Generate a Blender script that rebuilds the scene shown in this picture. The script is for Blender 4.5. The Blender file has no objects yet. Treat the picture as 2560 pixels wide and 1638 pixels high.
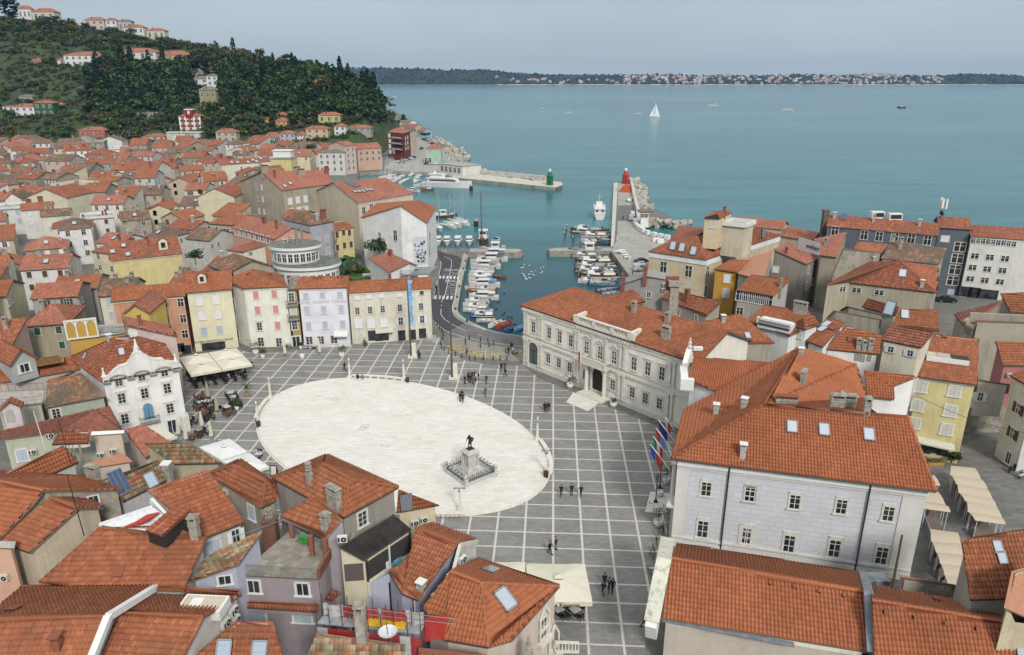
import bpy, math, random
import numpy as np
from mathutils import Vector as Vt, Matrix, noise as mnoise
R=math.radians; mcos=math.cos; msin=math.sin
random.seed(7); rng=np.random.default_rng(7)
sc=bpy.context.scene; COL=sc.collection
FPX,CX,CY,PT,CH=1811.0,1280.0,819.0,R(19.3),52.0
cam=bpy.data.objects.new('camera',bpy.data.cameras.new('camera')); COL.objects.link(cam)
cam.location=(0,0,CH); cam.rotation_euler=(R(90)-PT,0,0)
cam.data.lens=36*FPX/2560; cam.data.sensor_width=36; cam.data.clip_start=.5; cam.data.clip_end=60000
sc.camera=cam
sc.view_settings.view_transform='Standard'; sc.view_settings.look='None'
sc.view_settings.exposure=0.0; sc.view_settings.gamma=1
SUN_EL,SUN_AZ=R(37),R(160)      # high veiled sun behind the right shoulder
wd=bpy.data.worlds.new('World'); sc.world=wd; wd.use_nodes=True
def world():
 nt=wd.node_tree; N=nt.nodes; L=nt.links; N.clear()
 out=N.new('ShaderNodeOutputWorld'); bg=N.new('ShaderNodeBackground'); bg.inputs[1].default_value=.1
 sky=N.new('ShaderNodeTexSky'); sky.sky_type='NISHITA'; sky.sun_disc=False
 sky.sun_elevation=SUN_EL; sky.sun_rotation=SUN_AZ; sky.altitude=50; sky.dust_density=3
 tc=N.new('ShaderNodeTexCoord'); sp=N.new('ShaderNodeSeparateXYZ'); L.new(tc.outputs['Generated'],sp.inputs[0])
 rp=N.new('ShaderNodeValToRGB'); L.new(sp.outputs[2],rp.inputs[0])   # overcast dome: grey at the horizon, brighter overhead
 e=rp.color_ramp.elements; e[0].position=0; e[0].color=(.41,.48,.53,1)
 e[1].position=.2; e[1].color=(.37,.435,.49,1)
 q=e.new(.5); q.color=(.60,.65,.68,1); q=e.new(1.); q.color=(.86,.86,.86,1)
 mp=N.new('ShaderNodeMapping'); mp.inputs['Scale'].default_value=(1.2,1.2,6); L.new(tc.outputs['Generated'],mp.inputs[0])
 nz=N.new('ShaderNodeTexNoise'); nz.inputs['Scale'].default_value=1.6; nz.inputs['Detail'].default_value=5; L.new(mp.outputs[0],nz.inputs[0])
 mr=N.new('ShaderNodeMapRange'); mr.inputs[1].default_value=.3; mr.inputs[2].default_value=.7; mr.inputs[3].default_value=11.2; mr.inputs[4].default_value=13.2
 L.new(nz.outputs[0],mr.inputs[0])
 sm=N.new('ShaderNodeVectorMath'); sm.operation='SCALE'; L.new(rp.outputs[0],sm.inputs[0]); L.new(mr.outputs[0],sm.inputs['Scale'])
 mx=N.new('ShaderNodeMixRGB'); mx.inputs[0].default_value=.93; L.new(sky.outputs[0],mx.inputs[1]); L.new(sm.outputs[0],mx.inputs[2])
 L.new(mx.outputs[0],bg.inputs[0]); L.new(bg.outputs[0],out.inputs[0])
world()
sun=bpy.data.objects.new('sun',bpy.data.lights.new('sun','SUN')); COL.objects.link(sun)
sun.data.energy=2.5; sun.data.angle=R(11); sun.data.color=(1,.965,.91)
sun.rotation_euler=(R(90)-SUN_EL,0,R(180)-SUN_AZ); sun.location=(0,0,200)
sc.cycles.max_bounces=4; sc.cycles.diffuse_bounces=1; sc.cycles.glossy_bounces=2; sc.cycles.transmission_bounces=2; sc.cycles.volume_bounces=0; sc.cycles.transparent_max_bounces=6
sc.cycles.use_denoising=True
_c,_s=mcos(PT),msin(PT)
FR=dict(A=(0,0,.26622),B=(640,0,.26622),C=(1280,0,.26622),D=(1920,0,.26622),E=(0,340,.2208),F=(500,340,.2208),G=(950,300,.2208),H=(1350,400,.2208),
 I=(1600,480,.2078),J=(2040,480,.2208),K=(0,640,.2208),L=(440,600,.2208),M=(840,560,.2208),N=(1270,700,.2208),O=(1700,700,.1948),
 Q=(2040,760,.2208),R=(0,930,.22727),S=(440,860,.2208),T=(900,900,.2208),U=(1400,960,.2208),V=(1860,1000,.29737),W=(0,1200,.28438),
 X=(480,1130,.27142),Y=(760,1220,.27142),Z=(1280,1220,.27142),a=(1900,1200,.28436),o=(0,0,1.))
def pix(fr,x,y):
 a=FR[fr]; return a[0]+x*a[2],a[1]+y*a[2]
def ray(fr,x,y):
 px,py=pix(fr,x,y); a=(px-CX)/FPX; b=-(py-CY)/FPX
 return Vt((a,_c+b*_s,-_s+b*_c))
def G(fr,x,y,z=0.):
 d=ray(fr,x,y); return Vt((0,0,CH))+d*((z-CH)/d.z)
def at_y(fr,x,y,Y):
 d=ray(fr,x,y); return Vt((0,0,CH))+d*(Y/d.y)
def proj(p):
 x,y,z=p[0],p[1],p[2]-CH; dz=y*_c-z*_s; up=y*_s+z*_c
 return CX+FPX*x/dz, CY-FPX*up/dz
MATS={}
class NT:
 def __init__(s,name,rough=.8,metal=0,spec=.3):
  m=bpy.data.materials.new(name); m.use_nodes=True; s.m=m; s.N=m.node_tree.nodes; s.L=m.node_tree.links
  s.b=s.N['Principled BSDF']; s.b.inputs['Roughness'].default_value=rough; s.b.inputs['Metallic'].default_value=metal
  s.b.inputs['Specular IOR Level'].default_value=spec
 def n(s,t,**k):
  q=s.N.new('ShaderNode'+t)
  for a,v in k.items(): setattr(q,a,v)
  return q
 def l(s,a,b): s.L.new(a,b)
 def pos(s,scale=(1,1,1)):
  g=s.n('NewGeometry'); mp=s.n('Mapping'); mp.inputs['Scale'].default_value=scale; s.l(g.outputs['Position'],mp.inputs[0]); return mp.outputs[0]
 def noise(s,vec,scale,detail=4,rough=.55):
  q=s.n('TexNoise'); q.inputs['Scale'].default_value=scale; q.inputs['Detail'].default_value=detail; q.inputs['Roughness'].default_value=rough
  s.l(vec,q.inputs[0]); return q.outputs[0]
 def ramp(s,fac,stops,const=False):
  q=s.n('ValToRGB'); s.l(fac,q.inputs[0]); r=q.color_ramp
  if const: r.interpolation='CONSTANT'
  while len(r.elements)<len(stops): r.elements.new(.5)
  for e,(p,c) in zip(r.elements,stops): e.position=p; e.color=tuple(c)+(1,)*(4-len(c))
  return q.outputs[0]
 def mix(s,fac,a,b,mode='MIX'):
  q=s.n('MixRGB',blend_type=mode)
  for i,v in zip((0,1,2),(fac,a,b)):
   if isinstance(v,(int,float)): q.inputs[i].default_value=v
   elif isinstance(v,tuple): q.inputs[i].default_value=v+(1,)*(4-len(v))
   else: s.l(v,q.inputs[i])
  return q.outputs[0]
 def math(s,op,a,b=0.,c=None):
  q=s.n('Math',operation=op)
  for i,v in enumerate((a,b,c)):
   if v is None: continue
   if isinstance(v,(int,float)): q.inputs[i].default_value=v
   else: s.l(v,q.inputs[i])
  return q.outputs[0]
 def bump(s,h,strength=.3,dist=.05):
  q=s.n('Bump'); q.inputs['Strength'].default_value=strength; q.inputs['Distance'].default_value=dist
  s.l(h,q.inputs['Height']); s.l(q.outputs[0],s.b.inputs['Normal'])
 def out(s,c):
  if isinstance(c,tuple): s.b.inputs['Base Color'].default_value=c+(1,)*(4-len(c))
  else: s.l(c,s.b.inputs['Base Color'])
  return s.m
def sc3(c,k): return tuple(min(1,x*k) for x in c[:3])
def plain(name,c,rough=.6,metal=0,var=.12,scale=3.,spec=.3):
 key=('p',name)
 if key in MATS: return MATS[key]
 t=NT(name,rough,metal,spec); n=t.noise(t.pos(),scale)
 MATS[key]=t.out(t.ramp(n,[(.3,sc3(c,1-var)),(.7,sc3(c,1+var))])); return MATS[key]
def stucco(c,dirt=.35,name=None):
 key=('s',c,dirt)
 if key in MATS: return MATS[key]
 t=NT(name or 'stucco',.9); p=t.pos(); a=t.noise(p,.35,6,.65); st=t.noise(t.pos((1.6,1.6,.12)),1.,5,.6); fine=t.noise(p,9,3)
 base=t.ramp(a,[(.32,sc3(c,.86)),(.5,c),(.72,sc3(c,1.1))])
 dark=tuple(.55*x+.03 for x in sc3(c,.55))
 f=t.ramp(st,[(.5,(0,0,0)),(.78,(dirt,)*3)])
 base=t.mix(f,base,dark); base=t.mix(.12,base,t.ramp(fine,[(.3,(0,0,0)),(.7,(1,1,1))]),'OVERLAY')
 t.bump(fine,.15,.03); MATS[key]=t.out(base); return MATS[key]
def rubble(c,name='rubble_stone'):
 key=('r',c)
 if key in MATS: return MATS[key]
 t=NT(name,.95); p=t.pos(); v=t.n('TexVoronoi'); v.inputs['Scale'].default_value=3.2; t.l(p,v.inputs[0])
 a=t.noise(p,.5,6,.65); pl=t.noise(p,.28,5,.6)
 st=t.mix(.35,t.ramp(a,[(.3,sc3(c,.55)),(.5,c),(.72,sc3(c,1.35))]),v.outputs['Color'],'SOFT_LIGHT')
 base=t.mix(t.ramp(pl,[(.5,(0,0,0)),(.56,(1,1,1))]),st,sc3(c,1.25))
 t.bump(v.outputs[0],.35,.08); MATS[key]=t.out(base); return MATS[key]
TW,TL=.33,.46
def tilemat(key,cols,moss=(.16,.14,.1),mossamt=.3,flat=False,ms=.5):
 k=('t',key,flat)
 if k in MATS: return MATS[k]
 t=NT('roof_tiles_'+key,.85,0,.2); uv=t.n('UVMap'); sp=t.n('SeparateXYZ'); t.l(uv.outputs[0],sp.inputs[0])
 fu=t.math('FLOOR',t.math('DIVIDE',sp.outputs[0],TW)); fv=t.math('FLOOR',t.math('DIVIDE',sp.outputs[1],TL))
 cb=t.n('CombineXYZ'); t.l(fu,cb.inputs[0]); t.l(fv,cb.inputs[1]); wn=t.n('TexWhiteNoise'); t.l(cb.outputs[0],wn.inputs[0])
 n=len(cols); base=t.ramp(wn.outputs[0],[((i+.5)/n,c) for i,c in enumerate(cols)])
 p=t.pos(); big=t.noise(p,ms,6,.7)
 base=t.mix(t.ramp(big,[(.56-mossamt*.35,(0,0,0)),(.66-mossamt*.22,(min(1,mossamt*1.6),)*3)]),base,moss)
 fl=t.noise(p,.13,3); base=t.mix(.5,base,t.ramp(fl,[(.3,(.36,.36,.36)),(.7,(.62,.62,.62))]),'OVERLAY')
 if flat:
  su=t.math('ABSOLUTE',t.math('SINE',t.math('MULTIPLY',sp.outputs[0],math.pi/TW))); fr=t.math('FRACT',t.math('DIVIDE',sp.outputs[1],TL))
  t.bump(t.math('ADD',t.math('MULTIPLY',su,1.),t.math('MULTIPLY',fr,-.7)),.9,.09)
 MATS[k]=t.out(base); return MATS[k]
TC={'orange':([(.33,.122,.062),(.38,.142,.073),(.29,.104,.052),(.42,.165,.088)],(.17,.09,.055),.2),
 'new':([(.38,.138,.066),(.42,.155,.077),(.345,.122,.058)],(.24,.11,.07),.14),
 'terra':([(.30,.10,.056),(.37,.13,.072),(.25,.082,.046),(.43,.17,.10)],(.15,.105,.08),.22),
 'rose':([(.36,.135,.085),(.42,.165,.11),(.30,.11,.072),(.48,.20,.135)],(.26,.16,.12),.25),
 'aged':([(.30,.115,.07),(.44,.24,.15),(.2,.10,.065),(.48,.16,.08),(.38,.30,.2)],(.13,.115,.085),.55),
 'mottled':([(.46,.38,.26),(.42,.14,.07),(.2,.15,.1),(.5,.2,.1),(.34,.3,.2)],(.10,.10,.06),.4),
 'brown':([(.24,.12,.085),(.30,.16,.11),(.19,.10,.075),(.35,.2,.14)],(.14,.12,.1),.5),
 'grey':([(.26,.23,.2),(.33,.29,.24),(.2,.17,.15)],(.12,.12,.1),.4)}
def tm(key,flat): c=TC[key]; return tilemat(key,c[0],c[1],c[2],flat)
class MB:
 def __init__(s): s.v=[];s.f=[];s.m=[];s.uv=[]
 def face(s,pts,mi=0,uv=None):
  i=len(s.v); s.v.extend(tuple(p) for p in pts); s.f.append(tuple(range(i,i+len(pts)))); s.m.append(mi); s.uv.extend(uv or [(0,0)]*len(pts))
 def box(s,c,d,mi=0,M=None,top=1.,skip=''):
  x,y,z=d[0]/2,d[1]/2,d[2]/2; c=Vt(c)
  P=[Vt((a*x*(top if k>0 else 1),b*y*(top if k>0 else 1),k*z)) for k in (-1,1) for a,b in ((-1,-1),(1,-1),(1,1),(-1,1))]
  P=[(M@p if M else p)+c for p in P]
  for f in ((0,3,2,1),(4,5,6,7),(0,1,5,4),(1,2,6,5),(2,3,7,6),(3,0,4,7)): s.face([P[i] for i in f],mi)
 def seg(s,a,b,w,h,mi=0,up=Vt((0,0,1))):
  a,b=Vt(a),Vt(b); d=b-a; l=d.length
  if l<1e-5: return
  d/=l; x=d.cross(up)
  if x.length<1e-3: x=d.cross(Vt((1,0,0)))
  x.normalize(); y=x.cross(d); M=Matrix((x,d,y)).transposed(); s.box((a+b)/2,(w,l,h),mi,M)
 def tube(s,a,b,r0,r1=None,n=8,mi=0,caps=True):
  a,b=Vt(a),Vt(b); r1=r0 if r1 is None else r1; d=(b-a)
  if d.length<1e-6: return
  d.normalize(); x=d.cross(Vt((0,0,1)))
  if x.length<1e-3: x=Vt((1,0,0))
  x.normalize(); y=d.cross(x)
  ca=[a+(x*mcos(t)+y*msin(t))*r0 for t in [2*math.pi*i/n for i in range(n)]]
  cb=[b+(x*mcos(t)+y*msin(t))*r1 for t in [2*math.pi*i/n for i in range(n)]]
  for i in range(n):
   j=(i+1)%n; s.face([ca[i],ca[j],cb[j],cb[i]],mi)
  if caps:
   if r0>1e-4: s.face(ca[::-1],mi)
   if r1>1e-4: s.face(cb,mi)
 def lathe(s,c,prof,n=16,mi=0):
  c=Vt(c)
  for (r0,z0),(r1,z1) in zip(prof,prof[1:]):
   for i in range(n):
    a,b=2*math.pi*i/n,2*math.pi*(i+1)/n
    q=[(r0,a,z0),(r0,b,z0),(r1,b,z1),(r1,a,z1)]
    if r0<1e-5: q=q[1:]
    elif r1<1e-5: q=q[:3]
    s.face([c+Vt((r*mcos(t),r*msin(t),z)) for r,t,z in q],mi)
 def prism(s,poly,z0,z1,mi=0,mside=None):
  ms=mi if mside is None else mside; n=len(poly)
  a=sum(poly[i][0]*poly[(i+1)%n][1]-poly[(i+1)%n][0]*poly[i][1] for i in range(n))
  if a<0: poly=poly[::-1]
  s.face([(p[0],p[1],z1) for p in poly],mi)
  for i in range(n):
   p,q=poly[i],poly[(i+1)%n]; s.face([(p[0],p[1],z0),(q[0],q[1],z0),(q[0],q[1],z1),(p[0],p[1],z1)],ms)
 def arr(s,V,F,mi=0,uv=None):
  o=len(s.v); s.v.extend(map(tuple,V.tolist())); F=(F+o).tolist(); s.f.extend(map(tuple,F)); s.m.extend([mi]*len(F))
  if uv is None: s.uv.extend([(0,0)]*(len(F)*len(F[0])))
  else: s.uv.extend(map(tuple,uv.tolist()))
 def mesh(s,name,mats,off=(0,0,0),smooth=False):
  me=bpy.data.meshes.new(name); V=np.array(s.v,dtype=np.float64).reshape(-1,3)-np.array(off)
  lens=np.array([len(f) for f in s.f]); tot=int(lens.sum())
  me.vertices.add(len(V)); me.vertices.foreach_set('co',V.ravel()); me.loops.add(tot)
  me.loops.foreach_set('vertex_index',np.concatenate([np.array(f) for f in s.f]) if len(s.f)<50000 else np.fromiter((i for f in s.f for i in f),dtype=np.int64,count=tot))
  me.polygons.add(len(lens)); st=np.zeros(len(lens),dtype=np.int64); st[1:]=np.cumsum(lens)[:-1]
  me.polygons.foreach_set('loop_start',st); me.polygons.foreach_set('material_index',np.array(s.m))
  if smooth: me.polygons.foreach_set('use_smooth',np.ones(len(lens),dtype=bool))
  for m in mats: me.materials.append(m)
  me.update(calc_edges=True)
  ul=me.uv_layers.new(name='UVMap'); ul.data.foreach_set('uv',np.array(s.uv,dtype=np.float32).ravel())
  return me
 def obj(s,name,mats,parent=None,loc=None,smooth=False):
  if not isinstance(mats,(list,tuple)): mats=[mats]
  off=Vt((0,0,0)); p=parent
  if loc is not None: off=Vt(loc)
  elif parent is not None:
   while p is not None: off=off+p.location; p=p.parent
  me=s.mesh(name,mats,off,smooth); o=bpy.data.objects.new(name,me); COL.objects.link(o)
  if parent is not None: o.parent=parent
  if loc is not None and parent is None: o.location=loc
  return o
def tag(o,label=None,cat=None,group=None,kind=None):
 for k,v in (('label',label),('category',cat),('group',group),('kind',kind)):
  if v: o[k]=v
 return o
def empty(name,loc,label,cat,group=None,rz=0):
 o=bpy.data.objects.new(name,None); COL.objects.link(o); o.location=loc; o.rotation_euler=(0,0,rz); o.empty_display_size=.5
 return tag(o,label,cat,group)
def inst(name,me,parent,loc,rz=0,scale=(1,1,1)):
 o=bpy.data.objects.new(name,me); COL.objects.link(o); o.parent=parent; o.location=loc; o.rotation_euler=(0,0,rz); o.scale=scale; return o
def copy_tree(o,parent=None):
 c=o.copy(); COL.objects.link(c); c.parent=parent
 for ch in KIDS.get(o.name,[]): copy_tree(ch,c)
 return c
KIDS={}
def remember(o):
 ks=[k for k in bpy.data.objects if k.parent==o]; KIDS[o.name]=ks
 for k in ks: remember(k)
def text_mesh(txt,size,mat,depth=.02):
 cu=bpy.data.curves.new('lettering','FONT'); cu.body=txt; cu.size=size; cu.extrude=depth; cu.align_x='CENTER'; cu.align_y='CENTER'
 t=bpy.data.objects.new('lettering',cu); COL.objects.link(t)
 me=bpy.data.meshes.new_from_object(t.evaluated_get(bpy.context.evaluated_depsgraph_get())); bpy.data.objects.remove(t)
 me.materials.clear(); me.materials.append(mat); return me
def frame_of(poly):
 n=Vt((0,0,0))
 for i in range(len(poly)):
  a,b=poly[i],poly[(i+1)%len(poly)]; n+=Vt(((a.y-b.y)*(a.z+b.z),(a.z-b.z)*(a.x+b.x),(a.x-b.x)*(a.y+b.y)))
 n.normalize()
 if n.z<0: n=-n
 u=Vt((0,0,1)).cross(n)
 if u.length<.02: u=Vt((1,0,0))
 u.normalize(); v=n.cross(u)
 if v.z<0: v=-v; u=-u
 return u,v,n
PROF=np.array([0,.0,.16,.20,.16,.0])
def tile_face(mb,poly,mi,lod=0):
 u,v,n=frame_of(poly); o=poly[0]; P2=[((p-o).dot(u),(p-o).dot(v)) for p in poly]; uo,vo=random.uniform(0,50),random.uniform(0,50)
 vs=[q[1] for q in P2]; v0,v1=min(vs),max(vs)
 def rng_at(vv):
  lo,hi=1e9,-1e9
  for (a,b),(c,d) in zip(P2,P2[1:]+P2[:1]):
   if (b-vv)*(d-vv)<=0:
    if abs(d-b)<1e-9: xs=(a,c)
    else: xs=(a+(c-a)*(vv-b)/(d-b),)
    for x in xs: lo=min(lo,x); hi=max(hi,x)
  return lo,hi
 prof=PROF if lod==0 else np.array([0.,.16,.13])
 du=TW/len(prof); nr=max(1,int(math.ceil((v1-v0)/TL)))
 U,V_,Nn,O=map(lambda q:np.array(q),(u,v,n,o))
 for j in range(nr):
  a=v0+j*TL; b=min(a+TL,v1)
  if b-a<.03: continue
  la,ha=rng_at(a+1e-4); lb,hb=rng_at(b-1e-4)
  if la>ha: la,ha=lb,lb
  if lb>hb: lb,hb=(la+ha)/2,(la+ha)/2
  k0=int(math.floor(min(la,lb)/du)); k1=int(math.ceil(max(ha,hb)/du))
  k=np.arange(k0,k1+1)
  if len(k)<2: continue
  h=prof[k%len(prof)]; jit=(np.sin((k//len(prof))*12.9898+j*78.233)*43758.5453)%1*.035-.015
  ua=np.clip(k*du,la,ha); ub=np.clip(k*du,lb,hb)
  va=np.where((k*du>=la)&(k*du<=ha),a-jit,a)
  A=O+np.outer(ua,U)+np.outer(va,V_)+np.outer(h+.085,Nn); B=O+np.outer(ub,U)+np.outer(np.full(len(k),b),V_)+np.outer(h*.85+.0,Nn)
  A0=A-np.outer(np.full(len(k),.1),Nn)
  m=len(k); i=np.arange(m-1)
  F=np.concatenate([np.stack([i,i+1,m+i+1,m+i],1),np.stack([2*m+i,2*m+i+1,i+1,i],1)])
  um=(k[:-1]+.5)*du+uo*TW; row=(j+.5)*TL+round(vo)*TL
  uv=np.repeat(np.stack([um,np.full(m-1,row)],1),4,axis=0); uv=np.concatenate([uv,uv])
  mb.arr(np.concatenate([A,B,A0]),F,mi,uv)
def roof_poly(mb,poly,mi,tiles,lod,th=.14,edge=1):
 u,v,n=frame_of(poly); o=poly[0]; k=random.uniform(0,50)
 base=[p-n*.0 for p in poly]
 if n.z>0 and sum((poly[i].x*poly[(i+1)%len(poly)].y-poly[(i+1)%len(poly)].x*poly[i].y) for i in range(len(poly)))<0: base=base[::-1]
 mb.face(base,mi,[((p-o).dot(u)+k,(p-o).dot(v)+k) for p in base])
 low=[p-Vt((0,0,th)) for p in base]; mb.face(low[::-1],edge)
 for i in range(len(base)):
  j=(i+1)%len(base); mb.face([low[i],low[j],base[j],base[i]],edge)
 if tiles: tile_face(mb,poly,mi,lod)
GLASS=NT('window_glass',.12,0,.8); GLASS=GLASS.out(GLASS.ramp(GLASS.noise(GLASS.pos(),.9,2),[(.4,(.012,.015,.018)),(.65,(.05,.055,.06))]))
SKYG=NT('skylight_glass',.06,.0,1.); SKYG.b.inputs['Metallic'].default_value=.75; SKYG=SKYG.out((.62,.68,.74))
WHITE=plain('white_paint',(.72,.72,.69),.5,0,.05); STONEW=plain('pale_limestone',(.68,.64,.56),.8,0,.14); DARK=plain('dark_metal',(.035,.032,.03),.5,0,.2)
GUT=plain('dark_gutter',(.05,.042,.035),.45,0,.2); GREYM=plain('grey_metal',(.28,.29,.30),.45,.3,.1); EAVE=plain('eave_underside',(.17,.13,.10),.8); ZINC=plain('zinc_flashing',(.22,.24,.26),.5,.3,.25,1.5)
BRICKR=plain('red_brick_chimney',(.26,.09,.06),.85,0,.25,6); CEM=plain('weathered_cement',(.33,.30,.25),.92,0,.35,2.5); CONC=plain('concrete',(.36,.35,.32),.9,0,.2,1.2)
SHC={'w':(.70,.71,.72),'b':(.42,.47,.53),'p':(.62,.25,.22),'g':(.035,.09,.05),'n':(.10,.055,.035),'l':(.36,.38,.48),'k':(.55,.52,.45),'s':(.34,.40,.43)}
def shmat(k): return plain('shutter_'+k,SHC[k],.7,0,.08,4)
WM={}
def slats(mb,x0,x1,z0,z1,y,mi,n=None):
 n=n or max(4,int((z1-z0)/.13)); h=(z1-z0)/n
 for i in range(n):
  a=z0+i*h; mb.face([(x0,y-.035,a),(x1,y-.035,a),(x1,y-.005,a+h),(x0,y-.005,a+h)],mi)
  mb.face([(x0,y-.005,a),(x1,y-.005,a),(x1,y-.035,a),(x0,y-.035,a)],mi)
 for x in (x0,x1,(x0+x1)/2): mb.box((x,y-.025,(z0+z1)/2),(.05,.05,z1-z0),mi)
def win_parts(t):
 if t in WM: return WM[t]
 k=t[0]; col=shmat(t[1]) if len(t)>1 and t[1] in SHC else WHITE
 p,f,s=MB(),MB(),MB(); W_,H_=1.,1.6
 p.box((0,-.01,H_/2),(W_,.03,H_),0)
 for x in (-W_/2-.05,W_/2+.05): f.box((x,-.035,H_/2),(.13,.10,H_+.1),1)
 f.box((0,-.035,H_+.06),(W_+.23,.10,.13),1)
 if k in 'gxah':
  for x in (-W_/2+.05,W_/2-.05,0): f.box((x,-.04,H_/2),(.05 if x else .06,.05,H_),0)
  for z in ((.04,.55,1.08,H_-.04) if k!='x' else (.04,H_-.04)): f.box((0,-.036,z),(W_,.04,.035),0)
 if k=='c': slats(p,-W_/2,W_/2,.02,H_-.02,-.03,1)
 if k=='o':
  for x in (-W_/2+.05,W_/2-.05,0): f.box((x,-.04,H_/2),(.08,.05,H_),0)
  f.box((0,-.036,.9),(W_,.04,.06),0)
  for q in (-1,1): slats(f,*sorted((q*(W_/2+.02),q*(W_/2+.5))),.0,H_,-.09,2)
 if k=='h':
  f.box((0,-.09,H_+.34),(W_+.5,.22,.12),1); f.box((0,-.05,H_+.2),(W_+.3,.1,.2),1)
 if k=='t':   # triangular pediment
  f.box((0,-.09,H_+.28),(W_+.6,.2,.1),1)
  for q in (-1,1): f.seg((q*(W_/2+.35),-.12,H_+.33),(0,-.12,H_+.72),.24,.1,1)
  f.face([(-W_/2-.2,-.04,H_+.33),(W_/2+.2,-.04,H_+.33),(0,-.04,H_+.66)],1)
  for x in (-W_/2+.05,W_/2-.05,0): f.box((x,-.04,H_/2),(.07,.05,H_),0)
  for z in (.04,.5,.95,1.2,H_-.04): f.box((0,-.036,z),(W_,.04,.06),0)
 if k=='a': f.box((0,-.05,H_-.12),(W_-.1,.06,.2),1)
 s.box((0,-.09,-.05),(W_+.4,.2,.1),0)
 frame_m=STONEW if k in 'thga' else WHITE
 if len(t)>2 and t[2]=='d': frame_m=CEM
 WM[t]=(p.mesh('window',[GLASS,col]),f.mesh('frame',[WHITE,frame_m,col]),s.mesh('sill',[frame_m])); return WM[t]
WMJ={}
def win_single(t):
 if t in WMJ: return WMJ[t]
 a=MB(); k=t[0]; col=shmat(t[1]) if len(t)>1 and t[1] in SHC else WHITE
 if k=='d': a.box((0,-.01,.8),(1,.03,1.6)); WMJ[t]=a.mesh('window',[GLASS]); return WMJ[t]
 a.box((0,-.01,.8),(1,.03,1.6),1 if k=='c' else 0)
 for x in (-.54,.54): a.box((x,-.03,.8),(.09,.09,1.7),2)
 a.box((0,-.03,1.64),(1.17,.09,.09),2); a.box((0,-.06,-.04),(1.3,.16,.09),2)
 if k!='c': a.box((0,-.04,.8),(.08,.04,1.6),2); a.box((0,-.04,1.),(1.,.04,.06),2)
 if k=='o':
  for q in (-1,1): a.box((q*.82,-.05,.8),(.5,.05,1.6),1)
 WMJ[t]=a.mesh('window',[GLASS,col,STONEW if k!='x' else WHITE]); return WMJ[t]
CHM={}
def chimney_mesh(t,h):
 k=(t,round(h,1))
 if k in CHM: return CHM[k]
 a=MB(); w={'b':.55,'B':1.5,'s':.7,'S':1.5,'w':.6,'p':.5,'r':.8,'L':2.4}[t[0]]; d=.6 if t[0] in 'BSL' else w
 body=1 if t[0] in 'bBr' else 0
 a.box((0,0,h/2-1),(w,d,h+2),body); a.box((0,0,h-.25),(w+.12,d+.12,.12),body)
 if t[0] in 'Ss': # arched cement head with side openings
  a.box((0,0,h+.06),(w+.1,d+.1,.12),0);
  for x in (-w/2+.08,w/2-.08): a.box((x,0,h+.27),(.14,d,.36),0)
  a.box((0,0,h+.27),(w*.6,d*.5,.34),3); a.box((0,0,h+.5),(w+.2,d+.16,.12),0); a.box((0,0,h+.6),(w*.8,d*.8,.12),0)
 elif t[0] in 'BbrL':
  n=max(2,int(w/.3))
  for i in range(n+1): a.box((-w/2+.07+i*(w-.14)/n,0,h+.15),(.1,d,.3),1)
  a.box((0,0,h+.13),(w*.9,d*.7,.2),3); a.box((0,0,h+.34),(w+.22,d+.22,.1),2 if t[0]!='r' else 1)
 elif t[0]=='w':
  for x in (-w/2+.07,w/2-.07): a.box((x,0,h+.12),(.1,d,.26),0)
  a.box((0,0,h+.1),(w*.7,d*.6,.2),3); a.box((0,0,h+.3),(w+.24,d+.24,.09),4)
 elif t[0]=='p':
  for q in range(3):
   z=h+q*.34
   for ang in range(6):
    c,s_=mcos(ang*1.05),msin(ang*1.05); a.tube((c*.18,s_*.18,z),(c*.26,s_*.26,z+.3),.07,.09,6,0)
   a.tube((0,0,z+.28),(0,0,z+.36),.33,.28,10,0)
 CHM[k]=a.mesh('chimney',[CEM if t[0] not in 'w' else plain('grey_render',(.42,.40,.36),.9,0,.2),BRICKR,tm('terra',True),DARK,WHITE]); return CHM[k]
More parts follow.
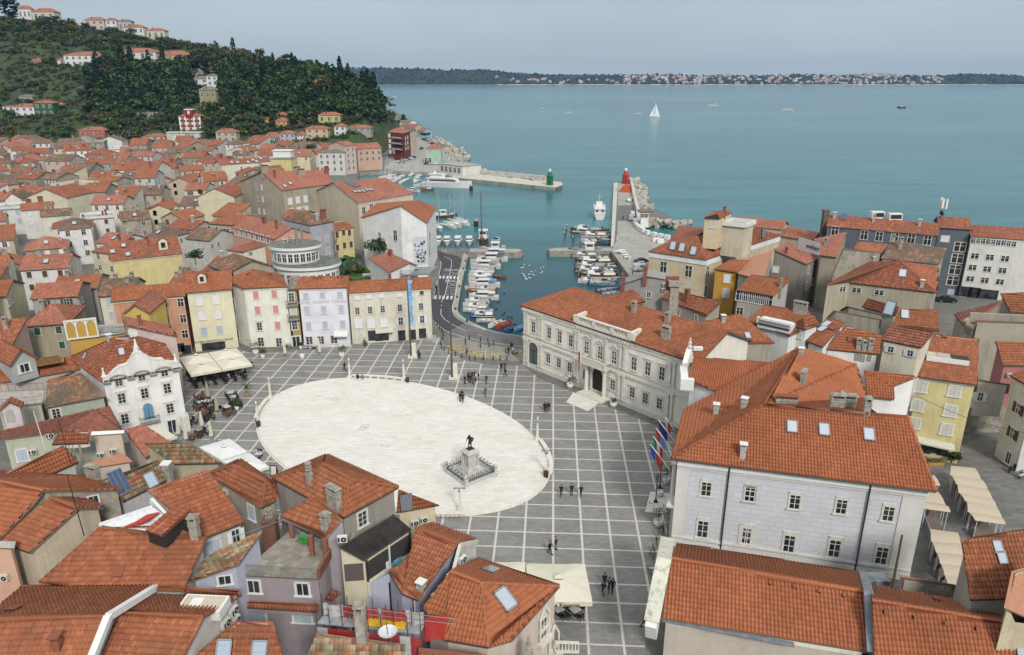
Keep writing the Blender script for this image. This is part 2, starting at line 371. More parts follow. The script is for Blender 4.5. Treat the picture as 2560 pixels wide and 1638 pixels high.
def fit_mesh(kind):
 if kind in CHM: return CHM[kind]
 a=MB()
 if kind=='air_conditioner':
  a.box((0,-.22,.3),(.85,.34,.62),0); a.tube((.13,-.385,.3),(.13,-.41,.3),.25,.25,14,1); a.tube((.13,-.41,.3),(.13,-.42,.3),.07,.07,8,0)
  a.box((-.3,-.395,.3),(.16,.02,.45),1); a.box((0,-.15,-.05),(.7,.3,.05),1); mats=[plain('ac_casing',(.62,.61,.56),.5,0,.05),DARK]
 elif kind=='skylight':
  a.box((0,0,.05),(.95,1.35,.14),1); a.box((0,0,.13),(.74,1.12,.03),0)
  for x in (-.42,.42): a.box((x,0,.14),(.08,1.28,.05),2)
  for y in (-.62,.62): a.box((0,y,.14),(.92,.08,.05),2)
  mats=[SKYG,DARK,GREYM]
 elif kind=='roof_hatch':
  a.box((0,0,.1),(.5,.6,.28),1); a.box((0,0,.26),(.6,.7,.05),0); mats=[tm('terra',True),DARK]
 elif kind=='satellite_dish':
  a.lathe((0,0,0),[(0.0,.0),(.15,.02),(.3,.08),(.42,.17)],14,0); a.tube((0,0,0),(0,0,-.6),.025,.025,5,1); a.tube((0,0,0),(.0,.25,.42),.015,.015,4,1)
  mats=[plain('dish',(.6,.6,.6),.5),DARK]
 elif kind=='antenna':
  a.tube((0,0,-1),(0,0,3.2),.03,.02,5,0)
  for z,w in ((3.1,.5),(2.9,.7),(2.7,.9),(2.3,.5)): a.tube((-w/2,0,z),(w/2,0,z),.012,.012,4,0)
  a.tube((0,-.6,2.9),(0,.6,2.9),.015,.015,4,0); mats=[plain('antenna_metal',(.2,.2,.2),.5)]
 elif kind=='solar_panel':
  a.box((0,0,.1),(2.,3.6,.12),1)
  for i in (-1,0,1): a.box((i*.66,0,.17),(.58,3.4,.03),0)
  mats=[plain('solar_cells',(.08,.12,.2),.15,.4),GREYM]
 CHM[kind]=a.mesh(kind,mats); return CHM[kind]
BLD=[]; Hs=dict(name='house',cat='house'); NG=dict(gutter=False,caps=False); TILECOUNT=[0]
class Bld:
 def __init__(s,name,label,cat,pts,roofs,walls,zg,wm,rk='orange',over=.35,group=None,near=None,gutter=True,caps=True,cornice=None,parapet=None,wallz=None,flat=None):
  s.p=pts; c=Vt((0,0,0)); wl=[pts[k] for k in walls]
  for q in wl: c+=q
  c/=len(wl); s.c=c; s.zg=zg; s.root=empty(name,(c.x,c.y,zg),label,cat,group); s.rl=s.root.location
  D=math.hypot(c.x,c.y); near=(D<165) if near is None else near; s.D=D; lod=0 if D<105 else 1
  s.W=[]
  for q in wl:
   d=Vt((c.x-q.x,c.y-q.y,0)); l=d.length; d=d/l if l>0 else d; s.W.append(q+d*min(over*1.25,l*.2))
  n=len(s.W); a=sum(s.W[i].x*s.W[(i+1)%n].y-s.W[(i+1)%n].x*s.W[i].y for i in range(n))
  if a<0: s.W=s.W[::-1]; walls=walls[::-1]
  s.wk=walls
  mb=MB()
  for i in range(n):
   p,q=s.W[i],s.W[(i+1)%n]; mb.face([(p.x,p.y,zg),(q.x,q.y,zg),(q.x,q.y,q.z-.03),(p.x,p.y,p.z-.03)],0)
  s.wall=mb.obj('wall',wm,s.root)
  if cornice:
   col,hh=cornice
   for i in range(n):
    cb=MB()
    p,q=s.W[i].copy(),s.W[(i+1)%n].copy()
    if abs(p.z-q.z)>.5: continue
    d=(q-p).normalized(); o=Vt((d.y,-d.x,0))
    cb.seg(p+o*.06-Vt((0,0,hh/2+.02)),q+o*.06-Vt((0,0,hh/2+.02)),.22,hh,0); cb.obj('cornice',col,s.root)
  rb=MB(); s.faces=[]; T=[tm(rk,not near),EAVE]
  edges={}
  for r in roofs:
   poly=[pts[k] for k in r]; s.faces.append(poly)
   roof_poly(rb,poly,0,near,lod)
   for i in range(len(r)):
    k=frozenset((r[i],r[(i+1)%len(r)])); edges.setdefault(k,[]).append(len(s.faces)-1)
  T[0]=tm(rk,not near) if flat is None else flat
  if flat is not None: rb=MB(); [roof_poly(rb,pp,0,False,0) for pp in s.faces]
  if near and caps:
   for k,fs in edges.items():
    if len(fs)==2 and len(k)==2:
     a_,b_=[pts[q] for q in k];
     ca=sum((p for p in s.faces[fs[0]]),Vt((0,0,0)))/len(s.faces[fs[0]]); cb_=sum((p for p in s.faces[fs[1]]),Vt((0,0,0)))/len(s.faces[fs[1]])
     m=(a_+b_)/2
     if (ca.z+cb_.z)/2>m.z+.05: continue
     d=b_-a_; L_=d.length; nn=max(1,int(L_/.42)); d/=L_;
     for i in range(nn):
      p0=a_+d*(L_*i/nn)+Vt((0,0,.03)); p1=a_+d*(L_*(i+1)/nn+.05)+Vt((0,0,.06)); rb.tube(p0,p1,.15,.17,7,0,caps=False)
  s.roof=rb.obj('roof',T,s.root)
  if gutter and D<230:
   for k,fs in edges.items():
    if len(fs)==1:
     a_,b_=[pts[q] for q in k]
     if abs(a_.z-b_.z)<.25 and a_.z<max(p.z for p in s.faces[fs[0]])-.3:
      gb=MB(); gb.tube(a_-Vt((0,0,.08)),b_-Vt((0,0,.08)),.075 if D<110 else .06,None,6,0); gb.obj('gutter',GUT,s.roof)
  BLD.append(s)
 def hit_roof(s,fr,x,y):
  o=Vt((0,0,CH)); d=ray(fr,x,y); best=None
  for poly in s.faces:
   u,v,n=frame_of(poly); t=(poly[0]-o).dot(n)/d.dot(n)
   if t<=0: continue
   p=o+d*t; pu,pv=(p-poly[0]).dot(u),(p-poly[0]).dot(v); P2=[((q-poly[0]).dot(u),(q-poly[0]).dot(v)) for q in poly]
   ins=False; m=len(P2)
   for i in range(m):
    (x1,y1),(x2,y2)=P2[i],P2[(i+1)%m]
    if (y1>pv)!=(y2>pv) and pu<(x2-x1)*(pv-y1)/(y2-y1)+x1: ins=not ins
   if ins and (best is None or t<best[0]): best=(t,p,n,u,v)
  return best
 def chim(s,fr,lst,t='s',h=1.4,rz=None):
  for q in lst:
   x,y=q[:2]; b=s.hit_roof(fr,x,y)
   if b is None: print('chimney miss',s.root['label'],fr,q); continue
   tt=q[2] if len(q)>2 else t; hh=q[3] if len(q)>3 else h
   u=b[3]; o=inst('chimney',chimney_mesh(tt,hh),s.roof,b[1]-s.rl,(rz if rz is not None else math.atan2(u.y,u.x)))
  return s
 def sky(s,fr,lst,kind='skylight',k=1.):
  for q in lst:
   x,y=q[:2]; b=s.hit_roof(fr,x,y)
   if b is None: print('skylight miss',s.root['label'],fr,q); continue
   t,p,n,u,v=b; M=Matrix((u,v,n)).transposed().to_4x4()
   o=bpy.data.objects.new(kind,fit_mesh(kind)); COL.objects.link(o); o.parent=s.roof
   kk=q[2] if len(q)>2 else k
   o.matrix_local=Matrix.Translation(p-s.rl+n*.12)@M@Matrix.Diagonal((kk,kk,1,1))
  return s
 def wplane(s,i):
  n=len(s.W); p,q=s.W[i],s.W[(i+1)%n]; d=Vt((q.x-p.x,q.y-p.y,0)); L_=d.length; d/=L_; return p,q,d,L_,Vt((d.y,-d.x,0))
 def wp(s,a,b,f,z,out=.0):
  for i in range(len(s.W)):
   if {s.wk[i],s.wk[(i+1)%len(s.wk)]}=={a,b}:
    p,q,d,L_,nn=s.wplane(i); f=1-f if s.wk[i]!=a else f; return Vt((p.x+d.x*L_*f+nn.x*out,p.y+d.y*L_*f+nn.y*out,z)),math.atan2(d.y,d.x)
 def hit_wall(s,fr,x,y):
  o=Vt((0,0,CH)); r=ray(fr,x,y); best=None
  for i in range(len(s.W)):
   p,q,d,L_,nn=s.wplane(i)
   if r.dot(nn)>=0: continue
   t=(p-o).dot(nn)/r.dot(nn); h=o+r*t; a=(h-p).dot(d)
   if t>0 and -.3<=a<=L_+.3 and (best is None or t<best[0]): best=(t,h,math.atan2(d.y,d.x),nn)
  return best
 def add_win(s,loc,ang,t,w,h,full):
  L_=loc-s.rl
  if full and t!='d':
   a,b,c=win_parts(t); o=inst('window',a,s.root,L_,ang,(w,1,h/1.6)); inst('frame',b,o,(0,0,0)); inst('sill',c,o,(0,0,0))
  else: inst('window',win_single(t),s.root,L_,ang,(w,1,h/1.6))
 def win(s,fr,lst,t='g',w=1.,h=1.6,full=None):
  full=(s.D<150) if full is None else full
  for q in lst:
   b=s.hit_wall(fr,q[0],q[1]); tt=q[2] if len(q)>2 else t
   if b is None: print('window miss',s.root['label'],fr,q); continue
   s.add_win(b[1]-Vt((0,0,h/2)),b[2],tt,w,h,full)
  return s
 def grid(s,a,b,fracs,zs,t='g',w=1.,h=1.6,full=None,skip=()):
  full=(s.D<150) if full is None else full; n=len(s.wk)
  for i in range(n):
   if {s.wk[i],s.wk[(i+1)%n]}=={a,b}:
    p,q,d,L_,nn=s.wplane(i); ang=math.atan2(d.y,d.x); rev=s.wk[i]!=a
    for r,z in enumerate(zs):
     for c,f in enumerate(fracs):
      if (r,c) in skip: continue
      ff=1-f if rev else f; k=t[r] if isinstance(t,(list,tuple)) else t; k=k[c] if isinstance(k,(list,tuple)) else k
      if k: s.add_win(Vt((p.x+d.x*L_*ff,p.y+d.y*L_*ff,z)),ang,k,w,h,full)
  return s
 def onwall(s,fr,x,y,kind='air_conditioner',rz=0,k=1.):
  b=s.hit_wall(fr,x,y)
  if b is None: print('wall miss',s.root['label'],fr,x,y); return s
  inst(kind,fit_mesh(kind),s.root,b[1]-Vt((0,0,.3))-s.rl,b[2]+rz,(k,k,k)); return s
 def part(s,name,mb,mats,parent=None): return mb.obj(name,mats,parent or s.root)
def eavef(fr,a,b,ze,za=None): return G(fr,a[0],a[1],ze),G(fr,b[0],b[1],ze)
def solve_ridge(fr,r1,r2,e1,e2,ze,slope):
 lo,hi=ze+.02,min(CH-4,ze+14); d=(e2-e1); d.z=0; d.normalize(); nn=Vt((d.y,-d.x,0))
 sg=1 if ((G(fr,r1[0],r1[1],ze)+G(fr,r2[0],r2[1],ze))/2-e1).dot(nn)>0 else -1
 for _ in range(40):
  z=(lo+hi)/2; a,b=G(fr,r1[0],r1[1],z),G(fr,r2[0],r2[1],z); m=(a+b)/2; dist=(m-e1).dot(nn)*sg
  if dist>0 and (z-ze)/max(dist,.01)<slope: lo=z
  else: hi=z
 return a,b
def gable(fr,r1,r2,e1,e2,ze,zg=0,slope=.42,square=True,nl=None,**k):
 A,B=eavef(fr,e1,e2,ze); r,t=solve_ridge(fr,r1,r2,A,B,ze,slope)
 if square: # right angles: ridge parallel to the eave through its middle
  d=(B-A).normalized(); m=(r+t)/2; nn=Vt((d.y,-d.x,0)); dist=(m-A).dot(nn)
  r=A+nn*dist; t=B+nn*dist; r.z=t.z=m.z
 C=r*2-A; Dd=t*2-B; C.z=Dd.z=ze
 return Bld(pts=dict(a=A,b=B,c=Dd,d=C,r=r,t=t),roofs=['abtr','cdrt'],walls='abtcdr',zg=zg,**k)
def hip(fr,r1,r2,e1,e2,ze,zg=0,slope=.42,**k):
 A,B=eavef(fr,e1,e2,ze); r,t=solve_ridge(fr,r1,r2,A,B,ze,slope)
 d=(B-A).normalized(); m=(r+t)/2; nn=Vt((d.y,-d.x,0)); dist=(m-A).dot(nn)
 ra,ta=(r-A).dot(d),(t-A).dot(d); r=A+d*ra+nn*dist; t=A+d*ta+nn*dist; r.z=t.z=m.z
 C=A+nn*2*dist; Dd=B+nn*2*dist
 P_=dict(a=A,b=B,c=Dd,d=C,r=r,t=t)
 if abs(ta-ra)<.6: P_['r']=(r+t)/2; return Bld(pts=P_,roofs=['abr','bcr','cdr','dar'],walls='abcd',zg=zg,**k)
 return Bld(pts=P_,roofs=['abtr','bct','cdrt','dar'],walls='abcd',zg=zg,**k)
def free(fr,P_,roofs,walls,zg=0,**k):
 pts={q:(v if not isinstance(v,tuple) else G(fr,*v)) for q,v in P_.items()}; rf=planar(pts,roofs); return Bld(pts=pts,roofs=rf,walls=walls,zg=zg,**k)
def planar(pts,roofs):
 lock=set(); out=[]
 for r in roofs:
  if len(r)>3:
   a,b,c=[pts[q] for q in r[:3]]; n=(b-a).cross(c-a).normalized(); ok=True
   for q in r[3:]:
    v=pts[q]
    if q in lock:
     if abs((v-a).dot(n))>.12: ok=False
     continue
    d=v-Vt((0,0,CH)); t=(a-Vt((0,0,CH))).dot(n)/d.dot(n); w=Vt((0,0,CH))+d*t
    if abs(w.z-v.z)>3: print('planar: big move',q,round(w.z-v.z,1)); ok=False; continue
    pts[q]=w
   out+= [r] if ok else [r[0]+r[i]+r[i+1] for i in range(1,len(r)-1)]
  else: out.append(r)
  lock|=set(r)
 return out
def lot(fr,a,b,ze,depth,rise,kind='gable',zg=0,inset=None,**k):
 A,B=eavef(fr,a,b,ze); d=(B-A).normalized(); nn=Vt((-d.y,d.x,0))*depth; L_=(B-A).length; up=Vt((0,0,rise)); C=B+nn; D_=A+nn
 if kind=='gable': return Bld(pts=dict(a=A,b=B,c=C,d=D_,r=A+nn/2+up,t=B+nn/2+up),roofs=['abtr','cdrt'],walls='abtcdr',zg=zg,**k)
 if kind=='cross': return Bld(pts=dict(a=A,b=B,c=C,d=D_,r=(A+B)/2+up,t=(C+D_)/2+up),roofs=['adtr','bctr'],walls='arbctd',zg=zg,**k)
 if kind=='hip':
  i=min(L_/2-.01,depth/2) if inset is None else inset
  if L_/2-i<.4: return Bld(pts=dict(a=A,b=B,c=C,d=D_,r=(A+C)/2+up),roofs=['abr','bcr','cdr','dar'],walls='abcd',zg=zg,**k)
  return Bld(pts=dict(a=A,b=B,c=C,d=D_,r=A+nn/2+up+d*i,t=B+nn/2+up-d*i),roofs=['abtr','bct','cdrt','dar'],walls='abcd',zg=zg,**k)
 if kind=='shed': return Bld(pts=dict(a=A,b=B,c=C+up,d=D_+up),roofs=['abcd'],walls='abcd',zg=zg,**k)
 if kind=='flat': return Bld(pts=dict(a=A,b=B,c=C,d=D_),roofs=['abcd'],walls='abcd',zg=zg,**{**NG,**k})
S_=lambda *c,**k: stucco(tuple(c),**k)
CREAM=S_(.68,.63,.51); BEIGE=S_(.56,.47,.34); PALE=S_(.70,.66,.57); WHT=S_(.76,.75,.72,dirt=.2); GREYW=S_(.36,.34,.31,dirt=.5); LILAC=S_(.52,.50,.58,dirt=.2); PINKW=S_(.58,.38,.30)
YELW=S_(.62,.53,.26); OCHRE=S_(.50,.27,.05,dirt=.2); SALMON=S_(.56,.30,.19); OLDW=S_(.38,.34,.27,dirt=.6); LEMON=S_(.62,.58,.38,dirt=.2); STONEM=rubble((.30,.27,.22)); MAUVE=S_(.34,.29,.31,dirt=.25)
SEA=-1.6
def sea():
 t=NT('sea_water',.18,0,.5); p=t.pos(); pp=t.n('NewGeometry').outputs['Position']
 sp=t.n('SeparateXYZ'); t.l(pp,sp.inputs[0])
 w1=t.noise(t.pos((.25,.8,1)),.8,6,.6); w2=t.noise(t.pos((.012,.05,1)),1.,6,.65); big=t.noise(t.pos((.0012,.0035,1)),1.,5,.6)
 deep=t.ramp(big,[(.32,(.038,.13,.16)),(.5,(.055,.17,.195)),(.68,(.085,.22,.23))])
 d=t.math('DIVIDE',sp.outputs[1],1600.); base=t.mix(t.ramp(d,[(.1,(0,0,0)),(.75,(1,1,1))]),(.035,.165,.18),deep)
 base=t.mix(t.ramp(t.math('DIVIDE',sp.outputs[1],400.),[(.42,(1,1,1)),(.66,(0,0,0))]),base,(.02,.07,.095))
 base=t.mix(.5,base,t.ramp(w2,[(.35,(.30,.30,.30)),(.65,(.68,.68,.68))]),'OVERLAY')
 t.b.inputs['IOR'].default_value=1.2
 h=t.math('ADD',w1,t.math('MULTIPLY',w2,2.)); t.bump(h,.25,.35)
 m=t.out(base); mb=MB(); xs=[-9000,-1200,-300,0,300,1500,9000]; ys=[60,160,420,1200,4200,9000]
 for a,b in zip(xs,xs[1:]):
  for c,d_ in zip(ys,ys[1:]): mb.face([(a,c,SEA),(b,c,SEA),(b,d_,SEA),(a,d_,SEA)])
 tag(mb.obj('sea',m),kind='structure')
sea()
def o2(l,z=0.,fr='o'): return [G(fr,x,y,z) for x,y in l]
def outline_mesh(pts,z,mb,mi=0,side=None,zb=-3.2,ms=1):
 from mathutils.geometry import tessellate_polygon
 tri=tessellate_polygon([[Vt((p[0],p[1],0)) for p in pts]])
 for t in tri:
  q=[Vt((pts[i][0],pts[i][1],z)) for i in t]
  if (q[1]-q[0]).cross(q[2]-q[0]).z<0: q=q[::-1]
  mb.face(q,mi)
 if side:
  a=sum(pts[i][0]*pts[(i+1)%len(pts)][1]-pts[(i+1)%len(pts)][0]*pts[i][1] for i in range(len(pts))); pp=pts if a>0 else pts[::-1]
  for i in range(len(pp)):
   p,q=pp[i],pp[(i+1)%len(pp)]; mb.face([(p[0],p[1],zb),(q[0],q[1],zb),(q[0],q[1],z),(p[0],p[1],z)],ms)
def paving(name,c,var=.2,brick=(1.2,.6),mortar=.02,rot=0.,rough=.85,dirt=.3,bs=.7):
 t=NT(name,rough,0,.3); g=t.n('NewGeometry'); mp=t.n('Mapping'); mp.inputs['Rotation'].default_value=(0,0,rot); t.l(g.outputs['Position'],mp.inputs[0])
 b=t.n('TexBrick'); b.inputs['Scale'].default_value=1.; b.inputs['Brick Width'].default_value=brick[0]; b.inputs['Row Height'].default_value=brick[1]
 b.inputs['Mortar Size'].default_value=mortar; b.inputs['Color1'].default_value=sc3(c,1-var)+(1,); b.inputs['Color2'].default_value=sc3(c,1+var)+(1,); b.inputs['Mortar'].default_value=sc3(c,bs)+(1,)
 t.l(mp.outputs[0],b.inputs[0]); n=t.noise(t.pos(),.22,6,.65); n2=t.noise(t.pos(),2.5,4)
 base=t.mix(dirt,b.outputs[0],t.ramp(n,[(.3,(.25,.25,.25)),(.7,(.75,.75,.75))]),'OVERLAY'); base=t.mix(.25,base,t.ramp(n2,[(.3,(.3,.3,.3)),(.7,(.7,.7,.7))]),'OVERLAY')
 return t,base,mp
t_,b_,_m=paving('stone_paving',(.17,.165,.15),.15); GROUND=t_.out(b_)
QUAYW=rubble((.26,.24,.2),'quay_wall')
LAND=o2([(1307,842),(1255,832.7),(1215,821.6),(1189,809.5),(1167,799.6),(1149,785),(1142.5,775),(1153,712),(1166.8,648),(1171,632),(1290,633),(1303,631),(1308,627),(1303,623),(1290,621.5),(1173,621),(1093,620.7),(1060,560),(1020,500),(950,465),(890,446),(900,432),(950,429),(985,428),(1060,432),(1091,434),(1130,444),
 (1389,469),(1406,463.4),(1405,456),(1367,451.5),(1190,434),(1170,424),(1160,405),(1150,380),(1130,362),(1100,350),(1070,336),(1077,330),(1050,312),(1025,300),(1000,286),(985,275),(950,262),(700,262),(0,262),(-2500,262),(-4000,500)])
LAND+=[Vt((-420,60,0)),Vt((-200,-60,0)),Vt((200,-60,0)),Vt((420,60,0))]
LAND+=o2([(3600,640),(2560,640),(2200,628),(1960,612),(1850,608),(1760,606),(1690,603),(1640,595),(1610,585),(1593,572),(1590,558),(1600,560),(1640,554),(1690,557),(1698,552),(1641,524),(1590,519),(1577,452),(1534.4,457.4),(1527,616),(1390,618),(1374,620),(1367,624),(1374,629),(1390,630),(1527,628),(1580,700),(1620,760),(1600,800),(1500,830),(1400,850)])
mb=MB(); outline_mesh(LAND,0,mb,0,True); tag(mb.obj('ground',[GROUND,QUAYW]),kind='structure')
mb=MB(); outline_mesh(o2([(1546,458),(1576,453),(1586,520),(1590,556),(1604,584),(1636,597),(1690,605),(1860,612),(1800,700),(1620,760),(1582,700),(1529,627),(1533,617),(1543,600)]),.01,mb,0)
outline_mesh(o2([(1529,619),(1392,620),(1378,622),(1371,625),(1378,628),(1392,628),(1529,627)]),.01,mb,0); outline_mesh(o2([(1175,622),(1290,622.5),(1301,624),(1303,628),(1290,631.5),(1175,630)]),.01,mb,0); outline_mesh(o2([(1140,444),(1094,433),(1062,431),(985,427),(960,420),(985,400),(1010,370),(1030,340),(1062,340),(1070,352),(1120,372),(1140,385),(1150,405),(1120,428)]),.01,mb,0); outline_mesh(o2([(1167,650),(1153,712),(1143.5,775),(1150,786),(1168,800),(1190,810.5),(1216,822.5),(1212,826),(1165,806),(1140,790),(1131,775),(1143,700),(1155,648),(1158,635),(1172,634)]),.01,mb,0)
t_,b_,_m=paving('quay_paving',(.36,.345,.30),.14,(1.4,.7),.02,.1); tag(mb.obj('quay',t_.out(b_)),kind='structure')
def square_mat():
 th=math.atan(.0536); t,base,mp=paving('square_paving',(.235,.23,.215),.12,(.9,.3),.02,th,.8,.22,.82)
 sp=t.n('SeparateXYZ'); t.l(mp.outputs[0],sp.inputs[0])
 c,s=mcos(th),msin(th); q=G('o',1383,1231.4); u0=q.x*c-q.y*s; v0=q.x*s+q.y*c
 def line(o,off,step,w):
  d=t.math('PINGPONG',t.math('SUBTRACT',o,off),step/2); return t.math('LESS_THAN',d,w)
 m=t.math('MAXIMUM',line(sp.outputs[0],u0,3.40,.13),line(sp.outputs[1],v0,2.97,.11))
 wn=t.noise(t.pos(),1.5,3); cell=t.n('TexWhiteNoise'); fx=t.math('FLOOR',t.math('DIVIDE',t.math('SUBTRACT',sp.outputs[0],u0),3.40)); fy=t.math('FLOOR',t.math('DIVIDE',t.math('SUBTRACT',sp.outputs[1],v0),2.97))
 cb=t.n('CombineXYZ'); t.l(fx,cb.inputs[0]); t.l(fy,cb.inputs[1]); t.l(cb.outputs[0],cell.inputs[0])
 base=t.mix(.35,base,t.ramp(cell.outputs[0],[(0,(.42,.42,.42)),(1,(.58,.58,.58))]),'OVERLAY')
 return t.out(t.mix(m,base,t.ramp(wn,[(.3,(.50,.47,.41)),(.7,(.62,.59,.52))])))
SQP=o2([(392,1240),(440,980),(455,900),(590,872),(640,885),(700,880),(880,862),(1090,838),(1100,845),(1130,880),(1160,900),(1220,912),(1310,915),(1345,945),(1480,1000),(1690,1085),(1668,1330),(1640,1440),(1600,1700),(1300,1760),(1100,1400),(700,1320)])
mb=MB(); outline_mesh(SQP,.004,mb,0); tag(mb.obj('paved_square',[square_mat()]),kind='structure')
OC=Vt((-17.91,99.11,0)); OA,OB,OR=26.78,16.62,R(139.5)
def oval(k=1.,n=96,a0=0,a1=360):
 r=[]
 for i in range(n if a1-a0>=360 else n+1):
  a=R(a0+(a1-a0)*i/n); x,y=OA*k*mcos(a),(OB+OA*(k-1))*msin(a); r.append(OC+Vt((x*mcos(OR)-y*msin(OR),x*msin(OR)+y*mcos(OR),0)))
 return r
t_,b_,_m=paving('white_stone',(.70,.675,.61),.07,(1.3,.42),.012,R(-3),.75,.16,.8)
b_=t_.mix(t_.ramp(t_.noise(t_.pos(),.16,6,.7),[(.5,(0,0,0)),(.75,(.5,.5,.5))]),b_,(.56,.50,.40)); WSTONE=t_.out(b_)
mb=MB(); mb.prism([tuple(p) for p in oval(1.012)],0,.08,1); mb.prism([tuple(p) for p in oval(1.)],.08,.20,0); tag(mb.obj('white_stone_oval',[WSTONE,STONEW]),kind='structure')
def asphalt(name,c):
 t=NT(name,.85,0,.3); n=t.noise(t.pos(),.35,6,.6); f=t.noise(t.pos(),12,2)
 b=t.ramp(n,[(.3,sc3(c,.85)),(.7,sc3(c,1.2))]); return t.out(t.mix(.2,b,t.ramp(f,[(.3,(.3,.3,.3)),(.7,(.7,.7,.7))]),'OVERLAY'))
ASPH=asphalt('dark_asphalt',(.062,.062,.066)); ASPH2=asphalt('worn_asphalt',(.15,.147,.14)); MARK=plain('road_paint',(.62,.62,.60),.8,0,.12,2); MARKY=plain('yellow_road_paint',(.60,.45,.08),.8,0,.25,2)
ROADL=[(1085,300),(1150,330),(1160,400),(1190,430),(1180,520),(1150,640),(1100,800),(1085,850),(1085,960),(1097,1085),(1150,1150),(1240,1230)]
ROADR=[(1085,280),(1230,330),(1390,365),(1425,400),(1425,440),(1410,520),(1380,700),(1330,900),(1325,970),(1350,1025),(1400,1080),(1470,1120)]
def strip(l,r,z,name,m,fr='M'):
 mb=MB(); A=o2(l,z,fr); B=o2(r,z,fr)
 for i in range(len(l)-1): mb.face([A[i],B[i],B[i+1],A[i+1]])
 return tag(mb.obj(name,m),kind='structure')
strip(ROADL,ROADR,.006,'harbour_road',ASPH)
strip([(1240,1230),(1350,1275),(1500,1310),(1700,1350),(2130,1405),(2400,1430)],[(1470,1120),(1580,1160),(1700,1200),(1850,1240),(2130,1285),(2400,1320)],.005,'harbour_road',ASPH2)
FP=[(1270,1310),(1330,1290),(1430,1290),(1560,1330),(1700,1370),(2100,1420),(2130,1500),(2100,1560),(1500,1500),(1350,1440)]
mb=MB(); outline_mesh(o2(FP,0,'M'),.007,mb,0); tag(mb.obj('forecourt_paving',[asphalt('cobbled_forecourt',(.25,.235,.2))]),kind='structure')
mb=MB(); outline_mesh(o2([(1180,1200),(1240,1230),(1300,1380),(1260,1440),(1210,1330)],0,'M'),.008,mb,0); tag(mb.obj('asphalt_patch',[ASPH2]),kind='structure')
def markings():
 mb=MB(); z=.016
 def line(pts,w,mi=0,dash=None,fr='M'):
  P_=o2(pts,z,fr)
  for a,b in zip(P_,P_[1:]):
   d=b-a; L_=d.length
   if L_<.01: continue
   d/=L_; n=Vt((-d.y,d.x,0))*w/2; k=1 if not dash else max(1,int(L_/dash[0]))
   for i in range(k):
    p=a+d*(L_*i/k); q=a+d*(L_*i/k+(L_/k if not dash else dash[1])); mb.face([p-n,q-n,q+n,p+n],mi)
 line([(1215,365),(1270,385),(1305,410),(1310,450),(1285,580),(1235,800),(1200,870)],.14)
 line([(1185,420),(1190,460),(1170,560),(1120,760),(1098,850)],.14); line([(1395,520),(1375,640),(1340,860),(1318,930),(1322,990),(1345,1040),(1390,1080),(1500,1140),(1700,1195),(1860,1235),(2120,1275)],.15)
 line([(1200,870),(1188,960)],.14,0,(2.4,1.2)); line([(1188,960),(1190,1030),(1230,1080),(1320,1140),(1420,1190)],.14,0)
 line([(1420,1190),(1600,1250),(1800,1290)],.14,0,(3,1.3)); line([(1100,1085),(1150,1140),(1240,1210),(1330,1245),(1480,1290),(1700,1335),(2110,1390)],.15)
 def zebra(a,b,c,d,n):
  A,B,C_,D_=[G('M',*q,z) for q in (a,b,c,d)]
  for i in range(n):
   f0,f1=(i+.22)/n,(i+.78)/n; mb.face([A.lerp(B,f0),A.lerp(B,f1),D_.lerp(C_,f1),D_.lerp(C_,f0)])
 zebra((1155,618),(1400,625),(1405,590),(1162,586),6); zebra((1102,850),(1325,855),(1332,816),(1110,808),5)
 for y0 in (505,522,540,558,572): line([(1200+(572-y0)*.1,y0),(1290+(572-y0)*.12,y0+2)],.12)
 for y0 in (718,735,752,769,786,800): line([(1255-(y0-718)*.2,y0),(1370-(y0-718)*.25,y0+3)],.14)
 for (x0,y0) in ((1305,545),(1275,670)): line([(x0,y0),(x0+90,y0+35)],.14); line([(x0,y0+35),(x0+90,y0)],.14)
 for a,b in (((1240,1380),(1360,1370)),((1240,1420),(1420,1410)),((1240,1375),(1400,1425)),((1255,1425),(1420,1372)),((1390,1470),(1470,1425)),((1410,1440),(1690,1445)),((1430,1465),(1680,1475)),((1450,1490),(1660,1500)),((1480,1425),(1680,1500)),((1510,1430),(1620,1500)),((1700,1425),(1690,1520)),((1760,1465),(1900,1540)),((1760,1500),(1860,1475)),
  ((1980,1490),(2110,1440)),((2000,1460),(2110,1420)),((1205,290),(1215,320)),((1250,290),(1240,325)),((1205,290),(1250,290))): line([a,b],.22,1)
 tag(mb.obj('road_marking',[MARK,MARKY]),kind='structure')
 for txt,x,y,s in (('SCUOLA',1355,522,1.75),('ŠOLA',1325,648,1.95)):
  me=text_mesh(txt,s,MARK,.003); o=bpy.data.objects.new('road_lettering',me); COL.objects.link(o); o.location=G('M',x,y,.02); o.rotation_euler=(0,0,R(0)); o.scale=(.9,1.5,1)
  tag(o,'white painted letters reading %s on the harbour road'%txt,'road lettering')
markings()
CONCL=plain('mole_concrete',(.52,.50,.44),.85,0,.18,.5)
mb=MB(); outline_mesh(o2([(1127,429),(1133,443.5),(1250,455),(1389,469),(1406,463.4),(1405,456),(1367,451)]),.05,mb,0,True,-3,0)
w=o2([(1127,428),(1190,434),(1290,443.5),(1367,451)]);
for a,b in zip(w,w[1:]): mb.seg(a+Vt((0,0,1.1)),b+Vt((0,0,1.1)),1.2,2.2,0)
tag(mb.obj('outer_mole',[CONCL]),kind='structure')
mb=MB(); outline_mesh(o2([(1534.4,457.4),(1545,456.5),(1540,540),(1536,600),(1533,616),(1527,616)]),.03,mb); tag(mb.obj('mole_kerb',[CONCL]),kind='structure')
mb=MB(); outline_mesh(o2([(1545,514),(1583,513),(1590,548),(1586,552),(1543,552)]),.012,mb); tag(mb.obj('mole_asphalt',[ASPH2]),kind='structure')
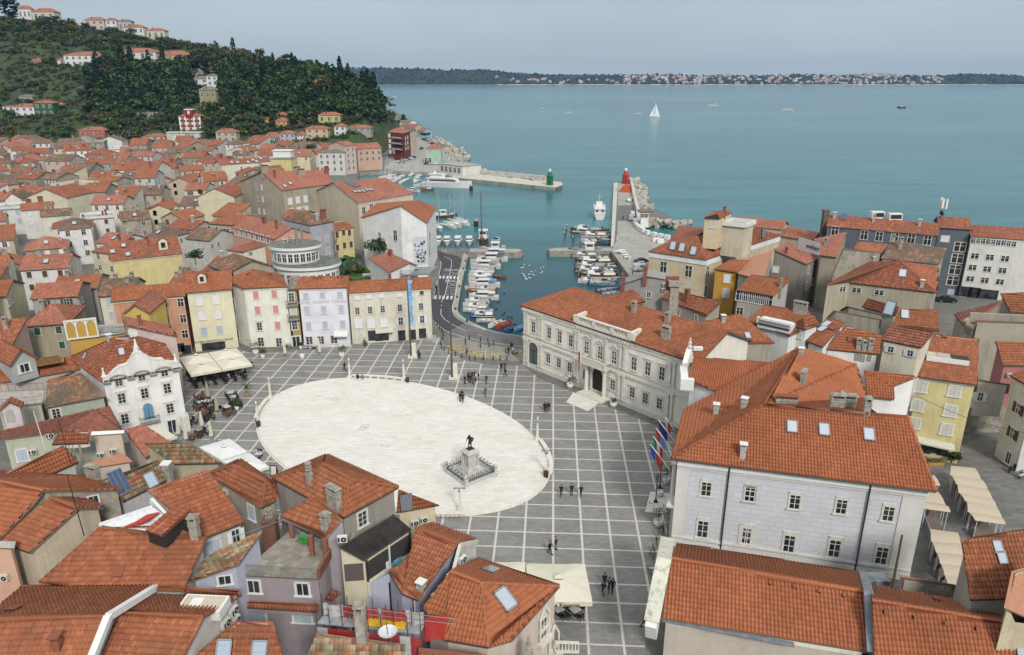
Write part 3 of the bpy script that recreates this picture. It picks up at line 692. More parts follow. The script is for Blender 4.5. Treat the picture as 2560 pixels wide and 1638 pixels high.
SIL=[(-500,-90),(-300,-40),(0,30),(130,46),(280,62),(420,90),(540,107),(640,126),(750,150),(860,176),(905,205),(950,247),(985,292),(1005,318),(1040,335)]
D0T=[(-500,545),(0,545),(450,535),(600,500),(800,470),(900,465),(960,520),(1000,640),(1040,700)]
D1T=[(-500,820),(0,800),(400,760),(700,720),(860,660),(950,640),(1000,760),(1040,800)]
def lut(T,x): return float(np.interp(x,[a for a,b in T],[b for a,b in T]))
def hz(x,y):
 D=y; pxx=CX+FPX*x/(y*_c+(CH-20)*_s)
 if pxx>1040: return 0.
 d0,d1=lut(D0T,pxx),lut(D1T,pxx); q=at_y('o',pxx,lut(SIL,pxx),d1); z1=max(0.,q.z-3)
 t=(y-d0)/(d1-d0)
 if t<=0: return 0.
 fade=min(1,max(0,(1025-pxx)/40))
 if t<=1: r=z1*(t*.85+.15*msin(t*math.pi/2))
 else: r=z1*max(0,1-(t-1)**2*1.2)
 return (r+ (mnoise.noise(Vt((x*.02,y*.02,0)))*4+mnoise.noise(Vt((x*.06,y*.06,3)))*1.5)*min(1,t*4)*min(1,max(0,1.3-t)*3))*fade
def hillpt(fr,x,y):
 d=ray(fr,x,y); o=Vt((0,0,CH)); t=420.
 while t<1000:
  p=o+d*t
  if p.y>430 and hz(p.x,p.y)>=p.z-.05:
   return Vt((p.x,p.y,hz(p.x,p.y)))
  t+=2.5
 return None
def hill():
 t=NT('hillside_grass',.95); p=t.pos(); a=t.noise(p,.03,6,.7); b=t.noise(p,.25,4,.7)
 c=t.ramp(a,[(.32,(.030,.045,.018)),(.45,(.055,.085,.025)),(.55,(.04,.055,.024)),(.68,(.11,.10,.055))]); c=t.mix(.6,c,t.ramp(b,[(.3,(.25,.25,.25)),(.7,(.7,.7,.7))]),'OVERLAY')
 m=t.out(c); nx,nd=150,56; xs=np.linspace(-500,1040,nx); V=[];F=[]
 for i,px in enumerate(xs):
  d0,d1=lut(D0T,px),lut(D1T,px)
  for j in range(nd):
   tt=-.05+j/(nd-1)*1.75; y=d0+(d1-d0)*tt; x=(px-CX)/FPX*(y*_c+(CH-20)*_s); z=hz(x,y)
   V.append((x,y,z-.6 if tt<=0 else z))
 V=np.array(V); F=[(i*nd+j,(i+1)*nd+j,(i+1)*nd+j+1,i*nd+j+1) for i in range(nx-1) for j in range(nd-1)]
 mb=MB(); mb.arr(V,np.array(F)); tag(mb.obj('hill',m,smooth=True),kind='structure')
hill()
FS=[(-600,150),(400,160),(870,170),(900,171),(1030,172),(1080,175),(1150,178),(1200,175),(1230,177),(1280,184),(1400,188.5),(1500,188),(1600,189),(1650,186.5),(1750,190),(1900,190.5),(2000,188),(2100,190.5),(2180,188),(2300,191.5),(2370,190),(2400,186.5),(2440,187.5),(2560,191.5),(3000,192),(3600,196)]
FY=3850.
def fsz(px,t): # t 0 shore..1 crest
 top=at_y('o',px,lut(FS,px),FY+520).z; return SEA+(top-SEA)*msin(min(t,1)*math.pi/2)**.9
def fpoint(px,t):
 Y=FY+520*t; x=(px-CX)/FPX*(Y*_c+CH*_s); return Vt((x,Y,fsz(px,t)))
def farshore():
 t=NT('wooded_shore',.95); p=t.pos(); a=t.noise(p,.01,5,.7); b=t.noise(p,.05,4,.7)
 c=t.ramp(a,[(.35,(.018,.026,.016)),(.55,(.035,.045,.025)),(.7,(.07,.062,.045))]); c=t.mix(.6,c,t.ramp(b,[(.3,(.2,.2,.2)),(.7,(.7,.7,.7))]),'OVERLAY'); m=t.out(c)
 mb=MB(); xs=np.arange(-600,3600,6.); V=[]; ts=[0,.02,.06,.15,.3,.45,.6,.75,.9,1.,1.1]
 for px in xs:
  for tt in ts:
   q=fpoint(px,tt)
   if tt>=.06: q.z+=random.uniform(-1.5,3.)+5*mnoise.noise(q*.004)
   if tt>1: q.z-=8
   V.append(tuple(q))
 n=len(ts); F=[(i*n+j,(i+1)*n+j,(i+1)*n+j+1,i*n+j+1) for i in range(len(xs)-1) for j in range(n-1)]
 mb.arr(np.array(V),np.array(F)); tag(mb.obj('far_shore',m),kind='structure')
 mb=MB()
 for px in np.arange(860,2700,12.):
  a,b=fpoint(px,0),fpoint(px+12,0); h=random.uniform(2.,4.5) if px>1240 else 1.5
  mb.face([(a.x,a.y-6,SEA-.5),(b.x,b.y-6,SEA-.5),(b.x,b.y+6,SEA+h),(a.x,a.y+6,SEA+h)])
 tag(mb.obj('beach',plain('pale_beach',(.42,.38,.32),.9,0,.3,.02)),kind='structure')
farshore()
HS='house'
def front_row():
 b=gable('K',(1290,370),(2010,310),(1250,525),(2100,455),11.8,wm=SALMON,name=HS,cat='house',label='salmon pink house with white windows, left of the pale yellow bank house',cornice=(PALE,.35))
 b.win('K',[(1658,560),(1855,548),(2045,528),(1885,715),(2075,710),(2095,885),(1912,885),(1690,725),(1700,885)],'gw',1.0,1.6).win('K',[(2035,1040),(2110,1060)],'d',1.8,1.8)
 b=gable('L',(5,400),(480,360),(105,605),(640,560),12.2,wm=S_(.70,.66,.47,dirt=.2),name=HS,cat='house',label='pale yellow house with closed shutters and a bank sign above dark glass',cornice=(PALE,.4))
 b.win('L',[(268,690),(453,675),(293,855),(475,840)],'cw',1.25,1.8).win('L',[(318,1040),(493,1020)],'cb',1.1,1.7).win('L',[(340,1220),(425,1210),(515,1200)],'d',1.5,1.9)
 h=b.hit_wall('L',430,1142); me=text_mesh('INTESA SANPAOLO BANK',.62,plain('brown_lettering',(.09,.05,.02),.5)); o=inst('sign_lettering',me,b.root,h[1]+h[3]*.05-b.rl,h[2]); o.rotation_euler=(R(90),0,h[2])
 mb=MB(); q=h[1]-Vt((mcos(h[2])*4.6,msin(h[2])*4.6,0))+h[3]*.08; mb.box(q,(.5,.08,.6),0); b.part('emblem',mb,plain('brown_lettering',(.09,.05,.02),.5))
 dormer(b,'L',300,470,1.2)
 b=free('L',dict(a=(750,552,12.5),b=(1262,532,12.5),c=(1190,400,12.5),d=(560,450,12.5),r=(865,338,14.6),t=(955,395,14.2)),['abt','btrc','atrd','cdr'],'abcd',wm=S_(.74,.72,.63),name=HS,cat='house',label='cream corner house with coral pink shutters beside the narrow alley',cornice=(PALE,.4))
 b.win('L',[(905,625),(1113,613),(925,795),(1130,785),(1152,968)],'cp',1.05,1.6).win('L',[(945,980)],'hg',1.05,1.7).win('L',[(963,1155),(1168,1160)],'g',1.2,1.9).win('L',[(652,725),(668,900),(700,1070)],'cn',1.,1.7)
 b.sky('L',[(820,395),(1062,405)],'roof_hatch')
 b=lot('L',(1264,566),(1368,560),12,9,.4,'shed',wm=S_(.42,.31,.16),name=HS,cat='house',label='narrow ochre house with two small balconies, squeezed beside the lilac hotel',cornice=(CONC,.3),rk='grey')
 b.win('L',[(1307,650),(1345,965)],'g',1.1,1.9).win('L',[(1328,800)],'ck',1.2,1.9).win('L',[(1362,1150)],'x',1.6,2.2)
 for y in (735,890): balcony(b,'L',1318 if y<800 else 1335,y,2.3)
 b=gable('L',(1335,437),(1940,405),(1365,557),(1945,542),12.4,wm=S_(.70,.68,.74,dirt=.12),name='hotel_building',cat='hotel',label='lilac white hotel with grey shutters and faint hotel lettering across its front',cornice=(WHT,.35))
 b.win('L',[(1470,632),(1658,625),(1857,618)],'cb',1.,1.2).win('L',[(1485,795),(1672,790),(1870,780),(1502,972),(1688,962),(1888,955)],'cb',1.05,1.6).win('L',[(1510,1140),(1640,1135),(1790,1125)],'g',1.4,1.7)
 h=b.hit_wall('L',1655,705); me=text_mesh('HOTEL  GIUSEPPE  TARTINI',.78,plain('faded_lettering',(.42,.40,.45),.8),.01); o=inst('sign_lettering',me,b.root,h[1]+h[3]*.03-b.rl,h[2]); o.rotation_euler=(R(90),0,h[2])
 b.sky('L',[(1565,440),(1605,438),(1640,436),(1840,428),(1880,426)],'roof_hatch',.6)
 awning(b,'L',(1420,1045),(1790,1035),1.0,plain('cream_canvas',(.60,.55,.44)),.25); awning(b,'L',(1790,1032),(1945,1028),1.3,WHITE,.6)
 b=gable('M',(140,662),(1010,608),(120,790),(1095,733),10.8,slope=.45,wm=S_(.64,.60,.50,dirt=.5),name=HS,cat='house',label='long weathered beige house with shop awnings beside the harbour road',cornice=(PALE,.3))
 b.win('M',[(240,835),(375,820),(520,810),(718,797),(970,778,'cn')],'cw',.85,.9).win('M',[(242,985),(385,975),(528,965),(723,950),(963,935)],'gw',.95,1.5).win('M',[(252,1130),(397,1130),(543,1118)],'cw',1.2,1.7).win('M',[(733,1100),(975,1080)],'ow',1.,1.6)
 b.win('M',[(405,1265),(485,1270),(555,1262),(745,1262),(865,1255),(980,1240)],'d',1.5,2.2)
 awning(b,'M',(155,1215),(360,1205),1.5,plain('ochre_canvas',(.34,.19,.06)),.5); awning(b,'M',(445,1190),(645,1175),1.1,plain('cream_canvas',(.60,.55,.44)),.4)
 b.chim('M',[(612,655,'b',1.2)])
def dormer(b,fr,x,y,k=1.):
 h=b.hit_roof(fr,x,y)
 if not h: print('dormer miss'); return
 p,u=h[1],h[3]; n=Vt((h[2].x,h[2].y,0)).normalized(); mb=MB(); M=Matrix((u,n,Vt((0,0,1)))).transposed()
 mb.box(p+n*-.2+Vt((0,0,.5*k)),(1.2*k,1.8,1.3*k),0,M); top=p+Vt((0,0,1.15*k))
 a=[top+u*s*.8*k+n*t for s,t in ((-1,.85),(1,.85),(1,-1.6),(-1,-1.6))]; r0=top+n*.85+Vt((0,0,.5*k)); r1=top-n*1.6+Vt((0,0,.5*k))
 for q in ([a[0],r0,r1,a[3]],[r0,a[1],a[2],r1]): mb.face(q,1); mb.face([v-Vt((0,0,.08)) for v in q][::-1],1)
 mb.face([top+u*-.6*k+n*.7,top+u*.6*k+n*.7,r0-n*.15],0)
 mb.box(p+n*.72+Vt((0,0,.55*k)),(.6*k,.06,.8*k),2,M); mb.obj('dormer',[CREAM,tm('orange',True),GLASS],b.roof)
def balcony(b,fr,x,y,w,d=.9,solid=False):
 h=b.hit_wall(fr,x,y)
 if not h: print('balcony miss'); return
 p=h[1]; u=Vt((mcos(h[2]),msin(h[2]),0)); n=h[3]; M=Matrix((u,n,Vt((0,0,1)))).transposed(); mb=MB()
 mb.box(p+n*d/2,(w,d,.15),0,M)
 for a,c in ((-w/2,0),(w/2,0)):
  mb.box(p+u*a+n*d/2+Vt((0,0,1)),(.06,d,.06),1,M)
 mb.box(p+n*d+Vt((0,0,1)),(w,.06,.06),1,M)
 if solid: mb.box(p+n*d+Vt((0,0,.5)),(w,.08,1.),0,M)
 else:
  k=int(w/.16)
  for i in range(k+1): mb.box(p+u*(-w/2+w*i/k)+n*d+Vt((0,0,.5)),(.03,.03,1.),1,M)
 mb.obj('balcony',[CONC,DARK],b.root)
def awning(b,fr,p,q,d,m,drop=.5):
 a,c=b.hit_wall(fr,*p),b.hit_wall(fr,*q)
 if not a or not c: print('awning miss',p,q); return
 A,B,n=a[1],c[1],a[3]; mb=MB(); o=n*d-Vt((0,0,drop))
 mb.face([A,B,B+o,A+o]); mb.face([A-Vt((0,0,.05)),A+o-Vt((0,0,.05)),B+o-Vt((0,0,.05)),B-Vt((0,0,.05))]); mb.face([A+o,B+o,B+o-Vt((0,0,.25)),A+o-Vt((0,0,.25))]); mb.face([A,A+o,A+o-Vt((0,0,.06)),A-Vt((0,0,.06))]); mb.face([B,B+o,B+o-Vt((0,0,.06)),B-Vt((0,0,.06))])
 mb.obj('awning',m,b.root)
front_row()
def white_gable_house():
 b=free('K',dict(a=(1150,1425,10.4),b=(2045,1262,10.4),t=(1880,1003,13.6),r=(1290,938,13.6),d=(785,1155,10.4),e=(1500,900,10.4)),['abtr','ard','dret'],'abtred',rk='terra',wm=S_(.78,.77,.74,dirt=.4),name='townhouse',cat='house',label='white baroque house with a curved wavy gable and a blue arched balcony door')
 b.win('K',[(1345,1430),(1605,1370),(1862,1320)],'g',1.0,1.15).win('R',[(1340,290),(1592,235),(1840,180),(1375,515),(1872,400)],'h',1.05,1.6).win('R',[(1895,600)],'x',1.3,2.2)
 i=[k for k in range(len(b.wk)) if {b.wk[k],b.wk[(k+1)%len(b.wk)]}=={'a','b'}][0]; p,q,d,L_,n=b.wplane(i)
 o=Vt((0,0,CH)); prof=[]
 for x,y in ((1165,1420),(1170,1370),(1230,1350),(1290,1290),(1350,1245),(1425,1225),(1470,1175),(1505,1100),(1530,1085),(1590,1082),(1620,1110),(1700,1155),(1760,1165),(1830,1160),(1880,1195),(1970,1195),(1990,1200),(2050,1240),(2055,1262)):
  r=ray('K',x,y); t=(p+n*.1-o).dot(n)/r.dot(n); h=o+r*t; prof.append(((h-p).dot(d),h.z))
 mb=MB();
 for (a0,z0),(a1,z1) in zip(prof,prof[1:]):
  for off,flip in ((.55,0),(-.25,1)):
   P4=[p+d*a0+n*off,p+d*a1+n*off]; P4=[Vt((P4[0].x,P4[0].y,10.55)),Vt((P4[1].x,P4[1].y,10.55)),Vt((P4[1].x,P4[1].y,z1)),Vt((P4[0].x,P4[0].y,z0))]; mb.face(P4[::-1] if flip else P4)
  A=p+d*a0; B=p+d*a1; A.z=z0+.03; B.z=z1+.03; mb.seg(A+n*.15,B+n*.15,.95,.12,0)
 b.part('curved_gable',mb,[S_(.72,.71,.67,dirt=.45)])
 mb=MB()
 def arc(c,z,r,n_=10):
  pts=[p+d*(c-r*mcos(R(180*i/n_)))+n*.66+Vt((0,0,z+r*.62*msin(R(180*i/n_))-p.z)) for i in range(n_+1)]
  for a_,b_ in zip(pts,pts[1:]): mb.seg(a_,b_,.35,.16,0)
 for f in (.19,.5,.79): arc(L_*f,10.3,L_*.125)
 for f in (.03,.345,.645,.96):
  c=p+d*(L_*f)+n*.66; c.z=10.25; mb.seg(c-d*.5,c+d*.5,.35,.16,0)
 b.part('wavy_cornice',mb,[CEM])
 for f,z in ((.02,11.1),(.98,11.3),(.49,14.6)):
  mb=MB(); c=p+d*L_*f; c.z=z; mb.box(c+Vt((0,0,-.4)),(.55,.55,.9),0); mb.lathe(c+Vt((0,0,0)),[(.3,0),(.22,.3),(.1,.9),(.16,1.1),(0,1.3)],8,0); b.part('pinnacle',mb,[WHT])
 h=b.hit_wall('R',1637,450); M=Matrix.Rotation(h[2],3,'Z'); c=h[1]; mb=MB(); blue=plain('blue_paint',(.13,.27,.40),.5,0,.1)
 mb.box(c+h[3]*.04,(1.3,.08,1.9),0,M)
 u=Vt((mcos(h[2]),msin(h[2]),0))
 mb.face([c+h[3]*.08+u*.65*mcos(R(t))+Vt((0,0,.95+.65*msin(R(t)))) for t in range(0,181,20)],0); mb.box(c+h[3]*.09,(.05,.06,1.9),1,M)
 for s_ in (-.75,.75): mb.box(c+h[3]*.06+u*s_,(.16,.12,2.),2,M)
 b.part('balcony_door',mb,[blue,DARK,STONEW]); balcony(b,'R',1650,545,2.6,.7)
 mb=MB()
 c=p+d*(L_-.2); mb.prism([(c.x+n.x*a_+d.x*b_,c.y+n.y*a_+d.y*b_) for a_,b_ in ((0,-.6),(.9,-.6),(.9,.5),(0,.5))],0,2.6,0); mb.box((c.x+n.x*.45,c.y+n.y*.45,2.9),(.9,.9,.6),0,None,.3); b.part('buttress',mb,[S_(.62,.60,.55,dirt=.5)])
 b.sky('K',[(975,1135),(1375,1085)],'skylight',.8).chim('K',[(1240,965,'w',.8)])
white_gable_house()
def town_hall():
 ze=11.6; A=G('N',138,288,ze); B=G('N',1965,893,ze); d=(B-A).normalized(); nn=Vt((-d.y,d.x,0)); dp=15.; C=B+nn*dp; D_=A+nn*dp; up=Vt((0,0,3.3))
 wm=S_(.80,.75,.66,dirt=.2); L0=(B-A).length
 b=Bld('town_hall','long cream town hall with a roof balustrade and an arched entrance below a balcony','town hall',dict(a=A,b=B+d*3,c=C+d*3,d=D_,r=A+nn*dp/2+d*6.5+up,t=B+nn*dp/2+up+d*3),['abtr','cdrt','dar'],'abtcd',0,wm,'orange',over=.55,cornice=(STONEW,.5))
 b.win('N',[(290,535),(468,600),(587,645),(713,690)],'h',1.05,2.2).win('N',[(890,765),(1045,825),(1203,878)],'t',1.1,2.3).win('N',[(1428,948),(1585,1005),(1745,1060)],'h',1.1,2.3)
 b.win('N',[(457,890),(577,940),(700,990),(877,1070),(1187,1190),(1407,1275),(1557,1340),(1717,1400)],'h',1.1,1.8)
 b.win('N',[(463,428),(587,470),(712,512),(1433,760),(1590,812),(1752,865)],'x',.45,.4)
 i=[k for k in range(len(b.wk)) if {b.wk[k],b.wk[(k+1)%len(b.wk)]}=={'a','b'}][0]; p,q,dd,L_,n=b.wplane(i); M=Matrix((dd,-n,Vt((0,0,1)))).transposed()
 def along(x,y): h=b.hit_wall('N',x,y); return (h[1]-p).dot(dd)
 def P_(a,o,z): v=p+dd*a+n*o; return Vt((v.x,v.y,z))
 mb=MB()   # string courses and plinth
 for z,hh,o in ((.45,.9,.10),(5.55,.35,.16),(6.35,.22,.12),(10.75,.25,.12)): mb.seg(P_(0,o/2,z),P_(L_,o/2,z),o*2,hh,0)
 b.part('string_course',mb,STONEW)
 pil=[along(x,y) for x,y in ((200,470),(225,480),(358,520),(385,530),(775,660),(805,672),(965,735),(1115,790),(1280,845),(1330,865),(1840,1040),(1885,1055))]
 for a in pil:
  mb=MB()
  for z0,z1 in ((.9,5.4),(6.5,10.6)):
   mb.box(P_(a,.12,(z0+z1)/2),(.5,.26,z1-z0),0,M); mb.box(P_(a,.17,z1-.15),(.68,.36,.3),0,M); mb.box(P_(a,.17,z0+.12),(.66,.34,.25),0,M)
   for k in range(3): mb.box(P_(a,.26,z0+.8+k*(z1-z0-1.4)/2),(.36,.06,.5),0,M)
  b.part('pilaster',mb,STONEW)
 mb=MB() # dentils under the eaves
 for k in range(int(L_/.55)):
  a=k*.55
  if a<along(400,400) or along(770,530)<a<along(1370,710): mb.box(P_(a,.22,11.05),(.2,.4,.35),0,M)
 b.part('dentil',mb,STONEW)
 a0,a1=along(770,640)+.2,along(1390,820); z=11.75; mb=MB()
 mb.seg(P_(a0,.1,z+.2),P_(a1,.1,z+.2),.5,.4,0); mb.seg(P_(a0,.1,z+1.35),P_(a1,.1,z+1.35),.5,.22,0)
 for k in range(7):
  a=a0+(a1-a0)*k/6
  if k in (0,2,4,6): mb.box(P_(a,.1,z+.75),(1.3 if k in(0,6) else .7,.5,1.2),0,M)
 k=a0+.9
 while k<a1-.8:
  mb.tube(P_(k,.1,z+.4),P_(k,.1,z+1.25),.09,.09,6,0); k+=.32
 for a in (a0,a1): mb.seg(P_(a,.1,z+.75),P_(a,-2.2,z+.9),.5,1.4,0)
 b.part('roof_balustrade',mb,STONEW)
 ac=along(1020,1170); mb=MB(); mb.box(P_(ac,.06,1.9),(2.3,.12,3.8),0,M)
 mb.face([P_(ac+1.15*mcos(R(t)),.12,3.8+1.15*msin(R(t))) for t in range(0,181,15)],0); b.part('entrance_door',mb,plain('dark_oak',(.02,.012,.008),.5))
 mb=MB()
 for s_ in (-1,1):
  mb.tube(P_(ac+s_*2.0,.75,.5),P_(ac+s_*2.0,.75,5.2),.36,.3,14,0); mb.box(P_(ac+s_*2.0,.75,.25),(1.,1.,.5),0,M); mb.box(P_(ac+s_*2.0,.75,5.35),(.9,.9,.3),0,M)
  mb.box(P_(ac+s_*1.35,.15,2.2),(.3,.4,3.6),0,M)
 for t in range(0,180,15):
  c0,c1=[P_(ac+1.35*mcos(R(u)),.15,3.8+1.35*msin(R(u))) for u in (t,t+15)]; mb.seg(c0,c1,.4,.3,0,n)
 b.part('portal',mb,STONEW)
 mb=MB(); mb.box(P_(ac,.75,5.65),(5.2,1.6,.35),0,M); mb.box(P_(ac,1.45,6.75),(5.2,.25,.2),0,M)
 for s_ in (-2.5,2.5): mb.box(P_(ac+s_,1.45,6.25),(.35,.35,1.),0,M); mb.box(P_(ac+s_,.75,6.75),(.25,1.4,.2),0,M)
 for k in range(17): mb.tube(P_(ac-2.2+k*.275,1.45,5.8),P_(ac-2.2+k*.275,1.45,6.7),.08,.08,6,0)
 b.part('balcony',mb,STONEW)
 mb=MB(); mb.box(P_(ac,1.2,.15),(5.6,2.4,.3),0,M); mb.box(P_(ac,1.4,.4),(4.6,1.8,.25),0,M); b.part('entrance_steps',mb,STONEW)
 aa=along(297,860); mb=MB(); mb.box(P_(aa,.05,2.),(2.5,.1,3.9),0,M); mb.face([P_(aa+1.25*mcos(R(t)),.1,3.95+1.25*msin(R(t))) for t in range(0,181,15)],0); mb.box(P_(aa,.1,2.1),(.1,.08,4.),1,M); mb.box(P_(aa,.1,3.6),(2.4,.08,.1),1,M)
 b.part('arched_window',mb,[plain('greenish_glass',(.10,.12,.12),.2),DARK])
 mb=MB()
 for s_ in (-1,1): mb.box(P_(aa+s_*1.45,.12,2.),(.4,.3,4.),0,M)
 for t in range(0,180,15):
  c0,c1=[P_(aa+1.45*mcos(R(u)),.12,3.95+1.45*msin(R(u))) for u in (t,t+15)]; mb.seg(c0,c1,.3,.4,0,n)
 b.part('arch_surround',mb,STONEW)
 b.chim('N',[(1425,370,'s',1.4),(1805,485,'s',1.2),(1785,670,'S',1.6)])
 mb=MB(); mb.prism([tuple(P_(a,o,0)) for a,o in ((ac-3.4,2.4),(ac+2.4,2.4),(ac+3.2,6.0),(ac-1.5,6.2))],.004,.1,0); tag(mb.obj('stone_forecourt',[WSTONE]),kind='structure')
 return b,P_,ac
TH,THP,THA=town_hall()
def ashlar():
 t=NT('ashlar_blocks',.9); g=t.n('NewGeometry'); sp=t.n('SeparateXYZ'); t.l(g.outputs['Position'],sp.inputs[0]); cb=t.n('CombineXYZ'); t.l(t.math('ADD',sp.outputs[0],t.math('MULTIPLY',sp.outputs[1],-.3)),cb.inputs[0]); t.l(sp.outputs[2],cb.inputs[1]); b=t.n('TexBrick'); b.inputs['Scale'].default_value=1.; b.inputs['Brick Width'].default_value=1.45; b.inputs['Row Height'].default_value=.62; b.inputs['Mortar Size'].default_value=.025; b.inputs['Mortar Smooth'].default_value=.3
 b.inputs['Color1'].default_value=(.60,.60,.63,1); b.inputs['Color2'].default_value=(.64,.64,.665,1); b.inputs['Mortar'].default_value=(.46,.46,.49,1); t.l(cb.outputs[0],b.inputs[0]); n=t.noise(t.pos(),.4,6,.65); t.bump(b.outputs['Fac'],.4,-.04)
 return t.out(t.mix(.35,b.outputs[0],t.ramp(n,[(.3,(.4,.4,.4)),(.7,(.6,.6,.6))]),'OVERLAY'))
def palace():
 ze=11.6
 A=G('o',1679,1147,ze); B=G('V',1612,772,ze); r=G('V',1370,135,16.2) # right hip end top
 k=G('U',2310,245,16.4) # peak of the near hip
 m=G('O',1540,860,16.0); f=G('U',1400,300,ze); g=G('O',2156,1045,15.2)
 wm=ashlar()
 pts=dict(a=A,b=B,r=r,k=k,f=f,m=G('O',1540,870,15.6))
 c_=B+(r-A.lerp(B,(r-A).dot((B-A).normalized())/(B-A).length))*2.0; c_.z=ze
 n_=G('O',2156,1045,14); w_=G('V',1050,120,16.3); pts['w']=w_; pts['c']=c_; pts['q']=G('Q',575,1080,11.6); pts['p']=G('Q',455,690,12.6); pts['s']=G('O',700,1525,11.2); pts['n']=G('O',1200,810,13.4); pts['v']=G('O',285,805,12.2); pts['x']=G('O',290,1000,12.2)
 rf=planar(pts,['abrk','brc','afmk','kwqpm'])
 b=Bld('court_palace','large lilac stone palace with two rows of tall windows under a big orange hipped roof','palace',pts,rf,'abcqpmf',0,wm,'new',over=.75,cornice=(WHT,1.0),near=True)
 b.win('V',[(48,790),(428,850),(820,890),(1215,950)],'aw',1.15,2.0).win('U',[(1657,1180),(2152,1240)],'aw',1.15,2.0)
 b.win('Z',[(1757,370),(2150,435)],'aw',1.25,2.5).win('V',[(30,1130),(380,1200),(762,1240),(1158,1300)],'aw',1.25,2.5)
 b.sky('V',[(403,230),(672,255),(1048,295)],'skylight',1.25).sky('Q',[(320,1035)],'skylight',1.).chim('V',[(350,45,'L',.9)],rz=None).chim('Q',[(228,1190,'S',1.3),(358,1195,'S',1.3),(565,1240,'s',1.4)]).chim('U',[(2063,840,'w',1.5),(1762,350,'w',1.2),(2080,285,'w',1.2)]).chim('O',[(1550,965,'w',.8),(1575,1330,'S',1.3)])
 i=[z for z in range(len(b.wk)) if {b.wk[z],b.wk[(z+1)%len(b.wk)]}=={'a','b'}][0]; p,q,d,L_,n=b.wplane(i); M=Matrix((d,-n,Vt((0,0,1)))).transposed()
 def at(a,o,z): v=p+d*a+n*o; return Vt((v.x,v.y,z))
 mb=MB(); mb.seg(at(0,.06,10.35),at(L_,.06,10.35),.2,.12,0)
 for a,w in ((.65,1.3),(L_-1.1,2.2)): mb.box(at(a,.03,5.15),(w,.12,10.3),0,M)
 for z,h in ((1.25,.22),(.4,.8)): mb.seg(at(0,.08,z),at(L_,.08,z),.3,h,0)
 b.part('stone_trim',mb,[S_(.66,.64,.60,dirt=.15)])
 mb=MB()
 for x,y0 in ((1920,940),):
  h=b.hit_wall('U',x,y0);
  if h: a=(h[1]-p).dot(d); mb.tube(at(a,.2,11.2),at(a,.2,.3),.09,.09,7)
 b.part('downpipe',mb,[DARK]); mb=MB(); h=b.hit_wall('a',960,100)
 if h: a=(h[1]-p).dot(d); mb.tube(at(a,.2,11.2),at(a,.2,.3),.09,.09,7)
 b.part('downpipe',mb,[DARK])
 j=[z for z in range(len(b.wk)) if {b.wk[z],b.wk[(z+1)%len(b.wk)]}=={'a','f'}][0]; p2,q2,d2,L2,n2=b.wplane(j); M2=Matrix((d2,-n2,Vt((0,0,1)))).transposed()
 P2=lambda a,o,z: Vt(((p2+d2*a+n2*o).x,(p2+d2*a+n2*o).y,z))
 mb=MB()
 for a in (.4,3.2,6.,8.8,11.6):
  if a<L2: mb.tube(P2(a,.35,6.),P2(a,.35,10.2),.32,.27,10); mb.box(P2(a,.35,10.4),(.8,.8,.4),0,M2); mb.box(P2(a,.35,5.1),(.9,.8,.5),0,M2); mb.box(P2(a,.15,2.4),(.9,.4,4.8),0,M2)
 mb.seg(P2(0,.4,5.),P2(L2,.4,5.),.9,.3,0); mb.seg(P2(0,.3,10.9),P2(L2,.3,10.9),.7,.4,0)
 b.part('colonnade',mb,[STONEW])
 c=free('O',dict(a=(95,1290,11.4),b=(700,1530,11.0),c=(1430,1090,12.4),d=(165,1000,14.0),e=(-55,1480,9.9),h=(205,1490,11.)),['abcd'],'abcd',wm=WHT,rk='new',name='palace_wing',cat='building',label='orange tiled wing with white sculpted parapet between town hall and palace')
 c.onwall('U',1665,195)
 mb=MB();
 for (x0,y0,z0),(x1,y1,z1),w,h in (((5,1330,11.4),(175,1340,11.4),.8,1.6),((40,1130,11.8),(60,1320,11.6),1.,1.),((60,1110,12.4),(120,900,13.6),.7,1.2),((170,880,13.),(290,880,13.),.7,.5)):
  mb.seg(G('O',x0,y0,z0),G('O',x1,y1,z1),w,h,0)
 c.part('parapet',mb,[WHT])
 mb=MB();
 q=G('O',105,1090,11.4)
 for k in range(26):
  z=.2+k*.16; w=max(.15,1.0-k*.033); s_=msin(k*1.7)*.18
  mb.lathe(q+Vt((.15*s_,s_,z)),[(0,-.2),(w*.7,-.12),(w*.75*(1+.2*msin(k*3)),.05),(0,.2)],9,0)
 c.part('sculpted_crest',mb,[S_(.66,.63,.56,dirt=.6)],)
 return b
PAL=palace()
def H(fr,P,roofs,walls,label,wm=BEIGE,rk='orange',name='house', cat='house',**k): return free(fr,P,roofs,walls,wm=wm,rk=rk,name=name,cat=cat,label=label,**k)
BLUEW=S_(.12,.14,.165,dirt=.15)
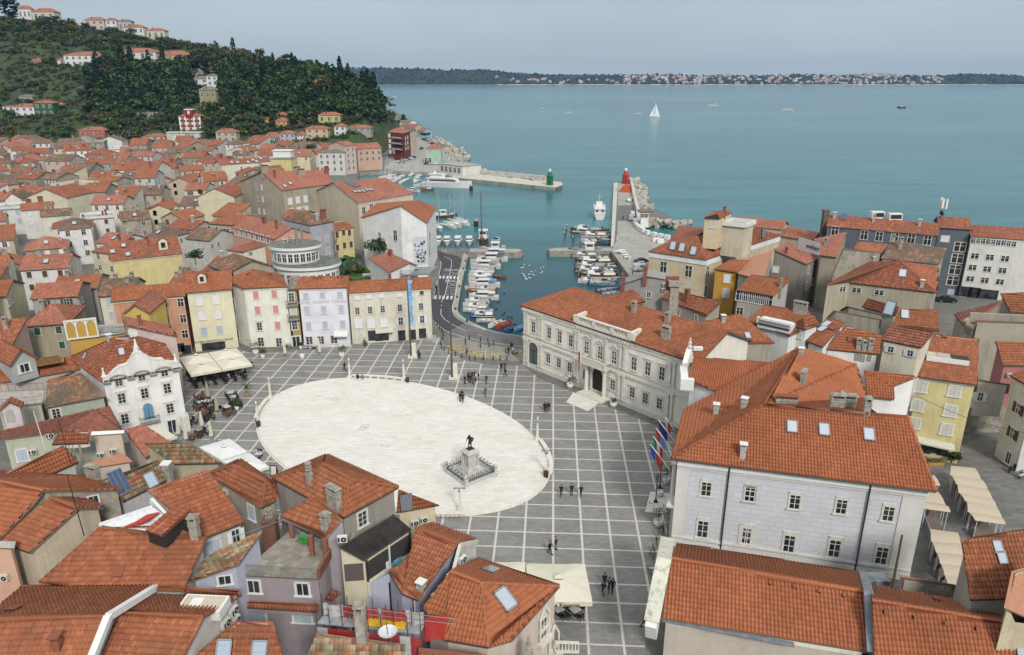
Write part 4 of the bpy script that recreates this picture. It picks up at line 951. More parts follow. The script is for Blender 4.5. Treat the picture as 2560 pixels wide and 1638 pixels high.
def right_side():
 b=H('I',dict(a=(95,712,13),b=(800,815,13),r=(662,530,17.5),c=(1700,525,13),m=(1400,430,17.),k=(775,478,17.6),e=(345,592,14.2),f=(470,402,14),h=(775,432,16.4)),['abr','bcmr','ark','aek','efhk'],'abcmhfe','big pale yellow building with a rooftop tower, beside the mole',S_(.60,.50,.33,dirt=.15),'terra',name='building',cat='building',cornice=(WHT,1.4))
 b.win('I',[(283,905),(585,955)],'g',1.5,2.6).win('I',[(570,1165)],'ck',1.5,2.4).win('I',[(812,957),(787,1190)],'x',1.2,2.4).win('I',[(1030,850)],'x',.9,.8).win('I',[(1262,705),(1335,685)],'x',1.3,1.6)
 b.sky('I',[(400,648),(508,668),(645,708)],'skylight',1.5).sky('I',[(1478,492)],'skylight',1.8).sky('I',[(968,668),(1060,630),(1600,465)],'roof_hatch',1.6)
 t=H('I',dict(a=(765,308,22),b=(958,320,22),c=(1112,246,22),d=(890,226,22),r=(930,262,23.2),t=(1025,222,23.2)),['abr','bctr','cdt','adtr'],'abcd','square rooftop tower with a small red hipped roof on the pale yellow building',S_(.60,.50,.33,dirt=.15),'orange',name='rooftop_tower',cat='tower',zg=15)
 t.win('I',[(880,380)],'ck',1.1,1.9,True).win('I',[(1010,365)],'ck',1.0,1.6,True); t.chim('I',[(1015,225,'b',.5)])
 b=H('I',dict(a=(975,398,20),b=(1268,428,20),c=(1388,382,20),d=(1110,352,20)),['abcd'],'abcd','white-rimmed open roof terrace block beside the rooftop tower',S_(.56,.50,.38,dirt=.5),name='roof_terrace',cat='terrace',zg=13,flat=CONC,**NG)
 mb=MB(); pts=[b.p[k] for k in 'abcd']
 for p,q in zip(pts,pts[1:]+pts[:1]): mb.seg(p+Vt((0,0,.4)),q+Vt((0,0,.4)),.35,.9,0)
 b.part('parapet',mb,WHITE)
 b=H('I',dict(a=(930,437,18),b=(1083,520,16.4),c=(1133,488,16.4),d=(975,403,18)),['abcd'],'abcd','small annex with one red tiled slope against the rooftop tower',S_(.60,.50,.33,dirt=.2),name='annex',cat='annex',zg=13); b.onwall('I',1030,548)
 gable('I',(1100,290),(1790,345),(1090,395),(1722,457),12,**Hs,label='long building with a plain red roof behind the rooftop terrace, nearest the sea',wm=BEIGE,rk='rose')
 gable('I',(1790,412),(2160,487),(1630,520),(2070,590),10.5,**Hs,label='low red roofed house right of the pale yellow building, by the sea',wm=BEIGE,rk='rose',square=False)
 b=H('I',dict(a=(883,932,11.5),b=(1172,972,11.3),c=(1310,830,13.2),d=(1090,818,13.2)),['abcd'],'abcd','narrow deep mustard yellow house with one white window and a tiled roof',OCHRE,'orange'); b.win('I',[(1048,1042)],'cw',1.3,1.8).win('I',[(1035,1215)],'cb',1.3,1.9)
 b=H('I',dict(a=(1172,980,11.4),b=(1480,1060,11.4),c=(1600,700,13.4),d=(1300,800,13.2)),['abcd'],'abcd','stained grey rendered house with a flat roof terrace behind the mustard house',GREYW,'rose',flat=plain('terracotta_floor',(.42,.2,.12)),**NG)
 b=H('I',dict(a=(2008,868,11),b=(2192,777,11),c=(1800,598,13.6),d=(1600,690,13.6)),['abcd'],'abcd','tall grey house with patched walls below a faded orange roof',S_(.27,.25,.22,dirt=.7),'rose'); b.chim('I',[(1755,740,'b',1.1)]).win('I',[(1635,930)],'cw',1.3,1.5).win('I',[(1560,940)],'cw',.8,1.6).win('I',[(2028,940),(2000,1130),(2075,1080)],'x',.9,1.7)
 b=H('I',dict(a=(1160,1182,9.5),b=(1605,1257,9.5),c=(1815,1055,12.2),d=(1340,998,12.2)),['abcd'],'abcd','house with a long glazed veranda under its red roof, in front of the grey house',S_(.42,.39,.34,dirt=.5),'orange'); b.win('I',[(1200,1245),(1270,1258),(1340,1270),(1410,1282),(1480,1295),(1550,1308)],'x',1.45,2.1); b.win('I',[(1200,1435)],'gw',1.3,1.6).chim('I',[(1690,1160,'p',1.1)])
 b=H('I',dict(a=(250,1278,9),b=(805,1497,8.6),c=(990,1320,10.9),d=(365,1190,11)),['abcd'],'abcd','long low house with slim chimney stacks behind the town hall',S_(.36,.33,.28,dirt=.5),'terra'); b.win('I',[(462,1450),(675,1520)],'gw',.8,1.2)
 b.chim('I',[(560,1330,'r',2.4)])
 q=G('I',420,1035,17.5); mb=MB(); mb.box((q.x,q.y,q.z/2-.8),(1.9,1.5,q.z-1.6),0,None,.8); mb.box((q.x,q.y,q.z-.9),(2.3,1.9,1.),0); mb.box((q.x,q.y,q.z-1.6),(1.2,1.0,.5),1); mb.box((q.x-1.,q.y+.6,q.z-1.2),(.8,.8,2.6),2)
 for s_ in (-.35,.1,.55): mb.tube((q.x+s_,q.y,q.z-.4),(q.x+s_,q.y,q.z+.3),.28,.2,8,2)
 o=mb.obj('chimney_stack',[CEM,DARK,BRICKR],None,(q.x,q.y,0)); tag(o,'tall free standing concrete chimney stack with red pots in front of the pale yellow building','chimney')
 b=H('I',dict(a=(-215,1110,10.5),b=(70,1012,13),c=(352,1058,12.6),d=(380,985,12.6),e=(100,930,13),f=(-170,1030,10.5)),['abef','bcde'],'abcdef','windowless grey stained party wall building at the end of the quay',GREYW,'grey',flat=plain('grey_capping',(.3,.29,.27)),**NG); b.onwall('I',295,1115).onwall('I',285,1175).win('I',[(105,1235)],'gw',.9,1.2); b.chim('I',[(60,1010,'r',1.6),(-205,1100,'r',1.)])
 b=H('N',dict(a=(1095,190,10.6),b=(1375,282,10.4),c=(1552,248,10.4),r=(1420,114,12.6)),['abr','bcr'],'abcr','small red roofed house peeping over the town hall ridge',GREYW,'orange'); b.win('N',[(1500,300),(1580,300)],'gw',.8,1.)
 b=H('O',dict(a=(250,822,11.2),b=(1215,810,11),c=(760,434,14.2),d=(215,560,13.6)),['abcd'],'abcd','wide orange tiled roof with two white capped chimneys between town hall and palace',OLDW,'orange'); b.chim('O',[(550,545,'w',1.0),(475,770,'w',1.0)]).sky('O',[(865,720),(695,772)],'skylight',1.0)
 b=H('O',dict(a=(840,535,12),b=(1410,722,11.6),c=(1780,560,12),t=(1640,405,14.2),r=(1080,325,14.8)),['abtr','bct'],'abctr','orange roofed house with a recessed white roof balcony and wide chimneys',WHT,'orange'); b.chim('O',[(880,475,'L',1.3),(1510,430,'S',1.6),(1560,440,'S',1.6)])
 h=b.hit_roof('O',1240,600)
 if h:
  p=h[1]; M=Matrix((h[3],Vt((0,0,1)).cross(h[3]),Vt((0,0,1)))).transposed(); mb=MB(); mb.box(p+Vt((0,0,.3)),(5.6,2.4,1.4),0,M); mb.box(p+M@Vt((0,-1.4,1.35)),(5.8,.18,.18),0,M); mb.box(p+M@Vt((-2.8,-1.2,.95)),(.3,.5,1.),0,M)
  for i in range(24): mb.box(p+M@Vt((-2.6+i*.225,-1.4,.9)),(.04,.04,.9),1,M)
  mb.box(p+M@Vt((0,-.9,.3)),(5.2,.9,.2),1,M)
  b.part('roof_balcony',mb,[WHITE,DARK],b.roof)
 b=H('O',dict(a=(1406,580,12.6),b=(1612,637,12.6),c=(1782,583,12.6),r=(1590,497,14.2),t=(1715,456,14.2)),['abr','bctr'],'abctr','white attic box with a small red hipped roof',WHT,'orange',zg=9); b.win('O',[(1510,685)],'cw',1.2,1.4)
 b=H('Q',dict(a=(-105,425,10.5),b=(78,492,10.5),c=(325,215,12.9),d=(120,165,12.9)),['abcd'],'abcd','tiled roof with two white skylights and a hatch',WHT,'orange'); b.sky('Q',[(120,235),(70,290)],'skylight',1.3).sky('Q',[(195,290)],'roof_hatch',1.6)
 b=H('Q',dict(a=(100,512,9.6),b=(722,572,9.6),c=(745,355,12.2),d=(330,250,12.2)),['abcd'],'abcd','bright patchy orange roof with three small chimneys over a long white wall',WHT,'new'); b.chim('Q',[(475,505,'s',1.2),(540,515,'s',1.),(610,510,'s',1.2)]).sky('Q',[(380,400)],'roof_hatch',1.2)
 H('Q',dict(a=(120,152,11),b=(735,270,11),c=(752,178,12.6),d=(200,75,12.6)),['abcd'],'abcd','long narrow orange roof in front of the purple metal roof',OLDW,'orange')
 H('Q',dict(a=(265,72,12),b=(712,168,12),c=(782,130,13.2),d=(345,22,13.2)),['abcd'],'abcd','house with a purple ribbed metal roof',OLDW,'brown',flat=plain('purple_metal_roof',(.13,.055,.075),.5,.2,.2,3))
 b=H('Q',dict(a=(740,408,10.5),b=(1195,497,10.5),c=(1345,318,13.),d=(850,228,13.)),['abcd'],'abcd','cream house with small shuttered windows below a salmon tiled roof',CREAM,'rose'); b.win('Q',[(845,515),(1065,560)],'ow',.9,1.); b.chim('Q',[(980,495,'S',1.)])
 b=H('Q',dict(a=(860,235,11.5),b=(1390,312,11.2),c=(1380,75,13.9),d=(960,48,13.9)),['abcd'],'abcd','tiled roof with one square blue skylight beside the stone alley',OLDW,'orange'); b.sky('Q',[(1005,120)],'skylight',1.4); b.chim('Q',[(810,205,'w',1.)])
 b=H('J',dict(a=(522,1302,11),b=(905,1400,11),c=(945,1298,12.6),d=(590,1205,12.6)),['abcd'],'abcd','small roof with a glazed roof light in front of the big hipped roof',OLDW,'orange'); b.sky('J',[(840,1315)],'skylight',2.)
 b=H('J',dict(a=(365,1025,12),b=(1370,1142,12),r=(942,785,16.2),c=(1390,860,12.6),d=(108,1065,12),e=(600,800,14)),['abr','bcr','adr','der'],'abcred','broad four sided red hipped roof above a worn cream wall, below the slate blue building',S_(.42,.37,.28,dirt=.6),'terra'); b.win('J',[(300,1100),(460,1112),(715,1140)],'x',1.6,1.0); b.sky('J',[(980,925)],'skylight',1.5); b.chim('J',[(1195,1080,'w',1.2)])
 b=H('J',dict(a=(172,962,12),b=(600,868,12.4),c=(745,685,15.6),d=(300,638,15.6)),['abcd'],'abcd','red roof with a red brick chimney left of the broad hipped roof',STONEM,'orange'); b.chim('J',[(340,930,'b',1.8),(640,800,'w',1.)]).sky('J',[(480,850)],'skylight',1.1)
 b=H('J',dict(a=(45,715,12.6),b=(238,738,12.6),c=(355,450,16.2),d=(-20,530,15)),['abcd'],'abcd','steep salmon roof beside the advertising banner',OLDW,'rose'); b.chim('J',[(110,600,'s',1.)])
 b=H('J',dict(a=(735,748,14),b=(1400,818,13.6),c=(1482,640,15.8),r=(865,545,17.2)),['abcr'],'abcr','old patchy brown tiled roof just in front of the slate blue building',OLDW,'aged'); b.chim('J',[(950,640,'s',2.),(870,560,'s',1.)])
 H('J',dict(a=(430,645,14.5),b=(745,690,14.5),c=(820,590,16),d=(475,560,16)),['abcd'],'abcd','low red roof under the windows of the slate blue building',OLDW,'orange')
 b=gable('J',(190,262),(1385,352),(115,388),(1392,497),15.6,name='building',cat='building',label='long slate blue building with five tall white framed windows on the seafront',wm=BLUEW,rk='terra'); b.win('J',[(215,440),(545,488),(715,505),(890,515),(1078,530),(1262,548)],'gw',1.5,2.2); b.chim('J',[(205,300,'w',1.3),(650,335,'w',1.6),(1170,385,'w',1.3)])
 for x in (720,920):
  h=b.hit_roof('J',x,308) or b.hit_roof('J',x,330)
  if h: mb=MB(); mb.box(h[1]+Vt((0,1.6,.7)),(3.2,1.6,1.9),0); mb.box(h[1]+Vt((0,.78,.9)),(2.7,.1,1.),1); b.part('roof_plant',mb,[WHITE,DARK],b.roof)
 b.sky('J',[(310,285)],'solar_panel',.8)
 b=gable('J',(1440,280),(1820,302),(1385,402),(1768,427),16.6,name='building',cat='building',label='slate blue stair tower with four big gridded white windows',wm=BLUEW,rk='terra'); b.win('J',[(1630,622),(1600,752),(1573,880),(1548,1005)],'gw',2.3,2.2).win('J',[(1462,530)],'cw',1.7,1.5); b.win('J',[(1525,1140)],'cb',1.2,1.6)
 b=gable('J',(1795,368),(2560,420),(1750,500),(2560,552),15.2,name='hotel_building',cat='hotel',label='white modern building with square windows and a dark shop front at the right edge',wm=S_(.66,.64,.58,dirt=.2),rk='terra')
 b.win('J',[(1783,550),(1836,552),(1888,558),(1955,563),(2005,568),(2060,575),(2128,577),(2180,585),(2235,590)],'x',1.05,1.2).win('J',[(1798,725),(1968,740),(2140,755),(1772,855),(1938,873),(2110,890),(1745,983),(1910,1000),(2082,1018)],'x',1.6,1.3).win('J',[(1700,1130),(1790,1140),(1890,1160),(1990,1170)],'d',2.6,2.6)
 q=G('J',115,215,19); mb=MB(); mb.box((q.x,q.y,q.z/2),(1.3,1.3,q.z),0); mb.box((q.x,q.y,q.z+.1),(1.6,1.6,.3),0); tag(mb.obj('chimney_stack',plain('brown_stack',(.14,.105,.08),.9,0,.3,1),None,(q.x,q.y,0)),'tall dark brown square chimney stack standing against the sea','chimney')
 q=G('J',1405,330,17.5); mb=MB(); mb.tube(q-Vt((0,0,1)),q+Vt((0,0,5)),.12,.08,6,0)
 for a,z in ((0,4.2),(2.1,4.6),(4.2,4.4)):
  c=q+Vt((mcos(a)*.8,msin(a)*.5,z)); mb.box(c,(.45,.3,2.4),1); mb.seg(q+Vt((0,0,z)),c,.08,.08,0); mb.box(q+Vt((mcos(a)*.3,0,z-2.4)),(.4,.4,.8),0)
 tag(mb.obj('antenna_mast',[DARK,WHITE],None,q-Vt((0,0,1))),'mobile phone mast with white panel antennas on the blue building','mast')
 H('J',dict(a=(1685,1525,11),b=(1565,1385,11),r=(2105,1245,15),c=(1850,1375,12.6)),['abr','arc'],'abrc','salmon hipped roof at the right edge behind the grey parapet',OLDW,'rose')
 H('J',dict(a=(2200,1362,13),b=(2560,1385,13),c=(2560,1140,16.2),d=(2085,1145,16.2)),['abcd'],'abcd','steep orange tiled roof at the right edge below the white building',OLDW,'orange')
 b=H('Q',dict(a=(1775,385,10.5),b=(2560,435,10.5),c=(2560,215,14),d=(1800,190,14)),['abcd'],'abcd','wide orange roof at the right edge with a long grey parapet above',OLDW,'orange'); b.sky('Q',[(1950,285)],'skylight',1.1)
 mb=MB(); mb.seg(G('Q',1740,150,13.5),G('Q',2560,190,14.),.5,1.6,0); mb.seg(G('Q',1740,150,13.5),G('Q',1760,300,11),.5,2.5,0); b.part('parapet',mb,[OLDW])
 b=H('Q',dict(a=(1145,825,12.3),b=(1826,920,12.3),c=(1845,402,15.9),d=(1335,345,15.9)),['abcd'],'abcd','tall yellow house with grey shutters above a restaurant awning',YELW,'orange',cornice=(PALE,.35)); b.win('Q',[(1192,935),(1568,985),(1150,1150),(1520,1210),(1115,1350),(1480,1420)],'ck',1.35,1.6)
 b.win('V',[(1465,385),(1530,400),(1605,400),(1675,420)],'d',1.4,1.9); awning(b,'V',(1400,290),(1770,372),1.1,plain('cream_canvas',(.60,.55,.44)),.4)
 h=b.hit_roof('Q',1480,630)
 if h: p=h[1]; M=Matrix((h[3],Vt((0,0,1)).cross(h[3]),Vt((0,0,1)))).transposed(); mb=MB(); mb.box(p+Vt((0,.0,.15)),(5.2,1.9,.7),0,M); mb.box(p+M@Vt((-1.9,-.0,.45)),(1.1,1.6,.3),3,M); mb.box(p+M@Vt((-.5,0,.52)),(1.6,1.6,.2),1,M); mb.box(p+M@Vt((1.5,0,.52)),(2.2,1.6,.12),2,M); b.part('roof_recess',mb,[WHITE,plain('grey_render',(.42,.40,.36),.9,0,.2),DARK,BEIGE],b.roof)
 b.sky('Q',[(1450,380)],'roof_hatch');
 H('Q',dict(a=(572,1052,11),b=(885,1082,11),c=(878,935,12.2),e=(1145,828,13.2),d=(545,758,13.6)),['abcd','ced'],'abced','white walled house with an L shaped red roof beside the yellow house',WHT,'new')
 H('Q',dict(a=(2115,697,11),b=(2460,700,11),c=(2370,432,13.6),d=(2030,425,13.6)),['abcd'],'abcd','house with dusky pink side wall and a small red roof',S_(.40,.17,.16,dirt=.3),'orange').onwall('Q',2180,800)
 b=H('Q',dict(a=(1780,985,8),b=(2178,1008,8),c=(2200,908,9.5),d=(1810,856,9.5)),['abcd'],'abcd','low tiled bridge house spanning the dark archway',S_(.50,.47,.40,dirt=.3),'orange',zg=4.2); b.win('Q',[(1860,1050)],'ow',.8,1.3)
 mb=MB(); c0=b.W[0]; mb.box((b.c.x+.5,b.c.y+3.,2.1),(9,.5,4.2),0); b.part('arch_wall',mb,[STONEM])
 b=H('Q',dict(a=(2198,815,12.4),b=(2500,985,12.4),c=(2900,800,13.6),d=(2480,690,14)),['abcd'],'abcd','tall white plastered house with open brown shutters at the right edge',S_(.60,.58,.53,dirt=.5),'orange'); b.win('V',[(2310,75),(2262,282)],'on',1.0,1.5).win('V',[(2225,485)],'x',1.,1.8)
 b=H('a',dict(a=(1848,1052,9.8),b=(2330,1040,9.8),c=(2420,415,14),d=(1768,520,13.4)),['abcd'],'abcd','rust red roof of slipped tiles with two slim skylights at the right edge',OLDW,'orange'); b.sky('a',[(2080,592),(2115,682)],'skylight',.85)
 b=H('a',dict(a=(2145,1120,11.6),e=(2230,1260,10),b=(2560,1300,10),c=(2560,700,14.2),d=(2212,805,14.2)),['abcd'],'aebcd','cream walled roof terrace in the bottom right corner with a pot plant',S_(.56,.48,.33,dirt=.4),**Hs,flat=plain('terracotta_floor',(.42,.2,.12)),**NG);
 b=H('a',dict(a=G('Z',1380,1203,5.8),b=(945,1512,5.8),r=G('Z',1470,655,8.3),t=(930,992,8.3),c=(872,826,5.4),d=G('Z',1512,517,5.4)),['abtr','rtcd'],'abtcdr','large orange tiled church hall roof in the foreground with a mossy white parapet',S_(.50,.44,.37,dirt=.15),'new',near=True,cornice=(PALE,.6),gutter=False)
 mb=MB(); L=[G('Z',1432,470,6.6),G('Z',1400,655,9.),G('Z',1285,1235,6.4)]
 for p,q in zip(L,L[1:]): mb.seg(p,q,1.35,.35,0); mb.seg(p-Vt((0,0,1.2)),q-Vt((0,0,1.2)),1.0,2.2,1)
 b.part('parapet',mb,[S_(.62,.60,.50,dirt=1.),WHT])
 mb=MB(); L=[G('a',905,812,6.2),G('a',955,1000,8.9),G('a',985,1520,6.3)]
 for p,q in zip(L,L[1:]): mb.seg(p,q,.8,.3,0)
 b.part('coping',mb,[ZINC]); mb=MB(); mb.seg(G('Z',1380,1212,5.7),G('a',300,1450,5.7),.55,.1,0); b.part('lead_flashing',mb,[ZINC]); b.sky('a',[(85,915),(298,950),(515,988),(733,1025)],'roof_hatch',.45)
 b=H('a',dict(a=(1005,1720,5.2),b=(2290,1800,5.2),t=(2248,1272,8.6),r=(985,1062,8.6),c=(1800,1072,6.7),d=(970,945,6.7)),['abtr','rtcd'],'abtcdr','long orange tiled roof in the bottom right corner beyond the grey coping',S_(.50,.44,.37,dirt=.3),'new',near=True,gutter=False); b.sky('a',[(1090,1165),(1350,1210),(1618,1260),(1895,1310),(2170,1360)],'roof_hatch',.45).sky('a',[(1545,1070)],'roof_hatch',1.)
 mb=MB(); mb.seg(G('a',2250,1275,8.7),G('a',2330,1800,5.4),.5,.25,0); b.part('coping',mb,[ZINC])
 H('a',dict(a=(1258,978,6.2),b=(1778,1050,6.2),c=(1725,922,7.8),d=(1232,850,7.8)),['abcd'],'abcd','small orange tiled roof between the palace and the long foreground roof',STONEM,'new')
 q0,q1=G('a',1160,955,6.5),G('a',1225,585,11.5); q1=Vt((q0.x+.1,q0.y+.3,12.2)); mb=MB(); mb.tube(q0,q1,.12,.09,8); tag(mb.obj('metal_flue',plain('rusty_brown',(.10,.06,.04)),None,q0),'slim rusty brown flue pipe standing before the palace corner','flue pipe')
 mb=MB(); c=G('a',1000,870,5.6); mb.box(c,(2.6,1.4,.5),0); tag(mb.obj('lead_roof_box',ZINC,None,c-Vt((0,0,.25))),'grey lead covered box at the back of the foreground hall roof','roof box')
right_side()
ROSEW=S_(.60,.50,.42,dirt=.2); LB=S_(.44,.45,.55,dirt=.25)
def rail(mb,a,b,h=1.,step=.14,r=.02,mi=0):
 L_=(b-a).length; n=max(1,int(L_/step)); mb.seg(a+Vt((0,0,h)),b+Vt((0,0,h)),.05,.05,mi); mb.seg(a+Vt((0,0,.1)),b+Vt((0,0,.1)),.04,.04,mi)
 for i in range(n+1):
  p=a.lerp(b,i/n); mb.box(p+Vt((0,0,h/2)),(r*1.5,r*1.5,h),mi)
def wall_strip(b,name,p,q,h,w,m): mb=MB(); mb.seg(p,q,w,h,0); return b.part(name,mb,m if isinstance(m,list) else [m])
def foreground():
 b=H('Y',dict(a=(1290,1397,9.6),c=(1700,1468,9.6),e=(1918,1408,9.6),b=(2352,914,9.8),f=(1620,650,9.8),k=(1352,778,12.),r=(1636,882,11.9),g=(1100,1108,10.4)),['acr','akr','agk','ceb','cbr','bfkr'],'acebfkg','corner house with pointed gothic windows under an orange hipped roof by the cafe canopy',ROSEW,'new',cornice=(PALE,.25))
 b.sky('Y',[(1725,768),(1850,1030,1.5)],'skylight',1.2); b.win('Y',[(2205,1290)],'gw',1.0,2.1)
 for x,y,s_ in ((2205,1290,1.),(2290,1480,1.1)):
  h=b.hit_wall('Y',x,y)
  if h:
   M=Matrix.Rotation(h[2],3,'Z'); mb=MB(); mb.box(h[1]+h[3]*.1,(1.5*s_,.25,.25),0,M)
   for q in (-.7,.7): mb.tube(h[1]+M@Vt((q*s_,-.15,-1.1)),h[1]+M@Vt((q*s_,-.15,1.3)),.1,.1,8,0)
   for q in (-1,1): mb.seg(h[1]+M@Vt((q*.7*s_,-.15,1.3)),h[1]+M@Vt((0,-.15,2.4*s_)),.18,.2,0)
   mb.tube(h[1]+M@Vt((0,-.15,2.3)),h[1]+M@Vt((0,-.15,3.)),.08,.02,6,0); mb.box(h[1]+M@Vt((0,-.25,-1.2)),(1.9*s_,.5,.35),0,M); b.part('gothic_surround',mb,[STONEW])
 h=b.hit_wall('Y',2290,1500)
 p=G('Z',400,1420,4.6); q=p+Vt((2.2,1.2,-1.2)); mb=MB(); mb.seg(p,q,.25,.15,0); mb.seg(p-Vt((0,0,1)),q-Vt((0,0,1)),.3,.15,0)
 for i in range(8): c=p.lerp(q,i/7); mb.tube(c-Vt((0,0,.95)),c,.07,.07,6,0)
 tag(mb.obj('stair_balustrade',[STONEW],None,p-Vt((0,0,1))),'small white stone balustrade beside the gothic corner house','balustrade')
 b=H('Y',dict(k=(1030,372,12),f=(1190,332,10.7),g=(1583,478,10.7),r=(1420,516,12),a=(1048,1033,9.3),e=(905,972,9.3),j=(985,600,10.6),l=(787,777,9.3),m=(1108,560,10.8)),['kfgr','kraej','lem'],'grael','orange roofed house with a row of air conditioners along its white gable parapet',S_(.36,.37,.48,dirt=.2),'orange')
 b.win('Y',[(980,1060)],'cn',.9,1.6)
 mb=MB(); P=[G('Y',*q) for q in ((1583,490,10.6),(1425,520,12.),(1360,770,10.9),(1110,1105,9.2))]
 for p,q in zip(P,P[1:]): mb.seg(p+Vt((.15,-.1,.0)),q+Vt((.15,-.1,.0)),.3,.35,0); mb.face([p,q,Vt((q.x,q.y,6)),Vt((p.x,p.y,6))],0)
 b.part('gable_parapet',mb,[S_(.55,.52,.46,dirt=.4)])
 for x,y,z in ((1310,775,10.6),(1232,885,10.1),(1418,630,11.2),(1170,960,9.6)):
  p=G('Y',x,y,z)+Vt((.25,-.35,-.3)); inst('air_conditioner',fit_mesh('air_conditioner'),b.root,p-b.rl,R(55))
 b.chim('Y',[(1080,930,'w',.5)])
 mb=MB(); P=[G('Y',*q) for q in ((570,1000,5.5),(787,777,9.3),(905,975,9.1),(1045,1040,9.))]; P=[G('Y',560,900,8),G('Y',787,785,9.2),G('Y',900,975,9.),G('Y',1045,1035,8.8)]
 for p,q in zip(P,P[1:]): mb.face([Vt((p.x,p.y,0)),Vt((q.x,q.y,0)),q,p],0)
 w=mb.obj('courtyard_wall',LB); o=tag(w,'blue grey courtyard wall with a dark double door behind the scaffolding','wall'); c=G('Y',795,1000,6.6); mb=MB(); mb.box(c,(1.7,.12,3.2),0,Matrix.Rotation(R(-18),3,'Z')); mb.obj('door',[plain('dark_brown_door',(.035,.02,.015),.6)],w)
 b=H('Y',dict(a=(545,668,10.9),b=(987,378,10.9),c=(822,240,12.4),d=(318,545,12.4)),['abcd'],'abcd','house with a long covered balcony under a sooty black canopy and laundry',S_(.60,.55,.40,dirt=.3),flat=plain('black_roofing_felt',(.028,.024,.022),.85,0,.5,1.),caps=False,over=.15)
 i=[k for k in range(len(b.wk)) if {b.wk[k],b.wk[(k+1)%4]}=={'a','b'}][0]; p,q,d,L_,n=b.wplane(i); M=Matrix((d,-n,Vt((0,0,1)))).transposed(); at=lambda a,o,z:Vt(((p+d*a+n*o).x,(p+d*a+n*o).y,z))
 if b.wk[i]!='a': flip=1
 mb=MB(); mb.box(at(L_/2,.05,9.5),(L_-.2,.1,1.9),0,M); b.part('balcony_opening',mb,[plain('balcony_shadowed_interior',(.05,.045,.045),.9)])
 mb=MB(); mb.box(at(L_/2,.12,7.7),(L_,.22,1.5),0,M); b.part('balcony_parapet',mb,[S_(.66,.63,.50,dirt=.2)])
 for f in (.02,.5,.98): mb=MB(); mb.box(at(L_*f,.15,9.0),(.14,.14,3.6),0,M); b.part('post',mb,[DARK if f!=.5 else WHITE])
 for f,c_,w_,h_ in ((.42,WHITE,.35,1.5),(.62,plain('blue_towel',(.15,.35,.5)),.7,.7),(.72,plain('turquoise_towel',(.06,.42,.36)),.3,.5),(.55,plain('teal_towel',(.08,.3,.33)),.4,.5)): mb=MB(); mb.box(at(L_*f,.3,8.6),(w_,.05,h_),0,M); tag(mb.obj('towel',c_,None,at(L_*f,.3,8.6)),{.42:'white curtain tied at the balcony post',.62:'pale blue towel hung on the balcony rail',.72:'turquoise green towel hung on the balcony rail',.55:'dark teal cloth hung on the balcony rail'}[f],'laundry')
 j=[k for k in range(len(b.wk)) if {b.wk[k],b.wk[(k+1)%4]}=={'a','d'}][0]; p2,q2,d2,L2,n2=b.wplane(j); M2=Matrix((d2,-n2,Vt((0,0,1)))).transposed(); at2=lambda a,o,z:Vt(((p2+d2*a+n2*o).x,(p2+d2*a+n2*o).y,z))
 mb=MB(); mb.box(at2(L2/2,.04,9.6),(L2-.3,.08,1.8),0,M2); b.part('glazed_side',mb,[plain('mauve_panel',(.13,.10,.10),.4)])
 mb=MB(); mb.box(at2(L2/2,.04,4.6),(L2-.5,.08,2.8),1,M2)
 for k in range(5): mb.box(at2(.3+k*(L2-.6)/4,.1,4.6),(.1,.08,2.8),0,M2)
 mb.box(at2(L2/2,.1,5.1),(L2-.4,.08,.12),0,M2); b.part('glazed_porch',mb,[WHITE,GLASS])
 b.onwall('Y',355,455)
 b=H('X',dict(a=(740,238,13),b=(1400,602,13),c=(1897,328,13),d=(1240,30,13),r=(1205,115,15.2),t=(1450,258,15.3)),['abtr','bct','cdrt','dar'],'abcd','tall grey house under a pointed four sided roof with mossy edges, overlooking the white oval',S_(.33,.30,.26,dirt=.5),'orange')
 b.win('X',[(1568,615)],'gw',1.1,1.6); b.chim('X',[(1085,290,'p',1.3),(1315,520,'S',1.8)]); b.onwall('X',1385,790)
 b=H('X',dict(a=(428,1135,9.7),b=(1168,1172,9.7),c=(1290,950,9.7),e=(1240,800,9.7),d=(880,745,9.7)),['abced'],'abced','mauve house with a paved roof terrace, clothes lines and a railing',MAUVE,flat=None,rk='grey',**NG,near=False,over=.1)
 t_,b_,_=paving('terrace_slabs',(.30,.27,.22),.3,(.8,.8),.02,R(20)); mb=MB(); P=[b.p[k]+Vt((0,0,.03)) for k in 'abced']; mb.face(P,0); b.part('terrace_floor',mb,[t_.out(b_)])
 b.win('X',[(570,1240),(1020,1265)],'xw',1.2,1.35); b.win('X',[(600,1510),(1020,1520)],'cs',1.6,1.2)
 mb=MB(); rail(mb,b.p['a']+Vt((.1,.1,0)),b.p['b']+Vt((-.1,.1,0)),1.05,.16); b.part('railing',mb,[GREYM])
 mb=MB(); mb.seg(b.p['b']+Vt((0,0,.5)),b.p['c']+Vt((0,0,.5)),.25,1.0,0); b.part('brick_parapet',mb,[plain('brick_parapet',(.22,.09,.06),.9,0,.3,5)])
 p,q=G('X',440,1395,6.9),G('X',1160,1440,6.9); c=H('X',dict(a=(440,1425,6.5),b=(1155,1470,6.5),c=(1165,1400,7.1),d=(450,1362,7.1)),['abcd'],'abcd','narrow tiled eaves strip below the mauve terrace house',MAUVE,'orange',name='lean_to',cat='lean-to roof',caps=False,zg=5.9)
 H('X',dict(a=(1215,1350,6.6),b=(1290,1365,6.6),c=(1375,1300,7.4),d=(1300,1262,7.4)),['abcd'],'abcd','tiny tiled awning on the side of the mauve house',MAUVE,'orange',name='tiled_awning',cat='awning',caps=False,zg=6.)
